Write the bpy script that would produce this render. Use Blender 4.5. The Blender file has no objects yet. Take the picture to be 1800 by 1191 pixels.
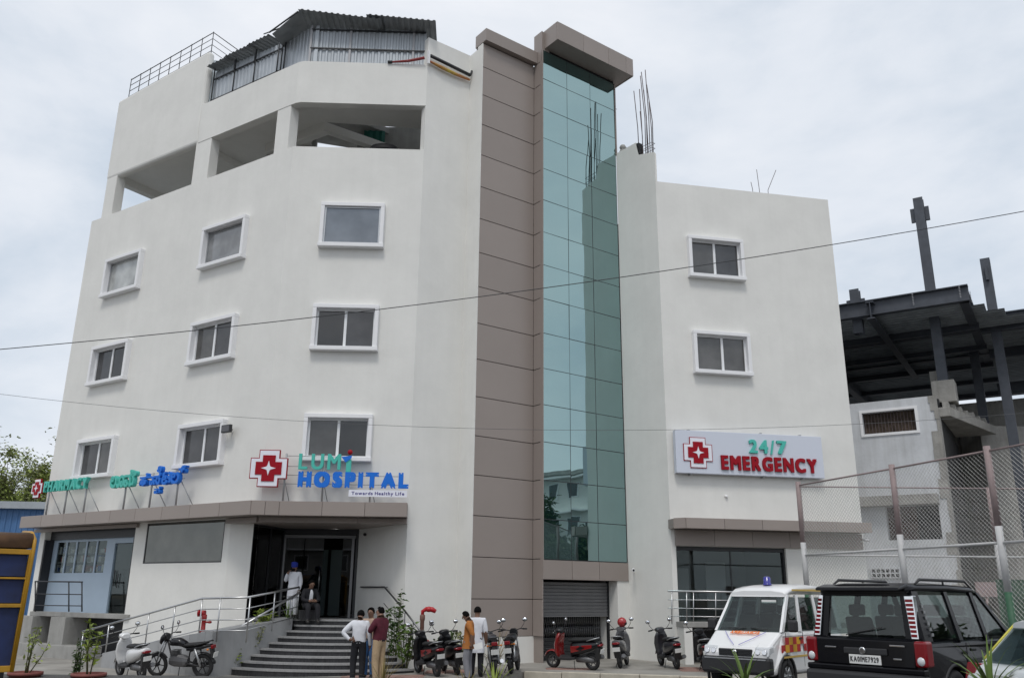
import bpy, bmesh, math, random
from mathutils import Vector, Matrix
R = math.radians
sc = bpy.context.scene
C = sc.collection
# ------------------------------------------------------------------ camera
EYE = 2.1; FPX = 1500.0; TILT = .291; ROLL = .010
cam = bpy.data.cameras.new('camera'); camo = bpy.data.objects.new('camera', cam); C.objects.link(camo)
cam.sensor_width = 36.0; cam.lens = FPX/1800*36; cam.clip_start = .1; cam.clip_end = 3000
_F = Vector((0, math.cos(TILT), math.sin(TILT))); _U = Vector((0, -math.sin(TILT), math.cos(TILT))); _R = Vector((1, 0, 0))
_R2 = _R*math.cos(ROLL)+_U*math.sin(ROLL); _U2 = _U*math.cos(ROLL)-_R*math.sin(ROLL)
camo.matrix_world = Matrix.Translation((0, 0, EYE)) @ Matrix((_R2, _U2, -_F)).transposed().to_4x4()
sc.camera = camo
# ------------------------------------------------------------------ sky: overcast
SUN_EL, SUN_AZ = R(58), R(188)          # azimuth clockwise from +Y (north): behind the camera, a little to the left
w = bpy.data.worlds.new('World'); sc.world = w; w.use_nodes = True
nt = w.node_tree; nt.nodes.clear()
def _n(t, **k):
    n = nt.nodes.new(t)
    for a, b in k.items(): setattr(n, a, b)
    return n
out = _n('ShaderNodeOutputWorld'); bg = _n('ShaderNodeBackground'); sky = _n('ShaderNodeTexSky')
sky.sky_type = 'NISHITA'; sky.sun_disc = False; sky.sun_elevation = SUN_EL; sky.sun_rotation = SUN_AZ
sky.dust_density = 2.0; sky.air_density = 1.0
tc = _n('ShaderNodeTexCoord'); mp = _n('ShaderNodeMapping'); mp.inputs['Scale'].default_value = (1.0, 1.0, 2.2)
nz = _n('ShaderNodeTexNoise'); nz.inputs['Scale'].default_value = 2.1; nz.inputs['Detail'].default_value = 7; nz.inputs['Roughness'].default_value = .56
nz.inputs['Distortion'].default_value = .25
nt.links.new(tc.outputs['Generated'], mp.inputs['Vector']); nt.links.new(mp.outputs[0], nz.inputs['Vector'])
cr = _n('ShaderNodeValToRGB'); el = cr.color_ramp.elements
el[0].position = .30; el[0].color = (5.2, 6.1, 7.15, 1)
el[1].position = .70; el[1].color = (9.3, 9.45, 9.8, 1)
e2 = el.new(.5); e2.color = (7.7, 8.15, 8.8, 1)
nt.links.new(nz.outputs['Fac'], cr.inputs['Fac'])
mx = _n('ShaderNodeMix', data_type='RGBA'); mx.inputs['Factor'].default_value = .90
nt.links.new(sky.outputs[0], mx.inputs['A']); nt.links.new(cr.outputs[0], mx.inputs['B'])
nt.links.new(mx.outputs['Result'], bg.inputs['Color']); bg.inputs['Strength'].default_value = .10
nt.links.new(bg.outputs[0], out.inputs[0])
sun = bpy.data.lights.new('sun', 'SUN'); sun.energy = 1.2; sun.angle = R(15); sun.color = (1, .965, .91)
suno = bpy.data.objects.new('sun', sun); C.objects.link(suno)
_sd = Vector((math.sin(SUN_AZ)*math.cos(SUN_EL), math.cos(SUN_AZ)*math.cos(SUN_EL), math.sin(SUN_EL)))
suno.rotation_euler = _sd.to_track_quat('Z', 'Y').to_euler(); suno.location = (0, -10, 40)
vs = sc.view_settings; vs.view_transform = 'Standard'; vs.look = 'None'; vs.exposure = 0.10; vs.gamma = 1.0; vs.use_curve_mapping = False
sc.cycles.max_bounces = 8; sc.cycles.use_denoising = True
rnd = random.Random(7)
# ------------------------------------------------------------------ points seen in the photo -> real planes
def ray(u, v):
    return _R2*((u-900)/FPX) + _U2*(-(v-595.5)/FPX) + _F
def at_y(u, v, Y):
    d = ray(u, v); t = Y/d.y; return Vector((d.x*t, Y, EYE+d.z*t))
def on_z(u, v, z=0.0):
    d = ray(u, v); t = (z-EYE)/d.z; return Vector((d.x*t, d.y*t, z))
class Frame:                                  # a vertical wall plane: s along it, n out of it, z up
    def __init__(s, p, q):
        s.o = Vector((p[0], p[1], 0)); d = Vector((q[0]-p[0], q[1]-p[1], 0)); s.len = d.length; s.d = d.normalized()
        s.n = Vector((s.d.y, -s.d.x, 0))
    def p(s, a, n, z): return s.o + s.d*a + s.n*n + Vector((0, 0, z))
    def at(s, u, v, n=0.0):                   # pixel -> (s, z) on the plane offset n
        d = ray(u, v); o = s.o + s.n*n; t = (o.dot(s.n))/(Vector((d.x, d.y, 0)).dot(s.n)); P = Vector((0, 0, EYE)) + d*t
        return (P-s.o).dot(s.d), P.z
    def mat(s, a, n, z):                      # local x along wall, y into the wall, z up
        m = Matrix((s.d, -s.n, Vector((0, 0, 1)))).transposed().to_4x4(); m.translation = s.p(a, n, z); return m
# ------------------------------------------------------------------ materials
def _link(t, a, b): t.links.new(a, b)
MATS = {}
def mat(name, col, rough=.6, metal=0, var=0, vscale=3, bump=0, bscale=40, spec=.5, coat=0, col2=None, stretch=None, emit=None, trans=0, streak=0):
    if name in MATS: return MATS[name]
    m = bpy.data.materials.new(name); m.use_nodes = True; t = m.node_tree; b = t.nodes['Principled BSDF']
    c = tuple(col)+(1,)
    b.inputs['Base Color'].default_value = c; b.inputs['Roughness'].default_value = rough; b.inputs['Metallic'].default_value = metal
    b.inputs['Specular IOR Level'].default_value = spec
    if coat: b.inputs['Coat Weight'].default_value = coat; b.inputs['Coat Roughness'].default_value = .04
    if trans: b.inputs['Transmission Weight'].default_value = trans
    if emit: b.inputs['Emission Color'].default_value = tuple(emit[:3])+(1,); b.inputs['Emission Strength'].default_value = emit[3]
    if var or bump or streak:
        tx = t.nodes.new('ShaderNodeTexCoord'); mpn = t.nodes.new('ShaderNodeMapping'); _link(t, tx.outputs['Object'], mpn.inputs[0])
        if stretch: mpn.inputs['Scale'].default_value = stretch
    last = None
    if var or col2:
        n = t.nodes.new('ShaderNodeTexNoise'); n.inputs['Scale'].default_value = vscale; n.inputs['Detail'].default_value = 6; n.inputs['Roughness'].default_value = .62
        _link(t, mpn.outputs[0], n.inputs['Vector'])
        r = t.nodes.new('ShaderNodeValToRGB'); r.color_ramp.elements[0].position = .32; r.color_ramp.elements[1].position = .7
        a = col2 if col2 else tuple(max(0, x*(1-var)) for x in col)
        z = col if col2 else tuple(min(1, x*(1+var)) for x in col)
        r.color_ramp.elements[0].color = tuple(a)+(1,); r.color_ramp.elements[1].color = tuple(z)+(1,)
        _link(t, n.outputs['Fac'], r.inputs['Fac']); last = r.outputs[0]
    if streak:
        m2 = t.nodes.new('ShaderNodeMapping'); m2.inputs['Scale'].default_value = (2.2, 2.2, .16); _link(t, tx.outputs['Object'], m2.inputs[0])
        n2 = t.nodes.new('ShaderNodeTexNoise'); n2.inputs['Scale'].default_value = 1.6; n2.inputs['Detail'].default_value = 8; n2.inputs['Roughness'].default_value = .7
        _link(t, m2.outputs[0], n2.inputs['Vector'])
        r2 = t.nodes.new('ShaderNodeValToRGB'); r2.color_ramp.elements[0].position = .42; r2.color_ramp.elements[1].position = .72
        r2.color_ramp.elements[0].color = (1, 1, 1, 1); r2.color_ramp.elements[1].color = (1-streak, 1-streak*1.02, 1-streak*1.1, 1)
        _link(t, n2.outputs['Fac'], r2.inputs['Fac'])
        mm = t.nodes.new('ShaderNodeMix'); mm.data_type = 'RGBA'; mm.blend_type = 'MULTIPLY'; mm.inputs['Factor'].default_value = 1
        if last is None:
            mm.inputs['A'].default_value = c
        else: _link(t, last, mm.inputs['A'])
        _link(t, r2.outputs[0], mm.inputs['B']); last = mm.outputs['Result']
    if last is not None: _link(t, last, b.inputs['Base Color'])
    if bump:
        n3 = t.nodes.new('ShaderNodeTexNoise'); n3.inputs['Scale'].default_value = bscale; n3.inputs['Detail'].default_value = 5
        _link(t, mpn.outputs[0], n3.inputs['Vector'])
        bn = t.nodes.new('ShaderNodeBump'); bn.inputs['Strength'].default_value = bump; bn.inputs['Distance'].default_value = .02
        _link(t, n3.outputs['Fac'], bn.inputs['Height']); _link(t, bn.outputs[0], b.inputs['Normal'])
    MATS[name] = m; return m
def glass_mat(name, tint, refl, reflcol=(1, 1, 1), wave=0.0, body=None):
    """window glass: tinted see-through (or a solid dark body) under a clear reflection that grows towards grazing"""
    m = bpy.data.materials.new(name); m.use_nodes = True; t = m.node_tree; t.nodes.clear()
    o = t.nodes.new('ShaderNodeOutputMaterial'); mx = t.nodes.new('ShaderNodeMixShader'); g = t.nodes.new('ShaderNodeBsdfGlossy')
    g.inputs['Roughness'].default_value = .01; g.inputs['Color'].default_value = tuple(reflcol)+(1,)
    if body is None:
        a = t.nodes.new('ShaderNodeBsdfTransparent'); a.inputs['Color'].default_value = tuple(tint)+(1,)
    else:
        a = t.nodes.new('ShaderNodeBsdfDiffuse'); a.inputs['Color'].default_value = tuple(body)+(1,)
        tx = t.nodes.new('ShaderNodeTexCoord'); nb_ = t.nodes.new('ShaderNodeTexNoise'); nb_.inputs['Scale'].default_value = 1.3; nb_.inputs['Detail'].default_value = 3
        rb_ = t.nodes.new('ShaderNodeValToRGB'); rb_.color_ramp.elements[0].position = .35; rb_.color_ramp.elements[1].position = .68
        rb_.color_ramp.elements[0].color = tuple(x*.62 for x in body)+(1,); rb_.color_ramp.elements[1].color = tuple(x*1.25 for x in body)+(1,)
        _link(t, tx.outputs['Object'], nb_.inputs['Vector']); _link(t, nb_.outputs['Fac'], rb_.inputs['Fac']); _link(t, rb_.outputs[0], a.inputs['Color'])
    lw0 = t.nodes.new('ShaderNodeLayerWeight'); lw0.inputs['Blend'].default_value = .5
    pw = t.nodes.new('ShaderNodeMath'); pw.operation = 'POWER'; pw.inputs[1].default_value = 5.0; _link(t, lw0.outputs['Facing'], pw.inputs[0])
    lw = t.nodes.new('ShaderNodeMath'); lw.operation = 'MULTIPLY_ADD'; lw.inputs[1].default_value = .94; lw.inputs[2].default_value = .045; _link(t, pw.outputs[0], lw.inputs[0])
    ad = t.nodes.new('ShaderNodeMath'); ad.operation = 'MULTIPLY_ADD'; ad.inputs[1].default_value = 1-refl; ad.inputs[2].default_value = refl
    _link(t, lw.outputs[0], ad.inputs[0]); _link(t, ad.outputs[0], mx.inputs[0]); _link(t, a.outputs[0], mx.inputs[1]); _link(t, g.outputs[0], mx.inputs[2])
    _link(t, mx.outputs[0], o.inputs[0])
    if wave:
        tx = t.nodes.new('ShaderNodeTexCoord'); n3 = t.nodes.new('ShaderNodeTexNoise'); n3.inputs['Scale'].default_value = .9; n3.inputs['Detail'].default_value = 1
        _link(t, tx.outputs['Object'], n3.inputs['Vector'])
        bn = t.nodes.new('ShaderNodeBump'); bn.inputs['Strength'].default_value = wave; bn.inputs['Distance'].default_value = .05
        _link(t, n3.outputs['Fac'], bn.inputs['Height']); _link(t, bn.outputs[0], g.inputs['Normal'])
    MATS[name] = m; return m
M = MATS
mat('plaster', (.755, .748, .715), .85, var=.042, vscale=.85, bump=.22, bscale=5, streak=.03)
mat('plaster_trim', (.82, .82, .83), .6, var=.02, vscale=4)
mat('tan_panel', (.300, .258, .234), .38, var=.025, vscale=.7, spec=.35)
mat('tan_panel_b', (.314, .270, .245), .38, var=.025, vscale=.9, spec=.35)
mat('joint', (.10, .085, .08), .8)
mat('upvc', (.80, .81, .82), .35)
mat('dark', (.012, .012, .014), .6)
mat('black_metal', (.02, .021, .024), .42)
mat('steel', (.50, .505, .51), .32, metal=.95)
mat('concrete', (.34, .335, .32), .9, var=.16, vscale=1.6, bump=.3, bscale=18, streak=.18)
mat('rusty_rebar', (.10, .075, .075), .85, var=.25, vscale=12)
mat('granite', (.028, .028, .031), .42, var=.6, vscale=22, stretch=(1, 1, .25))
mat('granite_edge', (.30, .30, .30), .5, var=.2, vscale=20)
mat('shutter', (.16, .16, .165), .5, var=.1, vscale=2)
mat('teal_letter', (.085, .50, .42), .45, spec=.25)
mat('blue_letter', (.016, .17, .68), .45, spec=.25)
mat('red_letter', (.32, .004, .014), .5, spec=.2)
mat('sign_white', (.80, .81, .88), .35)
mat('navy_letter', (.05, .04, .22), .5)
mat('tin', (.40, .43, .46), .42, metal=.35, var=.10, vscale=1.4, streak=.12)
mat('tin_roof', (.27, .285, .295), .55, metal=.2, var=.18, vscale=1.8, streak=.2)
mat('zinc_post', (.30, .30, .31), .45, metal=.5)
glass_mat('tower_glass', (0, 0, 0), .52, (.54, .75, .755), wave=.06, body=(.012, .036, .036))
glass_mat('pane_dark', (0, 0, 0), .025, (1, 1, 1), wave=.03, body=(.052, .052, .055))
glass_mat('pane_grey', (0, 0, 0), .12, (.85, .92, 1), wave=.03, body=(.105, .115, .128))
glass_mat('pane_black', (0, 0, 0), .03, (1, 1, 1), wave=.03, body=(.022, .021, .02))
glass_mat('pane_dark2', (0, 0, 0), .03, (1, 1, 1), wave=.03, body=(.085, .083, .08))
glass_mat('pane_mid', (0, 0, 0), .08, (1, 1, 1), wave=.03, body=(.22, .225, .23))
glass_mat('pane_pale', (0, 0, 0), .06, (1, 1, 1), wave=.03, body=(.42, .43, .42))
glass_mat('shop_glass', (.74, .77, .77), .0, (.9, 1, 1), wave=.02)
glass_mat('door_glass', (.30, .31, .32), .0, (1, 1, 1), wave=.02)
glass_mat('mirror_glass', (0, 0, 0), .09, (.86, .88, .84), wave=.06, body=(.085, .083, .074))
glass_mat('car_glass', (.66, .72, .71), .0, (.85, .85, .85))
glass_mat('car_glass_dark', (.50, .54, .54), .0, (.7, .7, .7))
# ------------------------------------------------------------------ mesh building
class MB:
    def __init__(s): s.v = []; s.f = []; s.mi = []; s.sm = []
    def add(s, vs, fs, m=0, smooth=False, M4=None):
        k = len(s.v)
        s.v += [tuple(M4 @ Vector(p)) for p in vs] if M4 else [tuple(p) for p in vs]
        for f in fs: s.f.append(tuple(i+k for i in f)); s.mi.append(m); s.sm.append(smooth)
        return s
    def hexa(s, P, m=0):          # 8 corners: bottom ring 0-3, top ring 4-7
        return s.add(P, [(0, 3, 2, 1), (4, 5, 6, 7), (0, 1, 5, 4), (1, 2, 6, 5), (2, 3, 7, 6), (3, 0, 4, 7)], m)
    def box(s, x0, x1, y0, y1, z0, z1, m=0, M4=None):
        P = [(x0, y0, z0), (x1, y0, z0), (x1, y1, z0), (x0, y1, z0), (x0, y0, z1), (x1, y0, z1), (x1, y1, z1), (x0, y1, z1)]
        if M4: P = [M4 @ Vector(p) for p in P]
        return s.hexa(P, m)
    def fbox(s, F, a0, a1, n0, n1, z0, z1, m=0):       # box in a wall frame
        P = [F.p(a, n, z) for z in (z0, z1) for a, n in ((a0, n1), (a1, n1), (a1, n0), (a0, n0))]
        return s.hexa(P, m)
    def quad(s, a, b, c, d, m=0): return s.add([a, b, c, d], [(0, 1, 2, 3)], m)
    def prism(s, poly, z0, z1, m=0, M4=None):          # polygon in xy, counter-clockwise, extruded in z
        n = len(poly); P = [(p[0], p[1], z0) for p in poly]+[(p[0], p[1], z1) for p in poly]
        return s.add(P, [tuple(range(n-1, -1, -1)), tuple(range(n, 2*n))]+[(i, (i+1) % n, (i+1) % n+n, i+n) for i in range(n)], m, M4=M4)
    def sideprism(s, poly, y0, y1, m=0, M4=None):      # polygon in xz extruded in y
        n = len(poly); P = [(p[0], y0, p[1]) for p in poly]+[(p[0], y1, p[1]) for p in poly]
        return s.add(P, [tuple(range(n)), tuple(range(2*n-1, n-1, -1))]+[((i+1) % n, i, i+n, (i+1) % n+n) for i in range(n)], m, M4=M4)
    def tube(s, pts, r, seg=6, m=0, smooth=True, cap=True, M4=None):
        pts = [Vector(p) for p in pts]; n = len(pts); rr = r if isinstance(r, (list, tuple)) else [r]*n
        V = []; up = None
        for i, p in enumerate(pts):
            d = (pts[min(i+1, n-1)]-pts[max(i-1, 0)]).normalized()
            if up is None or abs(up.dot(d)) > .98: up = Vector((0, 0, 1)) if abs(d.z) < .9 else Vector((1, 0, 0))
            a = d.cross(up).normalized(); b = a.cross(d).normalized(); up = b
            for j in range(seg):
                t = 2*math.pi*j/seg; V.append(p+a*(math.cos(t)*rr[i])+b*(math.sin(t)*rr[i]))
        Fc = [(i*seg+j, i*seg+(j+1) % seg, (i+1)*seg+(j+1) % seg, (i+1)*seg+j) for i in range(n-1) for j in range(seg)]
        s.add(V, Fc, m, smooth, M4)
        if cap:
            k = len(s.v)-n*seg
            s.f += [tuple(k+j for j in range(seg-1, -1, -1)), tuple(k+(n-1)*seg+j for j in range(seg))]; s.mi += [m, m]; s.sm += [False, False]
        return s
    def loft(s, secs, m=0, smooth=True, cap=True, M4=None, closed=True):
        n = len(secs[0]); V = [p for q in secs for p in q]; e = n if closed else n-1
        Fc = [(i*n+j, i*n+(j+1) % n, (i+1)*n+(j+1) % n, (i+1)*n+j) for i in range(len(secs)-1) for j in range(e)]
        s.add(V, Fc, m, smooth, M4)
        if cap:
            k = len(s.v)-len(V)
            s.f += [tuple(k+j for j in range(n-1, -1, -1)), tuple(k+(len(secs)-1)*n+j for j in range(n))]; s.mi += [m, m]; s.sm += [False, False]
        return s
    def lathe(s, prof, seg=16, m=0, M4=None, smooth=True, cap=True):   # profile (r, z) turned round z
        return s.loft([[(r*math.cos(2*math.pi*j/seg), r*math.sin(2*math.pi*j/seg), z) for j in range(seg)] for r, z in prof], m, smooth, cap, M4)
    def ball(s, c, rx, ry=None, rz=None, seg=12, rings=8, m=0, M4=None):
        ry = ry or rx; rz = rz or rx
        secs = []
        for i in range(rings+1):
            t = -math.pi/2+math.pi*i/rings; q = max(math.cos(t), .02)
            secs.append([(c[0]+rx*q*math.cos(2*math.pi*j/seg), c[1]+ry*q*math.sin(2*math.pi*j/seg), c[2]+rz*math.sin(t)) for j in range(seg)])
        return s.loft(secs, m, True, True, M4)
    def torus(s, Rr, r, seg=24, sec=8, m=0, M4=None, squash=1.0):      # round the y axis (a wheel standing in xz)
        V = []
        for i in range(seg):
            a = 2*math.pi*i/seg
            for j in range(sec):
                b = 2*math.pi*j/sec; q = Rr+r*math.cos(b); V.append((q*math.cos(a), r*squash*math.sin(b), q*math.sin(a)))
        Fc = [(i*sec+j, ((i+1) % seg)*sec+j, ((i+1) % seg)*sec+(j+1) % sec, i*sec+(j+1) % sec) for i in range(seg) for j in range(sec)]
        return s.add(V, Fc, m, True, M4)
    def build(s, name, mats, parent=None, bevel=0, bseg=2, kind=None):
        me = bpy.data.meshes.new(name); me.from_pydata(s.v, [], s.f)
        for q in (mats if isinstance(mats, (list, tuple)) else [mats]): me.materials.append(M[q] if isinstance(q, str) else q)
        me.polygons.foreach_set('material_index', s.mi); me.polygons.foreach_set('use_smooth', s.sm)
        bm = bmesh.new(); bm.from_mesh(me); bmesh.ops.recalc_face_normals(bm, faces=bm.faces); bm.to_mesh(me); bm.free()
        me.update(); return link(me, name, parent, bevel, bseg, kind)
WORLD = {}
def link(me, name, parent=None, bevel=0, bseg=2, kind=None):
    o = bpy.data.objects.new(name, me); C.objects.link(o)
    if bevel:
        b = o.modifiers.new('bevel', 'BEVEL'); b.width = bevel; b.segments = bseg; b.limit_method = 'ANGLE'; b.angle_limit = R(40)
    if parent is not None:
        o.parent = parent
        if parent.name in WORLD: o.matrix_parent_inverse = Matrix.Translation(-WORLD[parent.name])
    if kind: o['kind'] = kind
    return o
def tag(o, label, cat, group=None):
    o['label'] = label; o['category'] = cat
    if group: o['group'] = group
    return o
def thing(name, label, cat, loc=(0, 0, 0), rz=0, group=None, world=False):
    o = bpy.data.objects.new(name, None); C.objects.link(o); o.location = loc; o.rotation_euler = (0, 0, rz); o.empty_display_size = .2
    if world: WORLD[o.name] = Vector(loc)
    return tag(o, label, cat, group)
def struct(o): o['kind'] = 'structure'; return o
def copy_obj(o, parent):
    c = o.copy(); C.objects.link(c); c.parent = parent
    for ch in o.children: copy_obj(ch, c)
    return c
def wallmesh(mb, F, a0, a1, z0, z1, holes=(), depth=.22, m=0, back=True):
    """a wall face with rectangular holes and their reveals"""
    xs = sorted({a0, a1, *[h[0] for h in holes], *[h[1] for h in holes]}); zs = sorted({z0, z1, *[h[2] for h in holes], *[h[3] for h in holes]})
    xs = [x for x in xs if a0-1e-6 <= x <= a1+1e-6]; zs = [z for z in zs if z0-1e-6 <= z <= z1+1e-6]
    for i in range(len(xs)-1):
        for j in range(len(zs)-1):
            cx, cz = (xs[i]+xs[i+1])/2, (zs[j]+zs[j+1])/2
            if any(h[0] < cx < h[1] and h[2] < cz < h[3] for h in holes): continue
            mb.quad(F.p(xs[i], 0, zs[j]), F.p(xs[i+1], 0, zs[j]), F.p(xs[i+1], 0, zs[j+1]), F.p(xs[i], 0, zs[j+1]), m)
    for h in holes:
        d = h[4] if len(h) > 4 else depth
        a, b, c, e = h[:4]
        mb.quad(F.p(a, 0, c), F.p(a, 0, e), F.p(a, -d, e), F.p(a, -d, c), m); mb.quad(F.p(b, 0, c), F.p(b, -d, c), F.p(b, -d, e), F.p(b, 0, e), m)
        mb.quad(F.p(a, 0, e), F.p(b, 0, e), F.p(b, -d, e), F.p(a, -d, e), m); mb.quad(F.p(a, 0, c), F.p(a, -d, c), F.p(b, -d, c), F.p(b, 0, c), m)
# ================================================================== HOSPITAL: plan
pA, pL, pB, pC, pD, pE, pF, pG, pH, pI = ((-7.2125, 25.0), (-16.698, 31.113), (-2.9675, 25.148), (-1.576, 26.185), (-1.1064, 25.555), (.7027, 26.9035), (.9816, 26.5293), (3.8383, 28.6587), (4.989, 27.115), (11.51, 28.44))
FL, FF, FW, FC, FT, FE, FG, FP, FR = (Frame(a, b) for a, b in ((pL, pA), (pA, pB), (pB, pC), (pC, pD), (pD, pE), (pE, pF), (pF, pG), (pG, pH), (pH, pI)))
ZF = 1.38                                           # ground-floor level
hosp = thing('hospital_building', 'large white plastered hospital building with brown panelled tower and blue-green glass strip', 'building', (0, 27, 0), world=True)
ROWS = ((12.53, 14.10, 12.71, 13.93), (9.15, 10.66, 9.34, 10.50), (5.79, 7.24, 5.98, 7.07))   # outer bottom, outer top, opening bottom, top
LW = [(s0, s1, r) for s0, s1 in ((1.68, 3.88), (7.28, 9.47)) for r in range(3)]
FWN = [(1.08, 3.10, r) for r in range(3)]
_a, _b = FR.at(1210, 485)[0], FR.at(1307, 490)[0]
RW = [(_a, _b, 0), (_a, _b, 1)]
def hole(s0, s1, r, i=.12): return (s0+i, s1-i, ROWS[r][0]+.13, ROWS[r][3], .24)
ent_s = 10.08
mbw = MB()
holesL = [hole(*q) for q in LW] + [(.30, 5.52, -.3, 4.18, .35), (6.12, 9.83, 2.93, 4.16, .05), (ent_s, FL.len, -.3, 4.03, .001)]
wallmesh(mbw, FL, 0, FL.len, -.3, 16.1, holesL)
wallmesh(mbw, FF, 0, FF.len, -.3, 16.1, [hole(*q) for q in FWN] + [(0, FF.len, -.3, 4.03, .001)])
wallmesh(mbw, FW, 0, FW.len, -.3, 20.42); wallmesh(mbw, FC, 0, FC.len, -.3, 20.42)
# parapet tops and inner faces
def capline(F, s0, s1, z, t=.2): mbw.quad(F.p(s0, 0, z), F.p(s1, 0, z), F.p(s1, -t, z), F.p(s0, -t, z)); mbw.quad(F.p(s0, -t, z), F.p(s1, -t, z), F.p(s1, -t, z-1.2), F.p(s0, -t, z-1.2))
capline(FL, 0, FL.len, 16.1); capline(FF, 0, FF.len, 16.1)
mbw.quad(FW.p(0, 0, 16.1), FW.p(0, -.25, 16.1), FW.p(0, -.25, 20.42), FW.p(0, 0, 20.42)); mbw.quad(FW.p(0, -.25, 16.1), FW.p(FW.len+.2, -.25, 16.1), FW.p(FW.len+.2, -.25, 20.42), FW.p(0, -.25, 20.42))
mbw.quad(FW.p(0, 0, 20.42), FW.p(FW.len, 0, 20.42), FW.p(FW.len, -.25, 20.42), FW.p(0, -.25, 20.42))
mbw.quad(FC.p(0, 0, 20.42), FC.p(FC.len, 0, 20.42), FC.p(FC.len, -.25, 20.42), FC.p(0, -.25, 20.42))
mbw.build('wall', 'plaster', hosp)
# right wing
emg_a, emg_b = FR.at(1190, 1000)[0], FR.at(1384, 1000)[0]
mb = MB()
wallmesh(mb, FR, 0, FR.len, -.3, 16.05, [hole(*q) for q in RW] + [(emg_a, emg_b, ZF, 3.60, .25), (FR.at(1217, 1120)[0], FR.at(1300, 1120)[0], -.3, ZF-.12, .6)])
z0 = 17.97
mb.add([FP.p(0, 0, -.3), FP.p(1.926, 0, -.3), FP.p(1.926, 0, 17.2), FP.p(1.16, 0, 17.42), FP.p(1.12, 0, 17.55), FP.p(1.03, 0, z0), FP.p(0, 0, z0)], [tuple(range(7))])
mb.add([FP.p(1.03, 0, z0), FP.p(0, 0, z0), FP.p(0, -.25, z0), FP.p(1.03, -.25, z0), FP.p(1.03, 0, 17.5), FP.p(1.03, -.25, 17.5)], [(0, 1, 2, 3), (0, 3, 5, 4)])
mb.add([FP.p(1.926, 0, 16.0), FR.p(.06, 0, 16.0), FR.p(.06, 0, 17.12), FP.p(1.926, 0, 17.2), FP.p(1.16, 0, 17.42), FP.p(1.16, -.3, 17.4), FR.p(.06, -.3, 17.1), FR.p(.06, -.3, 16.0)], [(0, 1, 2, 3), (3, 2, 6, 5, 4), (1, 7, 6, 2)])
bI = Vector((*pI, 0))+Vector((-.2, .98, 0))*12
mb.quad(FR.p(FR.len, 0, -.3), (bI.x, bI.y, -.3), (bI.x, bI.y, 16.05), FR.p(FR.len, 0, 16.05))
mb.quad(FR.p(0, 0, 16.05), FR.p(FR.len, 0, 16.05), FR.p(FR.len, -.2, 16.05), FR.p(0, -.2, 16.05))
mb.quad(FR.p(0, -.2, 15), FR.p(FR.len, -.2, 15), FR.p(FR.len, -.2, 16.05), FR.p(0, -.2, 16.05))
mb.build('wing_wall', 'plaster', hosp, bevel=0)
# hidden sides and back, roof slabs
bL = FL.p(0, -10.5, 0); mid = Vector((5.5, 43.5, 0))
mb = MB()
for a, b in ((FL.p(0, 0, 0), bL), (bL, mid), (mid, bI)):
    mb.quad((a.x, a.y, -.3), (b.x, b.y, -.3), (b.x, b.y, 15.2), (a.x, a.y, 15.2))
mb.build('rear_wall', 'plaster', hosp)
mb = MB()
mb.prism([(p.x, p.y) for p in (FL.p(.02, -.2, 0), FL.p(FL.len-.02, -.2, 0), FF.p(FF.len, -.2, 0), FW.p(FW.len, -.3, 0), FT.p(FT.len, -.5, 0), FG.p(FG.len, -.5, 0), FR.p(.3, -.3, 0), FR.p(FR.len-.02, -.05, 0), bI, mid, bL)], 14.95, 15.15)
mb.build('roof_slab', 'concrete', hosp)
# ---- top storey: open terrace under a beam, ceiling and tall parapet block
TB = 6.14                                            # tall block ends here along the left wall
zb, zt, zk = 17.75, 19.33, 21.68
mb = MB()
mb.hexa([FL.p(.50, 0, zb), FL.p(TB, 0, zb), FL.p(TB, -.3, zb), FL.p(.50, -.3, zb), FL.p(.50, 0, zk-.32), FL.p(TB, 0, zk), FL.p(TB, -.3, zk), FL.p(.50, -.3, zk-.32)])
mb.build('terrace_block_wall', 'plaster', hosp, bevel=.12, bseg=3)
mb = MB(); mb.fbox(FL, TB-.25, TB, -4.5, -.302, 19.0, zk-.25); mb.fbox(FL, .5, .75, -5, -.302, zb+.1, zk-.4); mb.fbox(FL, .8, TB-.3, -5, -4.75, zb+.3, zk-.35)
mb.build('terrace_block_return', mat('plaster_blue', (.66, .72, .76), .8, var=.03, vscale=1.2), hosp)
mb = MB()
P = [FL.p(TB+.002, 0, 0), FL.p(FL.len-.12, 0, 0), FF.p(.1, 0, 0), FF.p(FF.len+.0, 0, 0)]; Qn = [FL.p(TB+.002, -.3, 0), FL.p(FL.len-.25, -.3, 0), FF.p(.2, -.3, 0), FF.p(FF.len, -.3, 0)]
for i in range(3): mb.hexa([P[i]+Vector((0, 0, zb)), P[i+1]+Vector((0, 0, zb)), Qn[i+1]+Vector((0, 0, zb)), Qn[i]+Vector((0, 0, zb)), P[i]+Vector((0, 0, zt)), P[i+1]+Vector((0, 0, zt)), Qn[i+1]+Vector((0, 0, zt)), Qn[i]+Vector((0, 0, zt))])
mb.build('terrace_beam', 'plaster', hosp)
mb = MB()
mb.prism([(p.x, p.y) for p in (FL.p(.55, -.28, 0), FL.p(FL.len-.2, -.28, 0), FF.p(FF.len+.1, -.28, 0), FW.p(FW.len, -.3, 0), FW.p(FW.len, -1.4, 0), FF.p(.62, -1.78, 0), FL.p(9.2, -2.6, 0), FL.p(TB+1, -6.5, 0), FL.p(.55, -6.5, 0))], zb+.32, zb+.6)
mb.fbox(FL, .55, .85, -6.4, -.3, zb+.02, zb+.33); mb.fbox(FL, .86, 7.0, -6.5, -6.2, zb+.0, zb+.33)
mb.fbox(FL, TB-.6, TB-.3, -6.19, -.3, zb+.05, zb+.325)
mb.build('terrace_ceiling', 'plaster', hosp)
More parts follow.
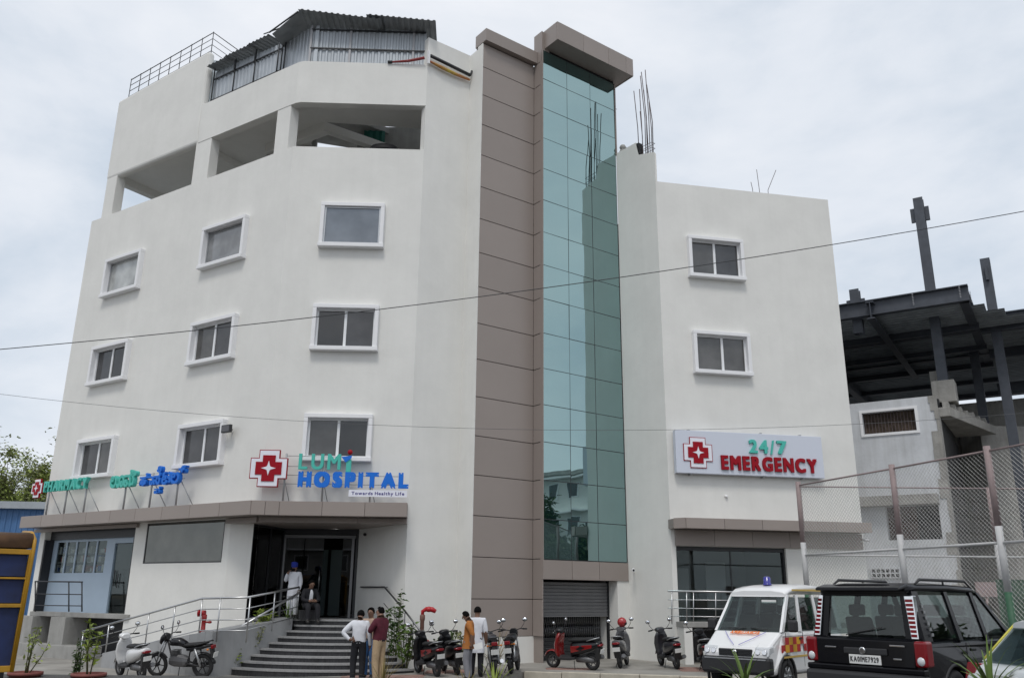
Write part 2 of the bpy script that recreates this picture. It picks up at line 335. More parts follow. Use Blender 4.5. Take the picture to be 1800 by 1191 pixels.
for s0, s1, n in ((FL.at(182, 370)[0]-.12, FL.at(208, 360)[0]-.42, 0), (FL.at(337, 310)[0], FL.at(372, 300)[0]-.25, 0), (FL.at(481, 258)[0], FL.at(513, 250)[0]-.22, 0)):
    mb = MB(); mb.fbox(FL, s0, s1, -.40, -.015, 16.08, zb+.05); mb.build('column', 'plaster', hosp, bevel=.02)
for s0, n0 in ((TB, -6.4),):
    mb = MB(); mb.fbox(FL, s0, s0+.4, n0, n0+.4, 15.1, zb+.1); mb.build('column', 'plaster', hosp)
# inner light well: two beams meeting at a corner, a higher dark slab behind them, open to the sky at the back
KD = 1.75; K = FF.p(.55, -KD, 0)
def beam(P, d, L, z0, z1, t=.28):
    d = d.normalized(); n = Vector((-d.y, d.x, 0)); q = [P, P+d*L, P+d*L+n*t, P+n*t]
    mb = MB(); mb.hexa([Vector((p.x, p.y, z0)) for p in q]+[Vector((p.x, p.y, z1)) for p in q]); return mb.build('terrace_inner_beam', 'plaster', hosp)
beam(K, FW.d, 4.2, 17.78, 18.08); beam(K, -FL.d, 3.0, 17.70, 18.075, -.28)
mb = MB(); q = [K+Vector((-2.4, 1.3, 0)), K+Vector((.0, .05, 0)), K+FW.d*4.0+Vector((0, .3, 0)), K+FW.d*4.0+Vector((.5, 1.5, 0)), K+Vector((-2.4, 1.95, 0))]
mb.prism([(p.x, p.y) for p in q], 18.62, 18.85); mb.build('upper_soffit', 'concrete', hosp)
for xa, xb in ((-9.2, at_y(556, 250, 28.5).x), (at_y(628, 250, 28.5).x, 1.5)):
    mb = MB(); mb.box(xa, xb, 28.5, 28.7, 15.2, 18.9); mb.build('terrace_wall', 'concrete', hosp)
# ---- window units
def window(F, s0, s1, r, kind):
    zo, zt_, zi, zj = ROWS[r]; i = .12; pj = .19
    mb = MB()      # projecting plastered box surround
    mb.fbox(F, s0, s1, -.02, pj, zj, zj+.13); mb.fbox(F, s0, s0+i, -.02, pj-.001, zo+.13, zj); mb.fbox(F, s1-i, s1, -.02, pj-.001, zo+.13, zj)
    wnd = mb.build('window', 'plaster_trim', hosp, bevel=.014)
    mb = MB(); mb.fbox(F, s0-.02, s1+.02, -.05, pj+.035, zo, zo+.128); mb.build('sill', 'plaster_trim', wnd, bevel=.012)
    a, b = s0+i, s1-i; d = .10 if kind == 'fixed' else -.02; zi = zo+.13
    mb = MB(); t = .05
    mb.fbox(F, a, b, d-.05, d+.02, zj-t, zj); mb.fbox(F, a, b, d-.05, d+.02, zi, zi+t); mb.fbox(F, a, a+t, d-.05, d+.019, zi+t, zj-t); mb.fbox(F, b-t, b, d-.05, d+.019, zi+t, zj-t)
    if kind == 'dark': c = (a+b)/2+rnd.uniform(-.02, .06); mb.fbox(F, c-.04, c+.04, d-.05, d+.018, zi+t, zj-t)
    mb.build('frame', 'upvc' if kind == 'dark' else 'steel', wnd)
    if kind != 'dark':
        mb = MB(); mb.fbox(F, a+t, b-t, d-.03, d-.015, zi+t, zj-t); mb.build('pane', {'fixed': 'pane_grey', 'pale': 'pane_pale', 'mid': 'pane_mid'}[kind], wnd)
    else:
        for x0, x1, dd in ((a+t, c-.04, -.025), (c+.04, b-t, -.012)):
            mb = MB(); mb.fbox(F, x0, x1, d+dd-.01, d+dd, zi+t, zj-t); mb.build('pane', rnd.choice(['pane_dark', 'pane_black', 'pane_dark2']), wnd)
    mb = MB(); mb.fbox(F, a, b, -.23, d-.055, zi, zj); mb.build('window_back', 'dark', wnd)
    return wnd
for s0, s1, r in LW: window(FL, s0, s1, r, ('pale' if s0 < 5 else 'mid') if r == 0 else 'dark')
for s0, s1, r in FWN: window(FF, s0, s1, r, 'fixed' if r == 0 else 'dark')
for s0, s1, r in RW: window(FR, s0, s1, r, 'dark')
# ---- tower: brown cladding panels
tz = [.93, 1.98, 3.15, 4.33, 5.52, 6.70, 7.91, 9.10, 10.27, 11.49, 12.66, 13.85, 15.0, 16.17, 17.32, 18.46, 19.56, 20.5]
mb = MB(); mb.fbox(FT, 0.003, FT.len+.3, -.4, -.035, -.3, 20.5); mb.build('tower_core', ['joint'], hosp)
mb = MB(); mb.fbox(FT, .005, FT.len+.28, -.033, -.002, -.3, .928); mb.build('tower_plinth', 'plaster', hosp)
pm = ['tan_panel', 'tan_panel_b']
for i in range(len(tz)-1):
    mb = MB(); mb.fbox(FT, .012, FT.len-.004, -.034, rnd.uniform(-.002, .002), tz[i]+.011, tz[i+1]-.011); mb.build('panel', rnd.choice(pm), hosp, bevel=.004, bseg=1)
    mb = MB(); mb.fbox(FE, .004, FE.len-.002, -.034, rnd.uniform(-.002, .002), tz[i]+.011, tz[i+1]-.011); mb.build('panel', rnd.choice(pm), hosp, bevel=.004, bseg=1)
mb = MB(); mb.fbox(FE, .0, FE.len-.002, -.036, 0, 20.51, 21.75); mb.fbox(FE, .01, FE.len-.01, -.35, -.04, 19, 21.74); mb.build('tower_fin', 'tan_panel', hosp, bevel=.006)
mb = MB(); mb.fbox(FT, -.02, FT.len-.01, -.45, .20, 20.52, 21.0); mb.build('tower_coping', 'tan_panel', hosp, bevel=.008)
mb = MB(); mb.fbox(FT, -.012, .011, -.3, .006, -.3, 20.5); mb.build('tower_edge_trim', 'plaster', hosp)
# ---- glass strip
gz = [3.14+1.1885*i for i in range(16)]; gz[-1] = 20.95
gs = [0.03, 1.16, 2.29, FG.len-.03]
mb = MB(); mb.fbox(FG, 0.01, FG.len, -.35, -.05, 2.57, 21.6); mb.build('glass_backing', 'dark', hosp)
for i in range(len(gz)-1):
    for j in range(3):
        a, b, c, d = gs[j]+.011, gs[j+1]-.011, gz[i]+.011, gz[i+1]-.011
        t = [rnd.uniform(-.005, .005) for _ in range(3)]
        mb = MB()
        fr = [FG.p(a, t[0], c), FG.p(b, t[1], c), FG.p(b, t[1]+t[2], d), FG.p(a, t[0]+t[2], d)]
        mb.hexa([FG.p(a, -.02, c), FG.p(b, -.02, c), fr[1], fr[0], FG.p(a, -.02, d), FG.p(b, -.02, d), fr[2], fr[3]])
        mb.build('glass_pane', 'tower_glass', hosp)
mb = MB()
for s in gs: mb.fbox(FG, s-.012, s+.012, -.05, -.006, 3.14, 20.95)
for z in gz: mb.fbox(FG, .03, FG.len-.03, -.05, -.0061, z-.012, z+.012)
mb.build('glazing_bars', 'black_metal', hosp)
for j, (a, b) in enumerate(((0, 1.16), (1.16, 2.29), (2.29, FG.len))):
    mb = MB(); mb.fbox(FG, a+.008, b-.008, -.3, .03, 2.56, 3.12); mb.build('spandrel_panel', pm[j % 2], hosp, bevel=.004, bseg=1)
mb = MB(); mb.fbox(FG, 0.0, .028, -.1, .035, 2.56, 20.95); mb.fbox(FG, FG.len-.028, FG.len+.02, -.9, .035, 17.9, 20.95); mb.build('glass_edge_trim', 'tan_panel', hosp)
n_ = .72; ca, cz0 = FG.at(980, 66, n_); _, cz1 = FG.at(980, 35, n_); cb, _z = FG.at(1113, 115, n_)
zs = FG.at(953, 86)[1]
cap_z0, cap_z1 = (cz0+zs)/2, (cz0+zs)/2+(cz1-cz0)
tcap = MB(); tcap.fbox(FG, ca+.04, cb-.04, -.6, n_-.04, cap_z0+.02, cap_z1-.02); tc_o = tcap.build('tower_canopy', 'tan_panel', hosp)
k3 = [ca, ca+(cb-ca)*.33, ca+(cb-ca)*.66, ca+(cb-ca)*.90, cb]
for i in range(4):
    mb = MB(); mb.fbox(FG, k3[i]+.005, k3[i+1]-.005, n_-.042, n_, cap_z0, cap_z1); mb.build('panel', pm[i % 2], tc_o, bevel=.005, bseg=1)
for s_ in (ca, cb-.036):
    mb = MB(); mb.fbox(FG, s_, s_+.036, -.6, n_-.044, cap_z0, cap_z1); mb.build('panel', 'tan_panel', tc_o)
# ---- gate under the glass strip: roller shutter half down over a collapsible gate
mb = MB(); mb.fbox(FG, 3.08, FG.len+.01, -1.2, -.002, -.3, 2.558); mb.build('gate_jamb', 'plaster', hosp)
mb = MB(); mb.fbox(FG, .045, .075, -1.2, -.05, -.3, 2.558); mb.build('gate_jamb', 'tan_panel', hosp)
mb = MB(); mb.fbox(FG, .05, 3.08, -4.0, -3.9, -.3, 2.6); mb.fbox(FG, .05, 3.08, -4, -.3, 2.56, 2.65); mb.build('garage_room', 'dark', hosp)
gs_ = thing('roller_shutter', 'grey roller shutter pulled half down below the glass strip', 'shutter', FG.p(1.5, -.45, 0), world=True)
z = 2.5; k = 0
while z > 1.52:
    mb = MB(); pr = [(0, 0), (.012, .02), (.012, .075), (0, .095)]
    a, b = .07, 3.06
    mb.hexa([FG.p(a, -.47, z-.098), FG.p(b, -.47, z-.098), FG.p(b, -.45, z-.098), FG.p(a, -.45, z-.098), FG.p(a, -.47, z), FG.p(b, -.47, z), FG.p(b, -.43, z-.012), FG.p(a, -.43, z-.012)])
    mb.build('slat', 'shutter', gs_); z -= .1
mb = MB(); mb.fbox(FG, .07, 3.06, -.48, -.42, z-.03, z+.0); mb.build('bottom_rail', 'shutter', gs_)
mb = MB(); mb.fbox(FG, .05, .1, -.5, -.4, 0, 2.55); mb.fbox(FG, 3.03, 3.08, -.5, -.4, 0, 2.55); mb.build('guide_rail', 'black_metal', gs_)
cg = thing('lattice_gate', 'dark folding lattice gate behind the half-open shutter', 'gate', FG.p(1.5, -.8, 0), world=True)
mb = MB()
for i in range(34):
    a = .1+i*.0885
    mb.fbox(FG, a, a+.02, -.83, -.81, .85, 2.5)
mb.build('bar_set', 'black_metal', cg)
mb = MB()
for i in range(33):
    for j in range(5):
        a = .1+i*.0885; z = .9+j*.32
        for sg in (0, 1): mb.tube([FG.p(a+.0885*sg, -.80, z), FG.p(a+.0885*(1-sg), -.80, z+.3)], .006, 4)
mb.build('lattice', 'zinc_post', cg)
for i in range(8):
    mb = MB(); mb.fbox(FG, .1, 3.04, -.82, -.79, .02+i*.105, .115+i*.105); mb.build('slat', 'black_metal', cg)
# ---- entrance recess
def colx(u, v): d = ray(u, v); return d.x/d.y
def cut(P, d, r): s = (r*P.y-P.x)/(d.x-r*d.y); return P+d*s
Q0 = FL.p(ent_s, 0, 0); Q1 = cut(Q0, FF.d, colx(439, 1000)); Q3 = FW.p(0, -3.0, 0); Q2 = cut(Q3, -FF.d, colx(496, 1000))
FQ0, FQ1, FQ2, FQ3 = Frame(Q0[:2], Q1[:2]), Frame(Q1[:2], Q2[:2]), Frame(Q2[:2], Q3[:2]), Frame(Q3[:2], pB)
for q in (FQ0, FQ3): mb = MB(); wallmesh(mb, q, 0, q.len, -.3, 4.1); mb.build('entrance_wall', 'plaster', hosp)
mb = MB(); mb.prism([(p.x, p.y) for p in (Q0+FL.n*-.02, FL.p(FL.len, -.02, 0), FF.p(FF.len, -.02, 0), Q3, Q2, Q1)], 4.035, 4.1); mb.build('entrance_ceiling', 'tan_panel', hosp)
mb = MB(); mb.fbox(FQ1, .03, FQ1.len, -.05, -.03, ZF+.05, 3.98); mb.build('shopfront_glass', 'door_glass', hosp)
mb = MB()
for s in (.0, FQ1.len*.55, FQ1.len-.05): mb.fbox(FQ1, s, s+.05, -.08, 0, ZF, 4.03)
mb.fbox(FQ1, .05, FQ1.len-.05, -.08, -.002, 3.97, 4.03); mb.fbox(FQ1, .05, FQ1.len-.05, -.08, -.002, ZF, ZF+.06)
mb.fbox(FQ2, 0, FQ2.len, -.1, .0, 3.86, 4.03); mb.fbox(FQ2, FQ2.len-.08, FQ2.len, -.1, .002, ZF, 3.86)
mb.build('entrance_frame', 'black_metal', hosp)
dr = MB(); zd = 3.84
dr.fbox(FQ2, .0, FQ2.len-.09, -.06, .03, zd-.09, zd); dr.fbox(FQ2, FQ2.len-.20, FQ2.len-.12, -.06, .03, ZF, zd-.09); dr.fbox(FQ2, .0, .06, -.06, .03, ZF, zd-.09)
dro = dr.build('entrance_door', mat('door_metal', (.20, .20, .205), .4, metal=.6), hosp)
for a, b, n in ((.07, .62, -.02), (.62, 1.22, -.1), (FQ2.len-.5, FQ2.len-.21, -.1)):
    mb = MB(); mb.fbox(FQ2, a, b, n-.012, n, ZF+.03, zd-.1); mb.build('pane', 'door_glass', dro)
mb = MB(); mb.tube([FQ2.p(1.16, 0, ZF+.8), FQ2.p(1.16, 0, ZF+1.4)], .016); mb.build('handle', 'steel', dro)
mb = MB()      # lobby
lb = Vector((Q1.x-.6, Q1.y+6.5, 0))
for a, b in ((Q1+Vector((-.05, .1, 0)), lb), (lb, FQ2.p(FQ2.len+.3, -5, 0)), (FQ2.p(FQ2.len+.3, -5, 0), FQ2.p(FQ2.len, -.1, 0))):
    mb.quad((a.x, a.y, ZF), (b.x, b.y, ZF), (b.x, b.y, 4.2), (a.x, a.y, 4.2))
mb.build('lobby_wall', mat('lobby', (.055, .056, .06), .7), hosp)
mb = MB(); mb.prism([(p.x, p.y) for p in (Q1, Q2, Q3, FQ2.p(FQ2.len+.3, -5, 0), lb)], 4.12, 4.2); mb.build('lobby_ceiling', mat('lobby_c', (.16, .16, .16), .8), hosp)
mb = MB(); mb.fbox(FQ2, .35, 1.0, -2.3, -2.26, ZF, 3.5); mb.fbox(FQ2, 1.1, 1.5, -2.32, -2.28, ZF, 3.5); mb.build('lobby_partition', mat('partition', (.16, .22, .23), .3), hosp)
mb = MB(); c = FQ2.p(1.35, -1.3, 3.97); mb.lathe([(.055, 0), (.07, .02), (.07, .1)], 12, M4=Matrix.Translation(c)); mb.build('downlight', mat('lamp_on', (.9, .9, .85), .4, emit=(1, .97, .9, 4)), hosp)
# ---- pharmacy shopfront
pa, pb, pn = .30, 5.52, -.34
zp = 1.40
mb = MB(); mb.fbox(FL, pa, pb, pn-.06, pn+.12, 3.80, 4.18); mb.build('shutter_box', 'black_metal', hosp)
for a_ in (pa, pb-.07): mb = MB(); mb.fbox(FL, a_, a_+.07, pn+.01, -.02, 1.41, 3.795); mb.build('shutter_guide', 'black_metal', hosp)
mat('blue_panel', (.36, .45, .55), .4, var=.03, vscale=2); 
mb = MB(); dx = 3.88
ws = [FL.at(u, 980, pn)[0] for u in (88, 105, 126, 147, 171, 193)]; wz0, wz1 = FL.at(150, 1006, pn)[1], FL.at(150, 951, pn)[1]
wx = [pa+.28+i*(dx-.3-pa-.28)/5 for i in range(6)]
hl = [(wx[i]+.04, wx[i+1]-.04, wz0, wz1, .04) for i in range(5)]
FS = Frame(FL.p(0, pn, 0)[:2], FL.p(FL.len, pn, 0)[:2])
wallmesh(mb, FS, pa, dx, zp, 3.86, hl); shop = mb.build('shopfront', 'blue_panel', hosp)
mb = MB(); mb.fbox(FS, dx, dx+.12, -.1, .0, zp, 3.86); mb.fbox(FS, dx+.12, pb, -.1, .0, 3.62, 3.86); mb.fbox(FS, pb-.08, pb, -.1, .0, zp, 3.62); mb.build('door_frame', 'blue_panel', hosp)
pd = MB(); pd.fbox(FS, dx+.14, pb-.10, -.06, -.045, zp+.03, 3.60); pdo = pd.build('shop_door', 'shop_glass', hosp)
mb = MB(); mb.tube([FS.p(dx+.3, -.01, zp+.85), FS.p(dx+.3, -.01, zp+1.35)], .018); mb.tube([FS.p(dx+.5, -.01, zp+.8), FS.p(dx+.5, -.01, zp+1.25)], .014); mb.build('handle', 'black_metal', pdo)
for h in hl:
    mb = MB(); mb.fbox(FS, h[0], h[1], -.035, -.028, h[2], h[3]); mb.build('pane', 'shop_glass', shop)
mb = MB(); mb.fbox(FS, pa, pb, -1.0, -.95, zp, 4.1); mb.fbox(FS, pa-.05, pa, -1, -.1, zp, 4.1); mb.fbox(FS, pb, pb+.05, -1, -.1, zp, 4.1); mb.fbox(FS, pa, pb, -1, -.06, 3.9, 4.05); mb.build('shop_room', mat('shop_wall', (.34, .34, .33), .8), hosp)
mb = MB(); mb.fbox(FS, pa-.02, pb+.3, -1.2, .42, zp-.14, zp); mb.build('shop_floor', 'concrete', hosp, bevel=.01)
# goods on the pharmacy shelves
goods = [mat('box_white', (.62, .62, .6), .6), mat('box_blue', (.08, .16, .42), .6), mat('box_red', (.42, .07, .06), .6), mat('box_cream', (.55, .5, .42), .6)]
for k, z in enumerate((wz0+.05, wz0+.36, wz0+.66)):
    mb = MB(); mb.fbox(FS, pa+.2, dx-.1, -.34, -.05, z-.02, z); sh_ = mb.build('shelf', 'shop_wall', hosp)
    for mi, gm in enumerate(goods):
        mb = MB(); x = pa+.25+mi*.05
        while x < dx-.3:
            w_ = rnd.uniform(.06, .16); hgt = rnd.uniform(.10, .24)
            if rnd.random() < (.55 if mi == 0 else .14): mb.fbox(FS, x, x+w_, -.3, -.075-rnd.uniform(0, .06), z+.001+mi*.0005, z+hgt)
            x += w_+rnd.uniform(.02, .1)
        if mb.v: o = mb.build('goods', gm, sh_); o['kind'] = 'stuff'
# gf mirrored window
mb = MB(); mb.fbox(FL, 6.14, 9.81, -.03, -.012, 2.95, 4.14); mb.build('ground_window', 'mirror_glass', hosp)
mb = MB(); mb.fbox(FL, 6.12, 6.17, -.04, .004, 2.93, 4.16); mb.fbox(FL, 6.17, 9.83, -.04, .003, 2.93, 2.965); mb.fbox(FL, 6.17, 9.8, -.04, .003, 4.135, 4.16); mb.fbox(FL, 9.80, 9.83, -.04, .004, 2.965, 4.16); mb.build('ground_window_frame', 'black_metal', hosp)
# basement below the pharmacy: piers, with near-black sheets painted in for shade in the voids
mb = MB(); mb.fbox(FL, pa-.3, pb+.2, -.62, -.5, -.3, 1.3); mb.fbox(FL, pa-.3, pb, -1.5, -.2, -.28, -.1); mb.build('basement_void_shade', 'dark', hosp)
for a, b in ((-.12, FL.at(55, 1100, .3)[0]), (FL.at(87, 1100, .3)[0], FL.at(113, 1100, .3)[0])):
    mb = MB(); mb.fbox(FL, a, b, -.9, .3, -.3, 1.258); mb.build('basement_pier', 'concrete', hosp, bevel=.01)
mb = MB(); mb.fbox(FL, -.2, 4.6, .0, .55, -.3, FL.at(130, 1135, .5)[1]); mb.build('basement_kerb', 'concrete', hosp, bevel=.015)
# ---- emergency front
mb = MB(); mb.fbox(FR, emg_a+.03, emg_b-.03, -.2, -.18, ZF, 3.5); mb.build('emergency_glass', 'shop_glass', hosp)
mb = MB(); mb.fbox(FR, emg_a, emg_b, -.25, -.1, 3.48, 3.60); mb.fbox(FR, emg_b-.06, emg_b, -.25, -.1, ZF, 3.48); mb.fbox(FR, emg_a, emg_a+.05, -.25, -.1, ZF, 3.48); mb.fbox(FR, (emg_a+emg_b)/2, (emg_a+emg_b)/2+.04, -.24, -.17, ZF, 3.48); mb.build('emergency_frame', 'black_metal', hosp)
mb = MB()
mb.fbox(FR, emg_a, emg_b, -3.0, -2.9, ZF, 3.7); mb.fbox(FR, emg_a-.05, emg_a, -3, -.25, ZF, 3.7); mb.fbox(FR, emg_b, emg_b+.05, -3, -.25, ZF, 3.7); mb.fbox(FR, emg_a, emg_b, -3, -.25, 3.61, 3.7)
mb.build('emergency_room', mat('emr', (.13, .13, .13), .8), hosp)
mb = MB(); mb.fbox(FR, emg_a+.5, emg_a+1.2, -2, -1.95, ZF, 3.0); mb.fbox(FR, emg_a+1.9, emg_a+2.6, -2.2, -2.15, ZF+.3, 3.2); mb.build('emergency_partition', mat('emp', (.42, .42, .42), .6), hosp)
mb = MB(); mb.fbox(FR, emg_a-.1, emg_b+1.6, -3, .55, ZF-.15, ZF); mb.build('emergency_landing', 'concrete', hosp, bevel=.01)
mb = MB(); mb.fbox(FR, emg_a-.08, FR.at(1216, 1120, .45)[0], .02, .53, -.3, ZF-.152); mb.build('landing_pier', 'plaster', hosp, bevel=.01)
mb = MB(); mb.fbox(FR, .2, emg_b+1.4, -.62, -.58, -.3, ZF-.16); mb.build('landing_back', 'dark', hosp)
# ---- brown canopies (each fascia panel a piece) and lintel cladding
def canopy(name, F_list_pts, z0, z1, wallpts, breaks):
    """slab following an outline; fascia split into panels at the given breaks of each edge"""
    mb = MB(); inner = [Vector((p.x, p.y, 0)) for p in F_list_pts]
    cen = [Vector((p.x, p.y, 0)) for p in wallpts]
    # body slightly smaller than the fascia
    n = len(inner); sh = []
    for i in range(n):
        j = cen[min(i, len(cen)-1)]; d = (j-inner[i]); sh.append(inner[i]+d.normalized()*.03)
    poly = [(p.x, p.y) for p in sh]+[(p.x, p.y) for p in reversed(cen)]
    mb.prism(poly, z0+.02, z1-.015); o = mb.build(name, 'tan_panel', hosp)
    for i in range(n-1):
        d = inner[i+1]-inner[i]; Fr = Frame(inner[i][:2], inner[i+1][:2]); k = breaks[i]
        for q in range(k):
            a, b = Fr.len*q/k, Fr.len*(q+1)/k
            m2 = MB(); m2.fbox(Fr, a+.006, b-.006, -.03, .012+rnd.uniform(-.001, .001), z0, z1); m2.build('fascia_panel', pm[(q+i) % 2], o, bevel=.004, bseg=1)
    return o
# main canopy
co = .70; cA, cz_t = FF.at(500, 880, co); _, cz_b = FF.at(500, 905, co)
e0 = FL.p(FL.at(38, 905, co)[0], co, 0); e1 = FL.p(FL.at(441, 890, co)[0], co, 0); e2_ = FF.p(FF.at(491, 890, co)[0], co, 0); e3 = FF.p(FF.at(716, 895, co)[0], co, 0)
canopy('entrance_canopy', [e0, e1, e2_, e3], cz_b, cz_t, [FL.p((e0-FL.o).dot(FL.d), .003, 0), FL.p(FL.len, .003, 0), FF.p(.01, .003, 0), FF.p(FF.len-.003, .003, 0)], [9, 2, 3])
for F_, a, b, z0_, z1_, nn, k in ((FL, -.25, 5.7, 4.06, cz_b, .12, 5), (FL, 9.95, FL.len-.003, 4.03, cz_b, .10, 1), (FF, .003, FF.len-.01, 4.03, cz_b, .10, 3)):
    for q in range(k):
        mb = MB(); mb.fbox(F_, a+(b-a)*q/k+.005, a+(b-a)*(q+1)/k-.005, .004, nn, z0_, z1_-.002); mb.build('lintel_panel', pm[q % 2], hosp)
# emergency canopy
r0, rz_t = FR.at(1205, 909, .7); _, rz_b = FR.at(1300, 930, .7)
f0 = FR.p(FR.at(1184, 915, .45)[0], .45, 0); f1 = FR.p(r0, .72, 0); f2 = FR.p(FR.at(1532, 920, .72)[0], .72, 0)
canopy('emergency_canopy', [f0, f1, f2], rz_b, rz_t, [FR.p((f0-FR.o).dot(FR.d), .003, 0), FR.p(.6, .003, 0), FR.p((f2-FR.o).dot(FR.d), .003, 0)], [1, 5])
for q in range(5):
    a, b = FR.at(1186, 945)[0], FR.len-.1
    mb = MB(); mb.fbox(FR, a+(b-a)*q/5+.005, a+(b-a)*(q+1)/5-.005, .004, .09, 3.61, rz_b-.004); mb.build('lintel_panel', pm[q % 2], hosp)
# ================================================================== ROOFTOP THINGS
def corrugated(mb, P, u, v, W, Hh, pitch=.2, amp=.028, m=0, top=None):
    """a sheet of trapezoid ribs: P corner, u along, v up, ribs run along v"""
    nrm = u.cross(v).normalized(); n = max(1, round(W/pitch)); V = []; pts = []
    for i in range(n):
        x = W*i/n; w_ = W/n
        pts += [(x, 0), (x+.42*w_, 0), (x+.56*w_, 1), (x+.86*w_, 1)]
    pts.append((W, 0))
    for x, h in pts:
        hh = top(x) if top else Hh
        V += [P+u*x+nrm*(amp*h), P+u*x+nrm*(amp*h)+v*hh]
    mb.add(V, [(2*i, 2*i+2, 2*i+3, 2*i+1) for i in range(len(pts)-1)], m)
Z = Vector((0, 0, 1))
shed = thing('rooftop_tin_shed', 'grey corrugated tin shed with black bracing on the roof terrace', 'shed', FF.p(1.5, -1.5, 19.3), world=True)
fs0, fs1 = .2, 4.13
zb0 = 19.1
for a, b in ((fs0, 1.2), (1.2, 2.2), (2.2, 3.2), (3.2, fs1)):
    mb = MB(); corrugated(mb, FF.p(a, -.25-rnd.uniform(0, .01), zb0), FF.d, Z, b-a+.03, 20.82-zb0); mb.build('wall_sheet', 'tin', shed)
sa, sb = 6.24, 10.62
def ztop(s): return 20.98 - .10*(s-sa)/(sb-sa)
ks = [sa, 7.3, 8.4, 9.5, sb]
for a, b in zip(ks[:-1], ks[1:]):
    mb = MB(); corrugated(mb, FL.p(a, -.33-rnd.uniform(0, .012), zb0), FL.d, Z, b-a+.03, 1, top=lambda x, a=a: ztop(a+x)-zb0-.10); mb.build('wall_sheet', 'tin', shed)
mb = MB(); Fm = Frame(FL.p(sb, -.33, 0)[:2], FF.p(fs0, -.25, 0)[:2]); corrugated(mb, Fm.p(0, 0, zb0), Fm.d, Z, Fm.len, 20.85-zb0, .16); mb.build('wall_sheet', 'tin', shed)
for zz_ in (19.97, 20.72):
    mb = MB(); mb.fbox(FF, fs0, fs1, -.22, -.18, zz_, zz_+.045); mb.build('rail', 'black_metal', shed)
for s in (fs0, 1.55, 3.72): mb = MB(); mb.fbox(FF, s-.035, s+.035, -.24, -.19, zb0, 20.9); mb.build('post', 'zinc_post', shed)
mb = MB(); mb.fbox(FF, .35, .46, -.235, -.20, zb0, 20.9); mb.build('edge_sheet', 'tin', shed)
for zz_ in (19.6, 20.5):
    mb = MB(); mb.hexa([FL.p(sa, -.30, zz_), FL.p(sb-.7, -.30, zz_), FL.p(sb-.7, -.26, zz_), FL.p(sa, -.26, zz_), FL.p(sa, -.30, zz_+.04), FL.p(sb-.7, -.30, zz_+.04), FL.p(sb-.7, -.26, zz_+.04), FL.p(sa, -.26, zz_+.04)]); mb.build('rail', 'black_metal', shed)
for s, l in ((sa+.02, 0), (7.45, .12), (8.55, .12), (9.75, 0), (9.95, 0), (10.1, 0)):
    mb = MB(); mb.tube([FL.p(s, -.24, 19.2), FL.p(s+.02, -.24, 20.95)], .026, 5); 
    if l: mb.tube([FL.p(s, -.22, 20.35), FL.p(s+.3, .05, 20.7)], .018, 5)
    mb.build('post', 'black_metal', shed)
# roof sheets: low ones over the long side, two high ones over the front
def roof_sheet(P, u, v, W, D_, th=.02):
    mb = MB(); corrugated(mb, P, u, v, W, D_, .2, .035); return mb.build('roof_sheet', 'tin_roof', shed)
for a, b, dz in ((6.2, 7.25, 0), (7.15, 8.5, .06), (8.4, 9.55, .10)):
    v = (-FL.n*1.0 + Z*.12).normalized(); roof_sheet(FL.p(a, .08, 20.90+dz), FL.d, v, b-a, 2.8)
v = (-FF.n*1.0 - Z*.10).normalized()
roof_sheet(FF.p(-.2, .35, 21.12), (FF.d-Z*.105).normalized(), (FL.d*-.55-FL.n*.9-Z*.05).normalized(), 2.85, 3.0)
roof_sheet(FF.p(2.12, .38, 20.98), (FF.d-Z*.075).normalized(), v, 2.38, 3.2)
mb = MB(); mb.tube([FF.p(-.2, .3, 21.06), FF.p(-1.25, -.2, 20.55)], .03, 5); mb.tube([FL.p(9.3, .1, 21.1), FL.p(10.4, .05, 21.05)], .022, 5); mb.build('rafter', 'black_metal', shed)
mb = MB(); mb.add([FF.p(-.18, .32, 21.06), FF.p(-1.15, -.2, 20.5), FF.p(-.9, -1.2, 20.6), FF.p(.1, -1.0, 21.15)], [(0, 1, 2, 3)]); mb.build('roof_sheet', 'tin_roof', shed)
# railing on the tall terrace block
rl = thing('roof_railing', 'thin black metal railing along the top of the tall roof block', 'railing', FL.p(3, -.15, 21.6), world=True)
def zr(s): return zk-.32+.32*(s-.5)/(TB-.5)
for i in range(4):
    mb = MB(); mb.tube([FL.p(.95, -.15, zr(.95)+.1+i*.27), FL.p(TB-.1, -.15, zr(TB)+.1+i*.27), FL.p(TB-.1, -4.4, zr(TB)-.15+i*.27)], .014 if i < 3 else .02, 5); mb.build('rail', 'black_metal', rl)
for i in range(9):
    s = .95+(TB-1.05)*i/8; mb = MB(); mb.tube([FL.p(s, -.15, zr(s)-.05), FL.p(s, -.15, zr(s)+.95)], .016, 5); mb.build('post', 'black_metal', rl)
for n in (-1.5, -2.9, -4.35): mb = MB(); mb.tube([FL.p(TB-.1, n, zr(TB)-.3), FL.p(TB-.1, n, zr(TB)+.8)], .016, 5); mb.build('post', 'black_metal', rl)
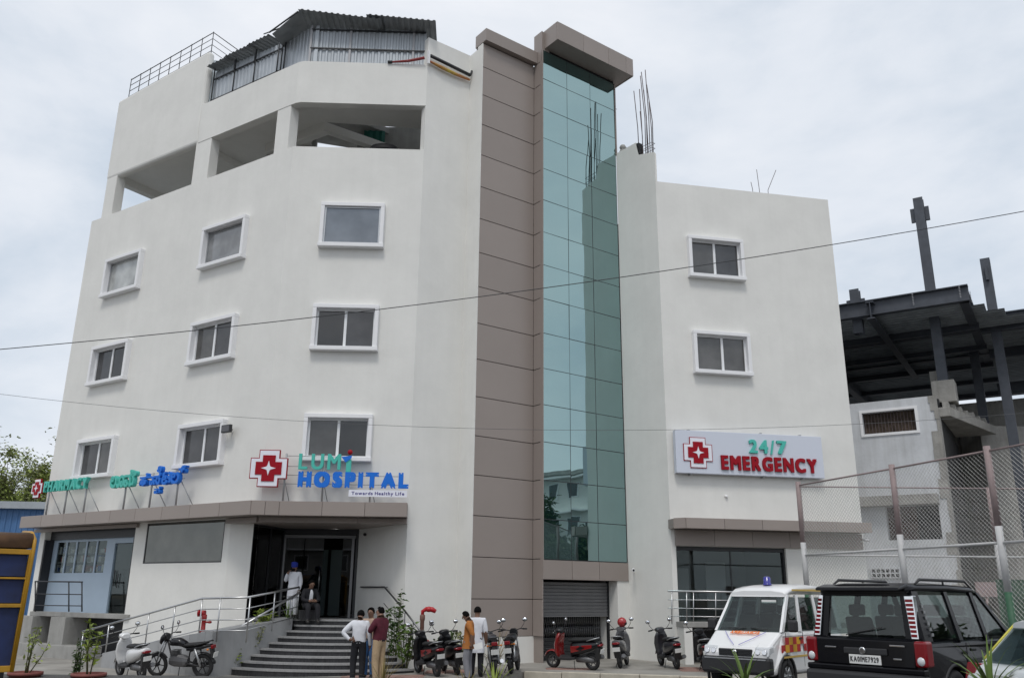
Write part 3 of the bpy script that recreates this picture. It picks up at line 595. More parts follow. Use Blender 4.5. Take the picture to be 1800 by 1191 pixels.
# rolled banner on a black rod at the roof corner
bn = thing('rolled_banner', 'rolled red and yellow banner under a black rod at the roof edge', 'banner', FW.p(.8, .1, 19.3), world=True)
mb = MB(); mb.tube([FW.p(.02, .14, 19.62), FW.p(1.66, .14, 19.52)], .06, 6); mb.tube([FW.p(1.64, .14, 19.5), FW.p(1.72, .14, 19.72)], .04, 5); mb.build('rod', 'black_metal', bn)
mat('banner', (.36, .07, .05), .7, col2=(.50, .38, .06), var=.1, vscale=1.6)
mb = MB(); mb.tube([FW.p(.0, .10, 19.42), FW.p(.5, .12, 19.36), FW.p(1.1, .12, 19.33), FW.p(1.66, .1, 19.36)], [.035, .06, .055, .04], 7); mb.build('cloth', 'banner', bn)
mb = MB(); mb.fbox(FW, -.06, .0, .05, .16, 19.3, 19.8); mb.build('end_plate', 'plaster_trim', bn)
mb = MB(); mb.tube([FF.p(3.0, .04, 19.36), FF.p(3.6, .08, 19.40), FF.p(4.15, .14, 19.50)], [.03, .045, .05], 6); mb.build('cloth', mat('banner_red', (.25, .03, .03), .6), bn)
mb = MB(); mb.tube([FF.p(2.9, .04, 19.36), FF.p(3.05, .04, 19.37)], .05, 6); mb.build('end_cap', 'black_metal', bn)
# starter bars on the unfinished column
rb = thing('rebar_bundle', 'cluster of bare steel bars rising from the unfinished white column', 'rebar', FP.p(1.5, -.12, 17.0), world=True)
for i, (s, n, h) in enumerate(((1.14, -.05, 20.15), (1.2, -.2, 20.3), (1.3, -.04, 19.2), (1.36, -.22, 20.9), (1.45, -.05, 20.6), (1.52, -.22, 20.95), (1.6, -.05, 19.9), (1.68, -.2, 20.2), (1.76, -.06, 19.4))):
    mb = MB(); mb.tube([FP.p(s, n, 16.9), FP.p(s+rnd.uniform(-.05, .03), n-.02, (17+h)/2), FP.p(s-.1+rnd.uniform(-.05, .05), n+rnd.uniform(-.08, .08), h)], .016, 5); mb.build('bar', 'rusty_rebar', rb)
for z in (17.5, 17.7):
    mb = MB(); mb.tube([FP.p(1.14, -.04, z), FP.p(1.77, -.04, z-.03), FP.p(1.77, -.22, z-.02), FP.p(1.14, -.22, z), FP.p(1.14, -.04, z)], .01, 4); mb.build('stirrup', 'rusty_rebar', rb)
mb = MB(); mb.fbox(FP, 1.02, 1.15, -.2, -.02, 17.4, 17.93); tag(mb.build('notch_block', 'dark'), 'near-black block filling the notch beside the starter bars', 'block')  # plain near-black box set into the notch of the pier
mb = MB()
for i in range(9): x = rnd.uniform(-.3, .25); mb.ball(FP.p(x*.5+.06, -.4+x, 18.0+rnd.uniform(0, .28)), .09+rnd.random()*.07, seg=6, rings=4)
o = tag(mb.build('rubble_heap', 'concrete'), 'small heap of rubble beside the glass strip on the wing roof', 'rubble'); o['kind'] = 'stuff'
r2 = thing('rebar_stub', 'few thin bare bars sticking up from the right wing roof', 'rebar', FR.p(4.2, -.4, 15.9), world=True)
for u0, v0, u1, v1 in ((1335, 335, 1330, 298), (1350, 334, 1364, 299), (1323, 333, 1320, 320)):
    a, z0_ = FR.at(u0, v0, -.3); b, z1_ = FR.at(u1, v1, -.3); mb = MB(); mb.tube([FR.p(a, -.3, 15.6), FR.p(a, -.3, z0_), FR.p(b, -.3, z1_)], .011, 5); mb.build('bar', 'rusty_rebar', r2)
mb = MB(); c = FG.p(FG.len+.03, -.3, 20.1); mb.tube([c, c+Vector((.28, .05, -.05))], .01, 4); mb.tube([c+Z*.06, c+Vector((.2, .05, .05))], .01, 4); tag(mb.build('bracket', 'rusty_rebar'), 'small iron bracket on the right edge of the glass strip', 'bracket')
# things lying on the terrace
mb = MB(); c = FF.p(2.85, -.75, 16.12)
tubm = Matrix.Translation(c) @ Matrix.Scale(.72, 4, (0, 1, 0)); mb.lathe([(.42, -.4), (.5, .18), (.56, .20), (.56, .25), (.46, .42), (.2, .5), (.0, .51)], 18, M4=tubm)
tag(mb.build('black_tub', mat('black_plastic', (.008, .008, .01), .6, spec=.2)), 'black plastic tub showing above the terrace parapet', 'tub')
mb = MB(); q = [FF.p(1.75+.11*i, -3.15-(i % 2)*.06, 0) for i in range(8)]
mb.add([p+Z*(17.0+.06*i) for i, p in enumerate(q)]+[p+Z*18.6 for p in q], [(i, i+1, i+9, i+8) for i in range(7)]); tag(mb.build('green_tarpaulin', mat('tarp', (.01, .10, .075), .7)), 'dark green tarpaulin hanging in the open top storey', 'tarpaulin')
# ================================================================== SIGNS
def glyph(ch, bold=.0, depth=.05):
    """front outline of a character: list of (verts, faces), x right, y up, z towards viewer"""
    cu = bpy.data.curves.new('glyph', 'FONT'); cu.body = ch; cu.extrude = depth/2; cu.resolution_u = 4
    ob = bpy.data.objects.new('glyph', cu); C.objects.link(ob); dg = bpy.context.evaluated_depsgraph_get()
    me = bpy.data.meshes.new_from_object(ob.evaluated_get(dg)); V = [v.co.copy() for v in me.vertices]; Fc = [tuple(p.vertices) for p in me.polygons]
    bpy.data.objects.remove(ob); bpy.data.curves.remove(cu); bpy.data.meshes.remove(me)
    if bold:
        V2, F2 = [], []
        for k, (dx, dy) in enumerate(((-1, -1), (1, -1), (-1, 1), (1, 1), (0, 0))):
            o = len(V2); V2 += [Vector((v.x+dx*bold, v.y+dy*bold*.75, v.z*(1+.012*k))) for v in V]; F2 += [tuple(i+o for i in f) for f in Fc]
        V, F2_ = V2, F2; Fc = F2_
    return V, Fc
GC = {}
def letters(F, n, text, s0, s1, z0, z1, m, depth, parent, bold=.03, gap=.10, name='letter', z1b=None):
    """one object per character, the word stretched into the rectangle s0..s1, z0..z1 of a wall frame"""
    gl = []; x = 0
    for ch in text:
        if ch == ' ': x += .32; continue
        if (ch, bold) not in GC: GC[(ch, bold)] = glyph(ch, bold, 1.0)
        V, Fc = GC[(ch, bold)]; a = min(v.x for v in V); b = max(v.x for v in V); gl.append((x-a, V, Fc, x, x+b-a)); x += b-a+gap
    W = x-gap; ys = [v.y for g in gl for v in g[1]]; y0, y1 = min(ys), max(ys); cap = [v.y for g in gl[:1] for v in g[1]]
    y0, y1 = min(cap), max(cap); obs = []
    for dx, V, Fc, xa, xb in gl:
        mb = MB(); mb.add([F.p(s0+(v.x+dx)/W*(s1-s0), n+v.z*depth, z0+(v.y-y0)/(y1-y0)*(z1-z0)) for v in V], Fc)
        obs.append(mb.build(name, m, parent))
    return obs
def plus(c, r, w_): return [(-w_, -r), (w_, -r), (w_, -w_), (r, -w_), (r, w_), (w_, w_), (w_, r), (-w_, r), (-w_, w_), (-r, w_), (-r, -w_), (-w_, -w_)]
def logo(F, n, sc_, zc, size, parent, depth=.08):
    h = size/2
    def lay(name, poly, n0, n1, m):
        mb = MB(); k = len(poly); P = [F.p(sc_+x*h, n0, zc+y*h) for x, y in poly]+[F.p(sc_+x*h, n1, zc+y*h) for x, y in poly]
        mb.add(P, [tuple(range(k)), tuple(range(2*k-1, k-1, -1))]+[(i, i+k, (i+1) % k+k, (i+1) % k) for i in range(k)]); return mb.build(name, m, parent)
    lay('logo_border', plus(0, 1.0, .56), n-depth, n, 'red_letter'); lay('logo_plate', plus(0, .955, .515), n+.001, n+.008, 'sign_white')
    lay('logo_cross', plus(0, .70, .34), n+.009, n+.03, 'red_letter')
    st = []
    for i in range(4):
        a = math.pi/2*i
        st.append((.40*math.cos(a), .40*math.sin(a)))
        for t in (.25, .5, .75):
            b = a+math.pi/2*t; rr = .40*(1-t)**1.5*0+(.17 if t != .5 else .135); st.append((rr*math.cos(b), rr*math.sin(b)))
    lay('logo_star', st, n+.031, n+.038, 'sign_white')
mat('zinc', (.36, .37, .38), .45, metal=.5)
nS = .45; zc_ = cz_t
hs = thing('hospital_sign', 'hospital name sign with red cross logo and blue letters above the entrance', 'sign', FF.p(2, nS, zc_), world=True)
logo(FF, nS+.06, .26, 5.505, 1.06, hs)
letters(FF, nS+.04, 'LUM', 1.10, 2.30, 5.49, 5.94, 'teal_letter', .07, hs, gap=.2, bold=.03)
mb = MB(); mb.fbox(FF, 2.46, 2.60, nS+.0, nS+.07, 5.42, 5.80); mb.build('letter', 'teal_letter', hs)
mb = MB(); q = [(2.32, 5.86), (2.44, 5.70), (2.60, 5.82), (2.62, 5.90), (2.5, 5.885)]; mb.add([FF.p(a, nS+.075, z) for a, z in q]+[FF.p(a, nS+.09, z) for a, z in q], [tuple(range(5)), (9, 8, 7, 6, 5)]+[(i, (i+1) % 5, (i+1) % 5+5, i+5) for i in range(5)]); mb.build('figure_body', 'blue_letter', hs)
mb = MB(); mb.ball(FF.p(2.55, nS+.05, 6.0), .075, .05, .075, 12, 8); mb.build('figure_head', 'red_letter', hs)
letters(FF, nS+.04, 'HOSPITAL', 1.12, 4.27, 4.985, 5.43, 'blue_letter', .07, hs, bold=.085, gap=.15)
mb = MB(); mb.fbox(FF, 2.58, 4.24, nS+.03, nS+.05, 4.74, 4.93); mb.build('tagline_board', 'sign_white', hs)
letters(FF, nS+.052, 'Towards Healthy Life', 2.66, 4.16, 4.79, 4.88, 'navy_letter', .004, hs, gap=.12, bold=.03)
for s, zt2 in ((.72, 5.95), (1.82, 5.75), (3.18, 5.3)): mb = MB(); mb.tube([FF.p(s, nS-.03, zc_-.02), FF.p(s, nS-.03, zt2)], .028, 6); mb.build('post', 'zinc', hs)
for z, a, b in ((5.88, .7, 2.5), (5.58, .7, 1.9), (5.33, .75, 4.1), (5.08, .6, 4.0)): mb = MB(); mb.tube([FF.p(a, nS-.02, z), FF.p(b, nS-.02, z)], .009, 4); mb.build('rail', 'zinc', hs)
for s in (.72, 1.82, 3.18): mb = MB(); mb.tube([FF.p(s, nS-.03, 5.2), FF.p(s+.1, .01, zc_+.02)], .012, 5); mb.build('brace', 'zinc', hs)
phs = thing('pharmacy_sign', 'teal pharmacy letters with small red cross on posts at the left roof edge', 'sign', FL.p(2, nS, zc_), world=True)
logo(FL, nS+.06, .20, 5.55, .66, phs, .06)
letters(FL, nS+.04, 'PHARMACY', .70, 3.30, 5.39, 5.76, 'teal_letter', .13, phs, bold=.05, gap=.12)
kns = thing('kannada_sign', 'teal and blue hospital name letters in the local script on posts', 'sign', FL.p(6.5, nS, zc_), world=True)
def kan(text, s0, s1, z0, z1, m): return letters(FL, nS+.04, text, s0, s1, z0, z1, m, .13, kns, bold=.035, gap=-.02)
kan('ಲೂಮ', 4.62, 5.90, 5.30, 5.70, 'teal_letter'); kan('ಿ', 5.72, 5.98, 5.62, 5.80, 'teal_letter')
kan('ಹಾಸ', 6.20, 7.24, 5.28, 5.68, 'blue_letter'); kan('ಿ', 7.02, 7.26, 5.66, 5.86, 'blue_letter'); kan('ಪ', 7.00, 7.30, 5.00, 5.22, 'blue_letter'); kan('ಟಲ', 7.32, 8.16, 5.26, 5.66, 'blue_letter'); kan('್', 8.10, 8.44, 5.56, 5.80, 'blue_letter')
for own, ss in ((phs, (.85, 1.95, 3.1)), (kns, (5.3, 6.65, 7.95))):
    for s in ss:
        mb = MB(); mb.tube([FL.p(s, nS-.05, zc_-.02), FL.p(s, nS-.05, 5.7)], .03, 6); mb.build('post', 'zinc', own)
        mb = MB(); mb.tube([FL.p(s+.08, nS-.05, 5.42), FL.p(s+.5, .1, zc_-.02)], .016, 5); mb.build('brace', 'zinc', own)
    for z in (5.42, 5.66): mb = MB(); mb.tube([FL.p(ss[0]-.2, nS-.05, z), FL.p(ss[2]+.3, nS-.05, z)], .009, 4); mb.build('rail', 'zinc', own)
es = thing('emergency_sign', 'white lit-box sign board reading emergency in red on the right wing', 'sign', FR.p(2.7, .15, 6.5), world=True)
mb = MB(); mb.fbox(FR, .19, 5.32, .06, .25, 5.83, 7.20); mb.build('board', mat('sign_board', (.62, .655, .74), .3), es, bevel=.012)
logo(FR, .275, .93, 6.49, .98, es, .02)
letters(FR, .28, '24', 2.70, 3.36, 6.55, 6.99, 'teal_letter', .06, es, bold=.035, gap=.12); letters(FR, .28, '/', 3.44, 3.58, 6.53, 6.99, 'teal_letter', .06, es, bold=.01); letters(FR, .28, '7', 3.68, 4.02, 6.55, 6.99, 'teal_letter', .06, es, bold=.035)
letters(FR, .28, 'EMERGENCY', 1.70, 5.05, 5.98, 6.44, 'red_letter', .06, es, bold=.05, gap=.13)
for s in (.7, 3.2, 4.6):
    mb = MB(); mb.fbox(FR, s-.03, s+.03, .0, .2, 7.19, 7.24); mb.build('bracket', 'zinc', es); mb = MB(); mb.fbox(FR, s-.03, s+.03, .0, .2, 5.79, 5.84); mb.build('bracket', 'zinc', es)
# ---- small fixtures on the walls
a, z = FL.at(398, 753, .26); fl = thing('flood_light', 'small black flood light on the corner of a lower left window', 'lamp', FL.p(a, .2, z), world=True)
mb = MB(); mb.fbox(FL, a-.2, a+.2, .2, .30, z-.12, z+.12); mb.build('housing', 'black_metal', fl, bevel=.015); mb = MB(); mb.fbox(FL, a-.03, a+.03, .05, .2, z-.03, z+.03); mb.build('bracket', 'black_metal', fl); mb = MB(); mb.fbox(FL, a-.17, a+.17, .301, .305, z-.09, z+.09); mb.build('lens', mat('lens', (.08, .08, .09), .1), fl)
def cctv(F, u, v, n, label):
    a, z = F.at(u, v, n); t = thing('security_camera', label, 'camera', F.p(a, n, z), world=True)
    mb = MB(); mb.tube([F.p(a-.2, .0, z-.1), F.p(a-.05, n*.6, z-.06), F.p(a, n, z)], .014, 6); mb.build('arm', 'plaster_trim', t)
    mb = MB(); mb.tube([F.p(a-.02, n-.02, z), F.p(a+.12, n+.1, z-.03)], .045, 10); mb.build('housing', 'plaster_trim', t)
    mb = MB(); mb.tube([F.p(a+.121, n+.101, z-.03), F.p(a+.128, n+.107, z-.031)], .034, 10); mb.build('lens', 'dark', t)
cctv(FP, 1113, 1000, .22, 'white security camera on a thin arm beside the garage gate')
cctv(FR, 1518, 948, .15, 'white security camera on the right end of the wing under its canopy')
mb = MB(); a, z = FR.at(1276, 872); mb.lathe([(.05, -.02), (.06, 0), (.03, .05)], 10, M4=Matrix.Translation(FR.p(a, .02, z))); mb.tube([FR.p(a, 0, z), FR.p(a, .08, z)], .03, 6); tag(mb.build('pipe_outlet', 'plaster_trim'), 'small white pipe outlet on the wall below the emergency sign', 'pipe')
mb = MB(); c = FQ3.p(.5, .06, 3.85); mb.ball(c, .05, seg=10, rings=6); tag(mb.build('dome_camera', 'dark'), 'tiny dark dome camera at the top of the entrance side wall', 'camera')
# ================================================================== GROUND
def gz(x): return .03+.17*min(1, max(0, (x+7)/8))
def on_g(u, v, dz=0):
    z = 0.1
    for _ in range(6): p = on_z(u, v, z+dz); z = gz(p.x)
    return Vector((p.x, p.y, z))
mat('asphalt', (.085, .083, .08), .9, var=.2, vscale=2.5, bump=.3, bscale=60)
mat('paving', (.37, .35, .32), .85, var=.3, col2=(.20, .19, .17), vscale=.8, bump=.25, bscale=30)
mat('pink_paver', (.33, .20, .17), .85, var=.18, vscale=3, bump=.25, bscale=30)
mat('earth', (.16, .13, .09), .95, var=.3, vscale=1.5, bump=.5, bscale=12)
mb = MB(); mb.quad((-700, -400, -.32), (700, -400, -.32), (700, 900, -.32), (-700, 900, -.32)); struct(mb.build('ground', 'earth'))
mb = MB(); ys = [(-60, .34), (20.0, .34), (21.25, .0), (26, -.06)]
for (y0, z0_), (y1, z1_) in zip(ys[:-1], ys[1:]): mb.quad((-120, y0, z0_), (120, y0, z0_), (120, y1, z1_), (-120, y1, z1_))
struct(mb.build('road', 'asphalt'))
mb = MB(); xs = [-32, -14, -7, -5, -3, -1, .4, 1, 9, 24]
def fy(x): return 21.3 if x <= -1 else (21.3+(x+1)/1.4*2.6 if x < .4 else 23.9-(x-.4)*.27)
for a, b in zip(xs[:-1], xs[1:]): mb.quad((a, fy(a), gz(a)), (b, fy(b), gz(b)), (b, 33, gz(b)), (a, 33, gz(a))); mb.quad((a, fy(a), gz(a)-.4), (b, fy(b), gz(b)-.4), (b, fy(b), gz(b)), (a, fy(a), gz(a)))
fc = struct(mb.build('forecourt', 'paving'))
for (x0, x1, y0, y1) in ((1.0, 2.3, 24.35, 25.0), (4.6, 6.4, 24.2, 25.6), (-4.2, -2.2, 22.4, 23.2), (-2.2, -.9, 23.6, 24.6)):     # pink paver fields, one paver each
    nx, ny = int((x1-x0)/.2), int((y1-y0)/.1)
    mb = MB()
    for i in range(nx):
        for j in range(ny):
            a = x0+i*.2+(j % 2)*.1; b = y0+j*.1
            if b > fy(a)+.25: mb.box(a+.004, a+.196, b+.004, b+.096, gz(a)-.03, gz(a+.1)+.008+rnd.uniform(0, .004))
    o = mb.build('pavers', 'pink_paver', fc); o['kind'] = 'stuff'
kb = MB(); kb.box(-.1, 12, -.1, .1, -.1, 0)
kerb = bpy.data.objects.new('kerb', None); C.objects.link(kerb); struct(kerb); WORLD['kerb'] = Vector((0, 0, 0))
mat('kerb', (.50, .46, .38), .85, var=.15, vscale=3, bump=.2, bscale=25)
ka = Vector((.4, 23.78, 0)); kd = Vector((1, -.27, 0)).normalized(); FK = Frame(ka[:2], (ka+kd)[:2])
for i in range(10):
    mb = MB(); mb.fbox(FK, i*1.0+.008, i*1.0+.992, -.15, .02, -.25, gz(ka.x+i)+.012+rnd.uniform(-.006, .006)); mb.build('kerb_stone', 'kerb', kerb, bevel=.015)
# ================================================================== ENTRANCE STAIRS, RAMP, RAILS
stairs = thing('entrance_stairs', 'curved dark granite stairs with pale nosings fanning out below the entrance', 'stairs', (-5, 24, 0), world=True)
SC = Vector((-4.95, 27.35, 0)); NST = 9; g0 = gz(-5); hh = (ZF-g0)/NST
def arc(r, a0, a1, n=18): return [(SC.x+r*math.sin(a0+(a1-a0)*i/n), SC.y-r*math.cos(a0+(a1-a0)*i/n)) for i in range(n+1)]
def rad(i): return 1.86+i*.292
def angs(i): t = i/(NST-1); return R(-30-14*t), R(24+12*t)
for i in range(NST):
    a0, a1 = angs(i); r0_, r1_ = rad(i)-.36, rad(i); zt_ = ZF-i*hh
    if i == 0: poly = arc(r1_, a0, a1)+[(-4.0, 27.6), (Q2.x, Q2.y), (Q1.x-.02, Q1.y)]
    else: poly = arc(r1_, a0, a1)+arc(r0_, a1, a0)
    mb = MB(); mb.prism(poly, zt_-hh-.02 if i < NST-1 else -.2, zt_-.045); st = mb.build('step', 'granite', stairs)
    if i == 0: poly = arc(r1_+.02, a0, a1)+poly[19:]
    else: poly = arc(r1_+.02, a0, a1)+arc(r0_, a1, a0)
    mb = MB(); mb.prism(poly, zt_-.044, zt_); mb.build('tread', 'granite_edge', st)
ra = thing('access_ramp', 'grey stone-clad access ramp wall rising along the left wing to the entrance', 'ramp', FL.p(7, 1.7, 0), world=True)
nR = 1.70
FRm = Frame(FL.p(0, nR, 0)[:2], FL.p(FL.len, nR, 0)[:2])
rp = [FRm.at(*q) for q in ((180, 1147), (240, 1134), (307, 1120), (352, 1110), (374, 1109))]
mat('clad', (.34, .345, .35), .55, var=.12, vscale=2.2, stretch=(1, 1, .4)); mat('clad_b', (.28, .285, .29), .55, var=.14, vscale=2.6, stretch=(1, 1, .4))
def rz(s):
    for (a, za), (b, zb_) in zip(rp[:-1], rp[1:]):
        if s <= b: return za+(zb_-za)*(s-a)/(b-a)
    return rp[-1][1]
s = rp[0][0]; send = rp[-1][0]; k = 0
while s < send-.05:
    e = min(s+.62, send); mb = MB()
    mb.hexa([FRm.p(s+.004, -.06, -.2), FRm.p(e-.004, -.06, -.2), FRm.p(e-.004, 0, -.2), FRm.p(s+.004, 0, -.2), FRm.p(s+.004, -.06, rz(s)), FRm.p(e-.004, -.06, rz(e)), FRm.p(e-.004, 0, rz(e)), FRm.p(s+.004, 0, rz(s))])
    mb.build('cladding_slab', ['clad', 'clad_b'][k % 2 if k > 6 else rnd.randint(0, 1)], ra); s = e; k += 1
mb = MB(); n0 = -.062
poly = [(rp[0][0]-.8, -.2)]+[(a, z-.01) for a, z in rp]+[(send, -.2)]
mb.add([FRm.p(a, n0, z) for a, z in poly]+[FRm.p(a, -1.55, z) for a, z in poly], [tuple(range(len(poly))), tuple(range(2*len(poly)-1, len(poly)-1, -1))]+[(i, i+len(poly), (i+1) % len(poly)+len(poly), (i+1) % len(poly)) for i in range(len(poly))]); mb.build('ramp_slab', 'concrete', ra)
# flank wall between ramp and stairs, with a planting bed on top
f1_ = FRm.p(send, 0, 0); f2_ = Vector((-6.12, 25.42, 0)); FK2 = Frame(f1_[:2], f2_[:2])
mb = MB(); zA, zB = rp[-1][1], ZF+.05
mb.hexa([FK2.p(0, 0, -.2), FK2.p(FK2.len, 0, -.2), FK2.p(FK2.len, -.5, -.2), FK2.p(0, -.5, -.2), FK2.p(0, 0, zA-.02), FK2.p(FK2.len, 0, zB), FK2.p(FK2.len, -.5, zB), FK2.p(0, -.5, zA-.02)])
mb.build('flank_wall', 'clad_b', ra, bevel=.01)
mb = MB(); mb.prism([(q.x, q.y) for q in (FRm.p(send, -.3, 0), f2_+Vector((-.12, .02, 0)), Q1+Vector((0, -.02, 0)), FL.p(ent_s, .005, 0), FRm.p(send, -1.6, 0))], .5, zA-.012); mb.build('ramp_landing', 'concrete', ra)
def rail(name_thing, label, pts_rows, posts, m='steel', r_top=.028, r=.014):
    t = thing(name_thing, label, 'railing', posts[0][0], world=True)
    for i, row in enumerate(pts_rows): mb = MB(); mb.tube(row, r_top if i == 0 else r, 7); mb.build('rail', m, t)
    for a, b in posts: mb = MB(); mb.tube([a, b], r*1.35, 7); mb.build('post', m, t)
    return t
nRR = nR-.06-0
def rpt(u, v, n=nRR): a, z = FL.at(u, v, n); return FL.p(a, n, z)
top = [rpt(145, 1109), rpt(262, 1077), rpt(355, 1051)]
fl_ = [rpt(436, 1049)]
endp = Vector(at_y(526, 1031, 25.45))
H4 = [0, .27, .54, .80]
rows = [[p-Z*h for p in top]+[p-Z*h for p in fl_]+[endp-Z*h] for h in H4]
posts = []
for u, v in ((147, 1108), (192, 1096), (262, 1077), (308, 1064)):
    p = rpt(u, v); a = (p-FL.o).dot(FL.d); posts.append((Vector((p.x, p.y, max(gz(p.x)-.05, rz(a) if a > rp[0][0] else 0)-.0)), p))
for u, v in ((356, 1051), (388, 1050), (440, 1049)):
    p = rpt(u, v); posts.append((Vector((p.x, p.y, p.z-1.08)), p))
pm_ = (fl_[0]+endp)/2; posts.append((pm_-Z*1.0, pm_)); posts.append((endp-Z*.75, endp))
rail('ramp_railing', 'stainless steel railing with thin bars along the access ramp', rows, posts)
h = thing('stair_handrail', 'single bright steel handrail sloping up the left side of the stairs', 'handrail', f1_, world=True)
pA_, pB_ = Vector(at_y(376, 1128, 23.9)), Vector(at_y(528, 1040, 25.3))
mb = MB(); mb.tube([pA_, pB_], .032, 8); mb.build('rail', 'steel', h)
for t in (.12, .9): q = pA_.lerp(pB_, t); mb = MB(); mb.tube([q, q-Z*.75], .016, 6); mb.build('post', 'steel', h)
h = thing('wall_handrail', 'dark handrail on the right side wall of the entrance running down the stairs', 'handrail', FQ3.p(2, .1, 1.4), world=True)
def q3(u, v, n=.09): a, z = FQ3.at(u, v, n); return FQ3.p(a, n, z)
w1, w2 = q3(634, 1031), q3(676, 1031); w3 = Vector(at_y(712, 1073, 24.6)); w4 = Vector(at_y(742, 1112, 23.6))
mb = MB(); mb.tube([w1, w2, w3, w4], .026, 7); mb.build('rail', mat('dark_steel', (.16, .16, .165), .35, metal=.8), h)
for t in (.0, .5, 1): q = w3.lerp(w4, t); mb = MB(); mb.tube([q, q-Z*(.95)], .015, 6); mb.build('post', 'dark_steel', h)
mb = MB(); mb.tube([w2-Z*.45, w3-Z*.45, w4-Z*.45], .012, 6); mb.build('rail', 'dark_steel', h)
for q in (w1, w2): mb = MB(); mb.tube([q, q-FQ3.n*.09], .01, 5); mb.build('bracket', 'dark_steel', h)
# black rail of the pharmacy landing
def fp(u, v, n=.36): a, z = FL.at(u, v, n); return FL.p(a, n, z)
rows = [[FL.p(-.15, -.3, fp(62, 1021).z), fp(62, 1021), fp(145, 1022)]]+[[FL.p(-.15, -.3, fp(62, v).z), fp(62, v), fp(143, v+1)] for v in (1043, 1063)]
rail('landing_railing', 'black painted railing on the raised landing outside the pharmacy', rows, [(fp(u, 1074), fp(u, 1021)) for u in (62, 121, 144)]+[(FL.p(-.15, -.3, zp), FL.p(-.15, -.3, fp(62, 1021).z))], 'black_metal', .022, .016)
def fe(u, v, n=.47): a, z = FR.at(u, v, n); return FR.p(a, n, z)
rows = [[fe(1174, v), fe(1330, v+2), fe(1388, v+20)] for v in (1038, 1053, 1068, 1082)]
rail('emergency_railing', 'stainless steel railing in front of the emergency entrance glass', rows, [(fe(u, 1096), fe(u, 1038)) for u in (1181, 1207, 1219, 1258, 1300, 1330)], r=.013)
# red hydrants
def hydrant(p, label, hgt, hose):
    t = thing('fire_hydrant', label, 'hydrant', p)
    mb = MB(); mb.lathe([(.11, 0), (.11, .05), (.06, .07), (.055, hgt-.25), (.07, hgt-.22), (.07, hgt-.1), (.05, hgt-.08)], 12); mb.build('standpipe', mat('brown_paint', (.17, .085, .065), .6, var=.2, vscale=6) if hose else mat('hyd_red', (.33, .02, .02), .45), t)
    mb = MB()
    if hose:
        mb.tube([(0, 0, hgt-.12), (.0, 0, hgt), (.1, -.02, hgt+.06), (.26, -.03, hgt+.05), (.36, -.04, hgt+.0)], [.045, .05, .06, .07, .05], 10); mb.ball((.17, -.03, hgt+.055), .10, .09, .075, 12, 8)
    else: mb.tube([(-.13, 0, hgt-.05), (.02, 0, hgt-.05)], .075, 10); mb.tube([(-.17, 0, hgt-.05), (-.13, 0, hgt-.05)], .095, 10)
    mb.build('outlet', mat('hyd_bright', (.42, .012, .018), .4), t)
    mb = MB(); mb.tube([(.0, -.02, hgt*.5), (.17, -.02, hgt*.5)], .025, 8); mb.tube([(.17, -.08, hgt*.5), (.17, .04, hgt*.5)], .035, 8); mb.build('valve', 'hyd_red', t)
mat('hyd_red', (.33, .02, .02), .45)
p = rpt(356, 1112, nR-.25); hydrant((p.x, p.y, rz((p-FL.o).dot(FL.d))), 'red fire hydrant standing beside the ramp railing', .55, False)
p = on_g(752, 1182); hydrant((-2.35, 24.3, gz(-2.3)), 'brown standpipe with a red hydrant head among the parked scooters', 1.52, True)
# ================================================================== PLANTS AND TREES
mat('bark', (.11, .085, .065), .95, var=.3, vscale=8, bump=.5, bscale=25)
def leaf_mat(name, c, c2):
    m = mat(name, c, .6, var=.1, vscale=1.2, col2=c2, spec=.3); b = m.node_tree.nodes['Principled BSDF']
    b.inputs['Subsurface Weight'].default_value = 0; return m
leaf_mat('leaf_yellow', (.34, .40, .10), (.17, .22, .05)); leaf_mat('leaf_green', (.075, .13, .03), (.03, .06, .015)); leaf_mat('leaf_olive', (.33, .34, .17), (.16, .175, .08))
leaf_mat('leaf_dark', (.05, .075, .02), (.02, .035, .01)); leaf_mat('leaf_strap', (.15, .22, .05), (.06, .11, .02)); leaf_mat('leaf_dry', (.26, .19, .07), (.12, .10, .03)); leaf_mat('leaf_lime', (.27, .33, .05), (.13, .18, .03))
def add_leaf(mb, p, d, L, w_, rn):
    d = d.normalized(); s = d.cross(Vector((rn.uniform(-1, 1), rn.uniform(-1, 1), 1))).normalized(); up = s.cross(d)
    mb.add([p, p+d*L*.5+s*w_*.5+up*L*.06, p+d*L-up*L*.08, p+d*L*.5-s*w_*.5+up*L*.06], [(0, 1, 2), (0, 2, 3)])
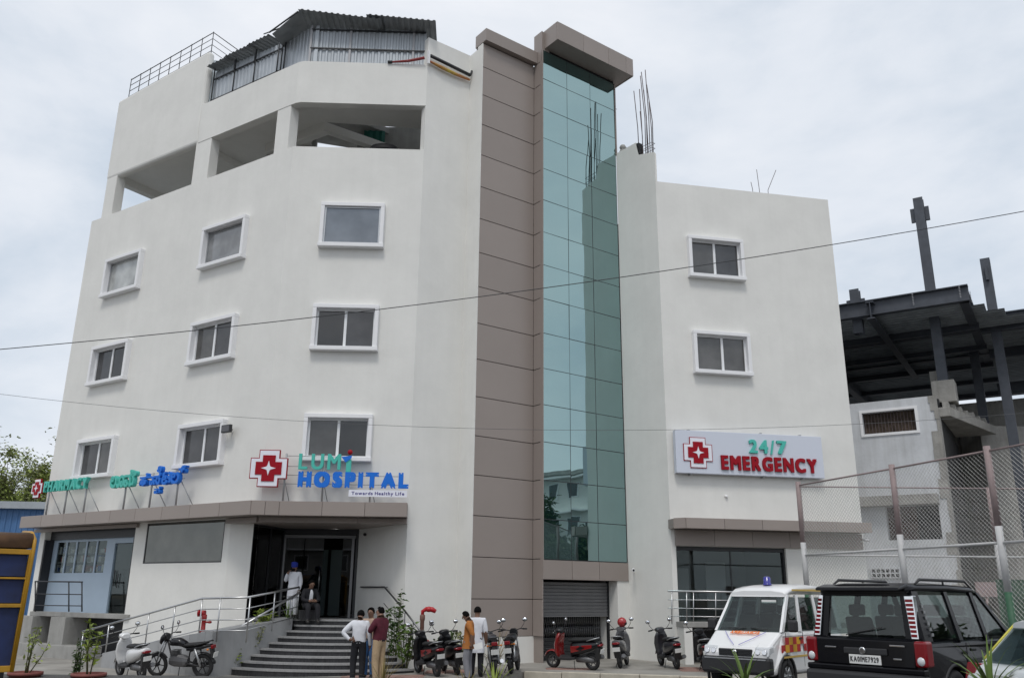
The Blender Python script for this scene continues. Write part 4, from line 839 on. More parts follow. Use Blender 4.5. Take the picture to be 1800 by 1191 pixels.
def tree(name, label, base, Hh, spread, lm, n_leaf, leaf, seed, group=None, bare=.0, crown0=.35):
    rn = random.Random(seed); t = thing(name, label, 'tree', base, group=group)
    tr = MB(); tips = []
    def grow(p, d, L, r, lv):
        pts = [p]; rr = [r]; q = p.copy(); dd = d.copy()
        for i in range(4):
            dd = (dd+Vector((rn.uniform(-1, 1), rn.uniform(-1, 1), rn.uniform(-.3, .5)))*.18).normalized(); q = q+dd*(L/4); pts.append(q.copy()); rr.append(r*(1-.16*(i+1)))
            if lv > 0 and i >= 1:
                for _ in range(1 if lv > 1 else 2):
                    a = rn.uniform(0, 6.28); o = Vector((math.cos(a), math.sin(a), rn.uniform(.1, .7))).normalized()
                    grow(q, (dd*.45+o*spread).normalized(), L*rn.uniform(.5, .72), r*.5, lv-1)
            if lv <= 1: tips.append((q.copy(), dd.copy()))
        tr.tube(pts, rr, 6 if lv > 1 else 4)
    grow(Vector((0, 0, -.2)), Vector((rn.uniform(-.1, .1), rn.uniform(-.1, .1), 1)), Hh*.62, Hh*.022+.05, 3)
    tr.build('trunk', 'bark', t)
    tips = [q for q in tips if q[0].z > Hh*crown0]; mbs = [MB() for _ in lm]
    cl = [(rn.choice(tips), rn.randrange(len(lm)), rn.uniform(.45, 1.2)) for _ in range(max(20, n_leaf//60))]
    for k in range(n_leaf):
        (tp, dd), mi, sz = cl[k % len(cl)]
        o = Vector((rn.gauss(0, 1), rn.gauss(0, 1), rn.gauss(0, .75)))*(Hh*.05*sz); p = tp+o
        add_leaf(mbs[mi], p, Vector((rn.uniform(-1, 1), rn.uniform(-1, 1), rn.uniform(-.7, .5))), leaf*rn.uniform(.7, 1.4), leaf*.5, rn)
    for m_, q in zip(lm, mbs):
        if q.v: q.build('crown', m_, t)
    return t
for i, (u, v, Y, Hh, sd, lm) in enumerate(((34, 772, 46, 9.3, 3, ['leaf_olive', 'leaf_yellow']), (92, 790, 48, 8.9, 5, ['leaf_olive', 'leaf_yellow']), (-25, 800, 44, 8.2, 8, ['leaf_yellow', 'leaf_olive']))):
    p = at_y(u, v, Y)
    tree('tree', ['open-crowned olive green tree rising behind the blue shed', 'leafy tree half hidden behind the left edge of the hospital', 'yellow green tree at the left edge behind the truck'][i], (p.x, Y, 0), Hh, .75, lm, 12000, .2, sd, 'trees behind the blue shed')
def shrub(name, label, base, Hh, lm, n, leaf, seed, spread=.3, stems=4, pot=None, group=None, cat='plant'):
    rn = random.Random(seed); t = thing(name, label, cat, base, group=group); z0_ = 0
    if pot:
        mb = MB(); mb.lathe([(pot*.7, 0), (pot*.95, .28), (pot*1.05, .28), (pot*1.05, .34), (pot*.9, .34), (pot*.88, .29), (.01, .29)], 18); mb.build('pot', mat('red_pot', (.20, .06, .05), .7, var=.15, vscale=5), t); z0_ = .28
    st = MB(); lf = MB()
    for i in range(stems):
        a = rn.uniform(0, 6.28); top_ = Vector((math.cos(a)*spread*rn.uniform(.3, 1), math.sin(a)*spread*rn.uniform(.3, 1), z0_+Hh*rn.uniform(.6, 1)))
        b = Vector((math.cos(a)*.04, math.sin(a)*.04, z0_-.03)); m_ = b.lerp(top_, .5)+Vector((rn.uniform(-.05, .05), rn.uniform(-.05, .05), .05)); st.tube([b, m_, top_], [.014, .01, .005], 5)
        for k in range(n//stems):
            q = rn.uniform(.25, 1.03); p = (b.lerp(m_, q*2) if q < .5 else m_.lerp(top_, q*2-1))
            add_leaf(lf, p+Vector((rn.gauss(0, .03), rn.gauss(0, .03), 0)), Vector((rn.uniform(-1, 1), rn.uniform(-1, 1), rn.uniform(-.4, .8))), leaf*rn.uniform(.6, 1.3), leaf*.45, rn)
    st.build('stem', mat('stem', (.09, .10, .04), .8), t); lf.build('foliage', lm, t); return t
def strap(name, label, base, n, L, m, seed, up=1.0, w_=.03, group=None):
    rn = random.Random(seed); t = thing(name, label, 'plant', base, group=group)
    for i in range(n):
        a = 6.28*i/n*2.4+rn.uniform(-.3, .3); out = Vector((math.cos(a), math.sin(a), 0)); ln = L*rn.uniform(.7, 1.1); el_ = R(rn.uniform(35, 85))*up; side = Vector((-out.y, out.x, 0)); P = []; d = out*math.cos(el_)+Z*math.sin(el_); q = Vector((0, 0, .0)); bend = rn.uniform(.10, .3)
        for k in range(6):
            w2 = w_*(1-.9*(k/5)**1.6)*(0.6+.4*min(1, k)); P += [q-side*w2, q+Z*-.3*w2, q+side*w2]; q = q+d*ln/5; d = (d+Vector((0, 0, -bend))).normalized()
        mb = MB(); mb.add(P, [(3*k+j, 3*k+j+1, 3*k+4+j, 3*k+3+j) for k in range(5) for j in (0, 1)], 0, True); mb.build('leaf', m, t)
    mb = MB(); mb.tube([(0, 0, -.9), (0, 0, .06)], [.05, .035], 8); mb.build('stem', 'bark', t)
    return t
p = on_g(60, 1186); shrub('potted_plant', 'sparse leafy plant in a red pot beside the yellow truck', (-10.25, 19.4, .10), 1.05, 'leaf_yellow', 80, .12, 4, .42, 7, .33, 'potted plants')
shrub('potted_plant', 'taller light green potted plant beside the white scooter', (-8.95, 19.5, .08), 1.08, 'leaf_lime', 90, .15, 9, .22, 5, .34, 'potted plants')
shrub('conifer_shrub', 'small dark conifer shrub between the potted plants', (-9.4, 19.9, .05), 1.05, 'leaf_green', 300, .08, 10, .1, 6)
# beds by the stairs
def bed(fr, a, n, z): p = fr.p(a, n, 0); return (p.x, p.y, z)
shrub('shrub', 'round bright green shrub at the top of the ramp wall', bed(FK2, FK2.len*.72, -.25, 1.15), .5, 'leaf_lime', 220, .13, 21, .28, 9)
strap('grass_clump', 'upright clump of grassy leaves at the top left of the stairs', bed(FK2, FK2.len*.98, -.15, 1.3), 22, .62, 'leaf_strap', 22, 1.05, .016)
shrub('shrub', 'small yellow green sapling at the foot of the ramp wall', (-7.25, 24.05, gz(-7.5)), .78, 'leaf_lime', 46, .15, 23, .16, 3)
shrub('shrub', 'dull leafy plant against the stair flank wall', (-6.85, 24.5, .55), .75, 'leaf_olive', 90, .12, 24, .25, 5)
shrub('shrub', 'tall dark leafy shrub beside the right side of the stairs', (-3.1, 24.4, gz(-3)), 2.05, 'leaf_green', 240, .16, 31, .38, 6)
shrub('shrub', 'broad leaved light green shrub at the lower right of the stairs', (-2.75, 24.05, gz(-2.7)), 1.25, 'leaf_strap', 150, .2, 32, .35, 7)
shrub('shrub', 'low green shrub behind the black scooter near the hydrant', (-1.75, 25.0, gz(-1.7)), 1.05, 'leaf_green', 150, .15, 33, .35, 6)
shrub('shrub', 'green shrub between the hydrant and the man in orange', (-1.15, 24.75, gz(-1)), 1.0, 'leaf_olive', 120, .15, 34, .3, 6)
strap('grass_clump', 'reddish dry grass clump against the brown tower base', (-.35, 25.75, gz(-.3)), 24, 1.25, 'leaf_dry', 35, 1.05, .014)
strap('yucca', 'spiky green plant in front of the ambulance bumper', (3.15, 12.2, .93), 18, .62, 'leaf_strap', 41, 1.0, .026, 'roadside plants')
strap('yucca', 'large spiky green plant in front of the black car side', (5.95, 11.3, .98), 20, .74, 'leaf_strap', 42, 1.0, .028, 'roadside plants')
strap('yucca', 'small spiky plant at the lower right beside the silver car', (5.95, 10.2, .95), 12, .5, 'leaf_strap', 46, 1.05, .02, 'roadside plants')
strap('grass_clump', 'dry yellowish grass tuft in front of the man in maroon', (-2.33, 17.0, .42), 26, .7, 'leaf_dry', 43, 1.08, .013, 'roadside plants')
strap('grass_clump', 'pale green and pink leafy clump in front of the parked motorcycles', (-.25, 16.3, .40), 30, .62, 'leaf_lime', 44, .95, .022, 'roadside plants')
strap('grass_clump', 'pale arching leaves at the foot of the man in orange', (-.75, 16.6, .38), 18, .5, 'leaf_dry', 45, .95, .018, 'roadside plants')
# ================================================================== LEFT BACKGROUND: blue tin shed
bs = thing('blue_shed', 'blue corrugated metal shed with a grey roof edge behind the truck', 'shed', (-24, 40, 0), world=True)
FB = Frame((-36, 39.0), (-16.5, 41.0)); bz = at_y(35, 893, 40).z; mat('blue_tin', (.07, .17, .36), .5, var=.1, vscale=1.2, streak=.15)
for i in range(19):
    mb = MB(); corrugated(mb, FB.p(i*1.02, 0, -.2), FB.d, Z, 1.03, bz+.2, .26, .035); mb.build('wall_sheet', 'blue_tin', bs)
mb = MB(); mb.fbox(FB, -.3, 19.8, -6, .35, bz, bz+.32); mb.build('roof', 'tin', bs)
mb = MB(); mb.fbox(FB, 0, 19.4, -6, -.1, -.2, bz-.01); mb.build('core', 'concrete', bs)
# ================================================================== RIGHT NEIGHBOUR: concrete house under a steel deck
mat('white_wash', (.60, .615, .64), .9, var=.10, vscale=1.1, bump=.3, bscale=10, streak=.16)
mat('rough_conc', (.33, .32, .30), .95, var=.2, vscale=1.6, bump=.5, bscale=14, streak=.25)
mat('steel_paint', (.06, .068, .085), .55, var=.2, vscale=3)
mat('deck_sheet', (.23, .255, .28), .5, metal=.3, var=.25, vscale=1.5)
K0 = at_y(1660, 800, 31.0); KX, KY = K0.x, 31.0
dl = Vector((-.84, .54, 0)).normalized(); dr_ = Vector((.54, .84, 0)).normalized()
FN1 = Frame((KX+dl.x*9, KY+dl.y*9), (KX, KY)); FN2 = Frame((KX, KY), (KX+dr_.x*9, KY+dr_.y*9))
nb = thing('concrete_house', 'unfinished whitewashed concrete house behind the chain-link fence', 'building', (KX, KY, 0), world=True)
n9 = FN1.len; zN = FN1.at(1650, 694)[1]
def n1(u, v): return FN1.at(u, v)
wa, wb = n1(1517, 745)[0], n1(1610, 740)[0]; wz_0, wz_1 = n1(1560, 760)[1], n1(1560, 722)[1]
va, vb = n1(1560, 930)[0], n1(1655, 930)[0]; vz0, vz1 = n1(1600, 948)[1], n1(1600, 888)[1]
mb = MB(); wallmesh(mb, FN1, 0, n9, -.3, zN, [(wa, wb, wz_0, wz_1, .3), (va, vb, vz0, vz1, .5)], .3); mb.build('wall', 'white_wash', nb)
mb = MB(); mb.fbox(FN1, 0, n9, -7, -.55, -.3, zN-.02); mb.build('core', 'dark', nb)
mb = MB(); wallmesh(mb, FN2, 0.02, 9, -.3, zN-.6, [(1.6, 2.7, FN2.at(1710, 790)[1], FN2.at(1710, 750)[1], .3), (4.6, 5.6, 5.5, 8.3, .3)], .3); mb.build('side_wall', 'rough_conc', nb)
mb = MB(); mb.fbox(FN2, .3, 8.6, -1.2, -.35, 0, zN-.8); mb.build('side_core', 'dark', nb)
mb = MB(); t = .1; mb.fbox(FN1, wa-t, wb+t, .002, .05, wz_1, wz_1+t); mb.fbox(FN1, wa-t, wb+t, .002, .05, wz_0-t, wz_0); mb.fbox(FN1, wa-t, wa, .002, .049, wz_0, wz_1); mb.fbox(FN1, wb, wb+t, .002, .049, wz_0, wz_1); wn = mb.build('window', 'plaster_trim', nb)
for i in range(16): a = wa+(wb-wa)*(i+.5)/16; mb = MB(); mb.fbox(FN1, a-.012, a+.012, -.2, -.17, wz_0, wz_1); mb.build('bar', 'rusty_rebar', wn)
mb = MB(); mb.fbox(FN1, wa, wb, -.28, -.24, wz_0, wz_1); mb.build('shutter', mat('old_wood', (.075, .055, .04), .9, var=.5, vscale=6), wn)
mb = MB(); mb.fbox(FN1, va, vb, -.45, -.4, vz0, vz1); mb.build('lower_window', mat('reddish', (.09, .06, .055), .9, var=.4, vscale=5), nb)
mb = MB(); mb.fbox(FN1, -.0, vb+.05, .003, .5, vz1, vz1+.35); mb.build('sunshade', 'rough_conc', nb)
# ragged plaster edge at the corner
rn = random.Random(5); z = .5; k = 0
while z < zN-.2:
    h_ = rn.uniform(.3, .7); mb = MB(); w_ = rn.uniform(.05, .35); mb.fbox(FN1, n9-w_, n9+.0, .002, .03+rn.uniform(0, .02), z, min(z+h_, zN)); mb.build('bare_patch', 'rough_conc', nb); z += h_
sz = FN2.at(1700, 700, .0)[1]
mb = MB(); mb.hexa([FN2.p(.35, -2, zN-.75), FN2.p(5.4, -2, zN-.75), FN2.p(5.4, 1.5, zN-.75), FN2.p(.35, .35, zN-.75), FN2.p(.35, -2, zN-.4), FN2.p(5.4, -2, zN-.4), FN2.p(5.4, 1.5, zN-.4), FN2.p(.35, .35, zN-.4)]); mb.build('balcony_slab', 'rough_conc', nb, bevel=.02)
for i in range(7): mb = MB(); mb.fbox(FN2, .4+i*.7, 1.08+i*.7, .12+i*.15, .32+i*.15, zN-.4, zN-.2+rn.uniform(0, .05)); mb.build('kerb_block', 'rough_conc', nb)
c1 = at_y(1640, 540, 32.0); sa_, sn_ = (c1-FN1.o).dot(FN1.d), (c1-FN1.o).dot(FN1.n)
mb = MB(); mb.fbox(FN1, sa_-.4, sa_+.4, sn_-.4, sn_+.4, zN-.1, zN+.75); mb.build('column_stub', 'rough_conc', nb, bevel=.02)
q_ = FN2.p(5.6, .9, 0); mb = MB(); mb.box(q_.x, q_.x+14, q_.y, q_.y+3, -.3, zN-.3); mb.build('rear_wing', 'rough_conc', nb)
# jali block
ja, jz = FN1.at(1530, 998, .1); mb = MB(); mb.fbox(FN1, ja, ja+1.0, .004, .1, jz-.35, jz); mb.build('vent_block', 'white_wash', nb)
for i in range(6):
    for j in range(2):
        mb = MB(); mb.fbox(FN1, ja+.05+i*.16, ja+.16+i*.16, .101, .104, jz-.31+j*.16, jz-.2+j*.16); mb.build('vent_hole', 'dark', nb)
# steel deck
sd_ = thing('steel_deck_frame', 'dark blue-grey steel frame and deck under construction above the concrete house', 'steel frame', (KX, KY, zN), world=True)
D0 = at_y(1700, 498, 29.6); zd0 = D0.z; DX, DY = D0.x, 29.6
FD1 = Frame((DX+dl.x*9.5, DY+dl.y*9.5), (DX, DY)); FD2 = Frame((DX, DY), (DX+dr_.x*12, DY+dr_.y*12)); L1 = FD1.len
def ibeam(F, a, b, n, zt2, h=.55, w_=.28, name='beam'):
    mb = MB(); mb.fbox(F, a, b, n-w_/2, n+w_/2, zt2-.04, zt2); mb.fbox(F, a, b, n-w_/2, n+w_/2, zt2-h, zt2-h+.04); mb.fbox(F, a, b, n-.012, n+.012, zt2-h+.04, zt2-.04); return mb.build(name, 'steel_paint', sd_)
ibeam(FD1, 0, L1, -.2, zd0, .62, .32); ibeam(FD2, .2, 11, -.2, zd0, .62, .32); ibeam(FD1, 0, L1, -4.5, zd0-.1); ibeam(FD1, -2, L1, -8.6, zd0-.1); ibeam(FD2, -.2, 11, -3.4, zd0-.15, .7)
ibeam(FD2, 4.5, 11, 2.0, zd0-1.0, .7)
for i in range(19):
    mb = MB(); a = -.2-.98*i
    corrugated(mb, FD1.p(-9, a, zd0-.50), -FD1.n, FD1.d, .99, L1+8.8+min(i, 6)*.6, .32, .06); mb.build('deck_sheet', 'deck_sheet', sd_)
for i in range(5): ibeam(FD1, -9, L1, -3.6-3.4*i, zd0-.42, .38, .2, 'joist')
ibeam(FD2, .2, 17, -6.5, zd0-.5, .6, .3)
for i in range(7):        # second deck bay to the right
    mb = MB(); corrugated(mb, FD2.p(4.6+.98*i, 6.0, zd0-.55), FD2.d, -FD2.n, .99, 6.0, .32, .06); mb.build('deck_sheet', 'deck_sheet', sd_)
ibeam(FD2, 4.5, 12, 6.0, zd0, .7); 
Fx = Frame(FD2.p(4.5, 0, 0)[:2], FD2.p(4.5, 6.2, 0)[:2]); ibeam(Fx, 0, 6.2, 0, zd0, .75, .3); ibeam(Fx, 0, 6.2, -3.5, zd0-.5, .5, .2, 'joist'); ibeam(Fx, 0, 6.2, -6, zd0-1.6, .5, .2, 'joist')
for i in range(8):
    for F_, b in ((FD1, L1-1.9), (FD1, L1-.3), (FD2, .8)):
        mb = MB(); mb.fbox(F_, b, b+.05, -.005, .02, zd0-.08-.06*i, zd0-.055-.06*i); mb.build('bolt', 'zinc_post', sd_)
def hcol(F, a, n, z0_, z1_, w_=.36, plates=True):
    mb = MB(); h_ = w_/2; mb.fbox(F, a-h_, a+h_, n+h_-.04, n+h_, z0_, z1_); mb.fbox(F, a-h_, a+h_, n-h_, n-h_+.04, z0_, z1_); mb.fbox(F, a-.015, a+.015, n-h_+.04, n+h_-.04, z0_, z1_); c = mb.build('column', 'steel_paint', sd_)
    mb = MB(); mb.fbox(F, a-h_, a-h_+.03, n-h_+.041, n+h_-.041, z0_, z1_); mb.build('flange', 'steel_paint', c)
    if plates:
        for s_ in (-1, 1): mb = MB(); mb.fbox(F, a+s_*(h_+.085)-.082, a+s_*(h_+.085)+.082, n-.05, n+.05, z1_-1.0, z1_-.4); mb.build('splice_plate', 'steel_paint', c)
def dcol(u0, v0, u1, v1, n): (a, z0_), (b, z1_) = FD1.at(u0, v0, n), FD1.at(u1, v1, n); return (a+b)/2, z0_, z1_
c1 = at_y(1640, 540, 32.0); a1_ = (c1-FD1.o).dot(FD1.d); n1_ = (c1-FD1.o).dot(FD1.n); hcol(FD1, a1_, n1_, zN+.6, at_y(1617, 350, 32.0).z)
a, z0_, z1_ = dcol(1505, 545, 1503, 510, -.6); hcol(FD1, a, -.6, z0_-1, z1_)
c2 = at_y(1738, 500, 33.2); a2 = (c2-FD2.o).dot(FD2.d); n2 = (c2-FD2.o).dot(FD2.n); hcol(FD2, a2, n2, 3.0, at_y(1727, 456, 33.2).z)
hcol(FD2, 8.2, -.6, 4, zd0+.2, plates=False); hcol(FD1, 2.2, -6.5, zN-.5, zd0-.9, plates=False)
mb = MB(); mb.fbox(FN1, -2, n9+5, -11, -10.8, zN-2, zd0-2.2); mb.build('far_wall', 'rough_conc', sd_)
# ================================================================== CHAIN-LINK FENCE
mat('pink_paint', (.29, .225, .22), .7, var=.12, vscale=5); mat('white_paint', (.52, .52, .52), .6, var=.1, vscale=5); mat('green_paint', (.035, .11, .06), .6, var=.15, vscale=5); mat('wire', (.46, .46, .45), .45, metal=.6)
P1, P2, P3, P5 = Vector((8.04, 24, 0)), Vector((9.2, 20.6, 0)), Vector((10.05, 17.9, 0)), Vector((13.35, 24, 0)); P4 = P3+(P3-P2)*1.05; P6 = Vector((17.6, 24, 0))
zf_t = [at_y(1408, 850, 24).z, at_y(1579, 826, 20.6).z, at_y(1760, 793, 17.9).z]; zt_f = sum(zf_t)/3
zm = at_y(1426, 975, 24).z
fn = thing('chain_link_fence', 'tall chain-link fence with pink and white pipe posts right of the hospital', 'fence', (10, 21, 0), world=True)
for p, top_ in ((P1, zt_f+.1), (P2, zt_f+.1), (P3, zt_f+.1), (P4, zt_f+.1), (P5, zt_f), (P6, zt_f)):
    mb = MB(); mb.tube([(p.x, p.y, -.2), (p.x, p.y, 2.25)], .075, 10); q = mb.build('post', 'green_paint', fn)
    mb = MB(); mb.tube([(p.x, p.y, 2.25), (p.x, p.y, 3.55)], .072, 10); mb.build('white_band', 'white_paint', q)
    mb = MB(); mb.tube([(p.x, p.y, 3.55), (p.x, p.y, top_)], .07, 10); mb.build('pink_band', 'pink_paint', q)
for a, b, z, m_, r_ in ((P1, P2, zt_f, 'pink_paint', .022), (P2, P3, zt_f, 'pink_paint', .022), (P3, P4, zt_f, 'pink_paint', .022), (P1, P5, zt_f-.03, 'pink_paint', .02), (P5, P6, zt_f-.03, 'pink_paint', .02), (P1, P2, zm, 'white_paint', .03), (P2, P3, zm, 'white_paint', .03), (P3, P4, zm, 'white_paint', .03), (P1, P5, zm, 'white_paint', .026), (P5, P6, zm, 'white_paint', .026)):
    mb = MB(); mb.tube([(a.x, a.y, z), (b.x, b.y, z)], r_, 7); mb.build('rail', m_, fn)
def mesh_run(a, b, z0_, z1_, step=.105):
    F_ = Frame(a[:2], b[:2]); W, Hh = F_.len, z1_-z0_; mb = MB(); n = int((W+Hh)/step)
    for sg, off in ((1, .004), (-1, -.004)):
        for i in range(n+1):
            c = i*step; s0 = max(0, c-Hh); s1 = min(W, c)
            if s1-s0 < .03: continue
            pa_ = (s0, (c-s0)) ; pb_ = (s1, (c-s1))
            f = (lambda s, h: F_.p(s if sg > 0 else W-s, off, z0_+h)); A_, B_ = f(*pa_), f(*pb_)
            e = .004; d = Vector((0, 0, e)); q = F_.n*e
            mb.add([A_+d, A_+q, A_-d*.6-q*.6, B_+d, B_+q, B_-d*.6-q*.6], [(0, 1, 4, 3), (1, 2, 5, 4), (2, 0, 3, 5)])
    o = mb.build('wire_mesh', 'wire', fn); o['kind'] = 'stuff'
for a, b in ((P1, P2), (P2, P3), (P3, P4), (P1, P5), (P5, P6)): mesh_run(a, b, 1.0, zt_f-.02)
mb = MB(); corrugated(mb, Vector((12.4, 22.6, 0)), Vector((1, .02, 0)), Z, 7.5, 2.6, .25, .04); tag(mb.build('green_hoarding', mat('hoarding', (.06, .10, .075), .8, var=.25, vscale=2)), 'dark green sheet hoarding behind the fence at the right edge', 'hoarding')
mb = MB(); mb.box(-.25, .25, -.02, .02, 0, .34, M4=Matrix.Translation(at_y(1735, 1048, 21.5))); mb.tube([at_y(1735, 1048, 21.52), at_y(1735, 1140, 21.52)], .03, 6); tag(mb.build('notice_board', 'pink_paint'), 'small plain board on a post behind the black car', 'board')
# ================================================================== OVERHEAD CABLES
def cable(name, label, pts, Y, r):
    P = [at_y(u, v, Y) for u, v in pts]; n = 40; out_ = []
    import numpy as np
    cx = np.polyfit([p.x for p in P], [p.z for p in P], 2); x0, x1 = P[0].x-9, P[-1].x+9
    for i in range(n+1): x = x0+(x1-x0)*i/n; out_.append((x, Y, float(np.polyval(cx, x))))
    mb = MB(); mb.tube(out_, r, 5); tag(mb.build(name, mat('cable_grey', (.10, .10, .105), .7) if r < .005 else 'black_metal'), label, 'cable')
cable('overhead_cable', 'upper overhead cable crossing the whole facade and rising to the right', [(0, 613), (330, 583), (660, 545), (1090, 487), (1450, 431), (1800, 372)], 15.0, .0085)
cable('overhead_cable', 'lower thin overhead cable crossing above the entrance signs', [(0, 692), (260, 718), (530, 744), (840, 752), (1180, 752), (1500, 747)], 17.0, .004)
# ================================================================== ACROSS THE STREET (seen in the glass; unseen ones behind the camera added to darken reflections)
def house(name, label, loc, rz_, W, D_, floors, wallm):
    t = thing(name, label, 'house', loc, rz_)
    mb = MB(); mb.box(-W/2, W/2, -D_/2, D_/2, -.3, floors*3.2); mb.build('wall', wallm, t)
    mb = MB(); mb.box(-W/2-.5, W/2+.5, -D_/2-.5, D_/2+.5, floors*3.2, floors*3.2+.35); mb.build('roof', 'concrete', t)
    for f in range(floors):
        mb = MB(); mb.box(-W/2-.3, W/2+.3, -D_/2-.9, -D_/2-.01, f*3.2+2.8, f*3.2+2.95); mb.build('sunshade', 'plaster_trim', t)
        for i in range(4):
            x = -W/2+W*(i+.5)/4
            mb = MB(); mb.box(x-.65, x+.65, -D_/2-.06, -D_/2-.005, f*3.2+.9, f*3.2+2.4); wn = mb.build('window', 'plaster_trim', t)
            mb = MB(); mb.box(x-.55, x+.55, -D_/2-.08, -D_/2-.061, f*3.2+1.0, f*3.2+2.3); mb.build('pane', 'pane_dark', wn)
            mb = MB(); mb.box(-W/2-.06, -W/2-.005, -D_/2+D_*(i+.5)/4-.5, -D_/2+D_*(i+.5)/4+.5, f*3.2+.9, f*3.2+2.4); mb.build('window', 'pane_dark', t)
    return t
house('white_house', 'white three-storey house mirrored in the glass strip', (55, 17.5, 0), R(-62), 9, 9, 4, 'plaster')
house('house', 'unseen pale house added across the road behind the camera, left one', (-14, -34, 0), R(180), 15, 9, 3, 'rough_conc')
house('house', 'unseen cream house added across the road behind the camera, right one', (16, -36, 0), R(180), 14, 9, 2, mat('cream_wall', (.5, .45, .36), .85, var=.06, vscale=.7, streak=.1))
for i, (x, y, h_, lab) in enumerate(((35.5, 19.3, 6.6, 'dark leafy tree before the mirrored house'), (38.5, 18.0, 7.6, 'tall dark tree beside the mirrored house'), (40.5, 20.3, 7.0, 'low dark tree by the mirrored house corner'), (-26, -24, 9, 'unseen street tree added behind the camera at far left'), (-5, -25, 9.5, 'unseen street tree added behind the camera left of centre'), (4, -24, 8.5, 'unseen street tree added behind the camera near centre'), (27, -24, 10, 'unseen street tree added behind the camera at right'))):
    tree('street_tree', lab, (x, y, 0), h_, .8, ['leaf_dark', 'leaf_green'], 9000 if i < 3 else 3000, .42, 60+i, 'street trees across the road', crown0=.22)
# ================================================================== ROAD VEHICLES (x forward, y left, z up)
mat('tyre', (.018, .018, .019), .85); mat('alloy', (.42, .43, .44), .35, metal=.7); mat('plastic', (.022, .022, .024), .55); mat('interior', (.05, .048, .045), .8)
mat('amb_white', (.80, .80, .80), .28, coat=.5); mat('suv_black', (.003, .003, .0045), .25, coat=.08, spec=.22); mat('silver', (.62, .65, .67), .3, coat=.5)
mat('lamp_red', (.20, .004, .009), .2, coat=.4); mat('chrome', (.75, .75, .76), .12, metal=1); mat('head_glass', (.62, .64, .66), .08, coat=.8); mat('plate_white', (.75, .75, .73), .5); mat('amber', (.6, .18, .02), .3); mat('line_gap', (.004, .004, .004), .8)
def wheel(t, x, y, r, w_, mirror=1):
    o = bpy.data.objects.new('wheel', None); C.objects.link(o); o.parent = t; o.location = (x, y, r)
    mb = MB(); prof = [(r*.62, -w_/2), (r*.9, -w_/2), (r, -w_*.36), (r, w_*.36), (r*.9, w_/2), (r*.62, w_/2)]
    mb.loft([[(q*math.cos(a), y_, q*math.sin(a)) for q, y_ in prof] for a in [2*math.pi*i/28 for i in range(29)]], 0, True, False, closed=True); mb.build('tyre', 'tyre', o)
    mb = MB(); s = mirror
    mb.loft([[(q*math.cos(a), y_, q*math.sin(a)) for a in [2*math.pi*i/24 for i in range(24)]] for q, y_ in ((r*.63, s*w_*.45), (r*.60, s*w_*.48), (r*.55, s*w_*.34), (r*.2, s*w_*.36), (r*.16, s*w_*.46), (.01, s*w_*.47))], 0, True, False)
    for k in range(6):
        a = 2*math.pi*k/6; mb.tube([(r*.15*math.cos(a), s*w_*.42, r*.15*math.sin(a)), (r*.6*math.cos(a), s*w_*.44, r*.6*math.sin(a))], [r*.07, r*.06], 6)
    mb.build('rim', 'alloy', o); return o
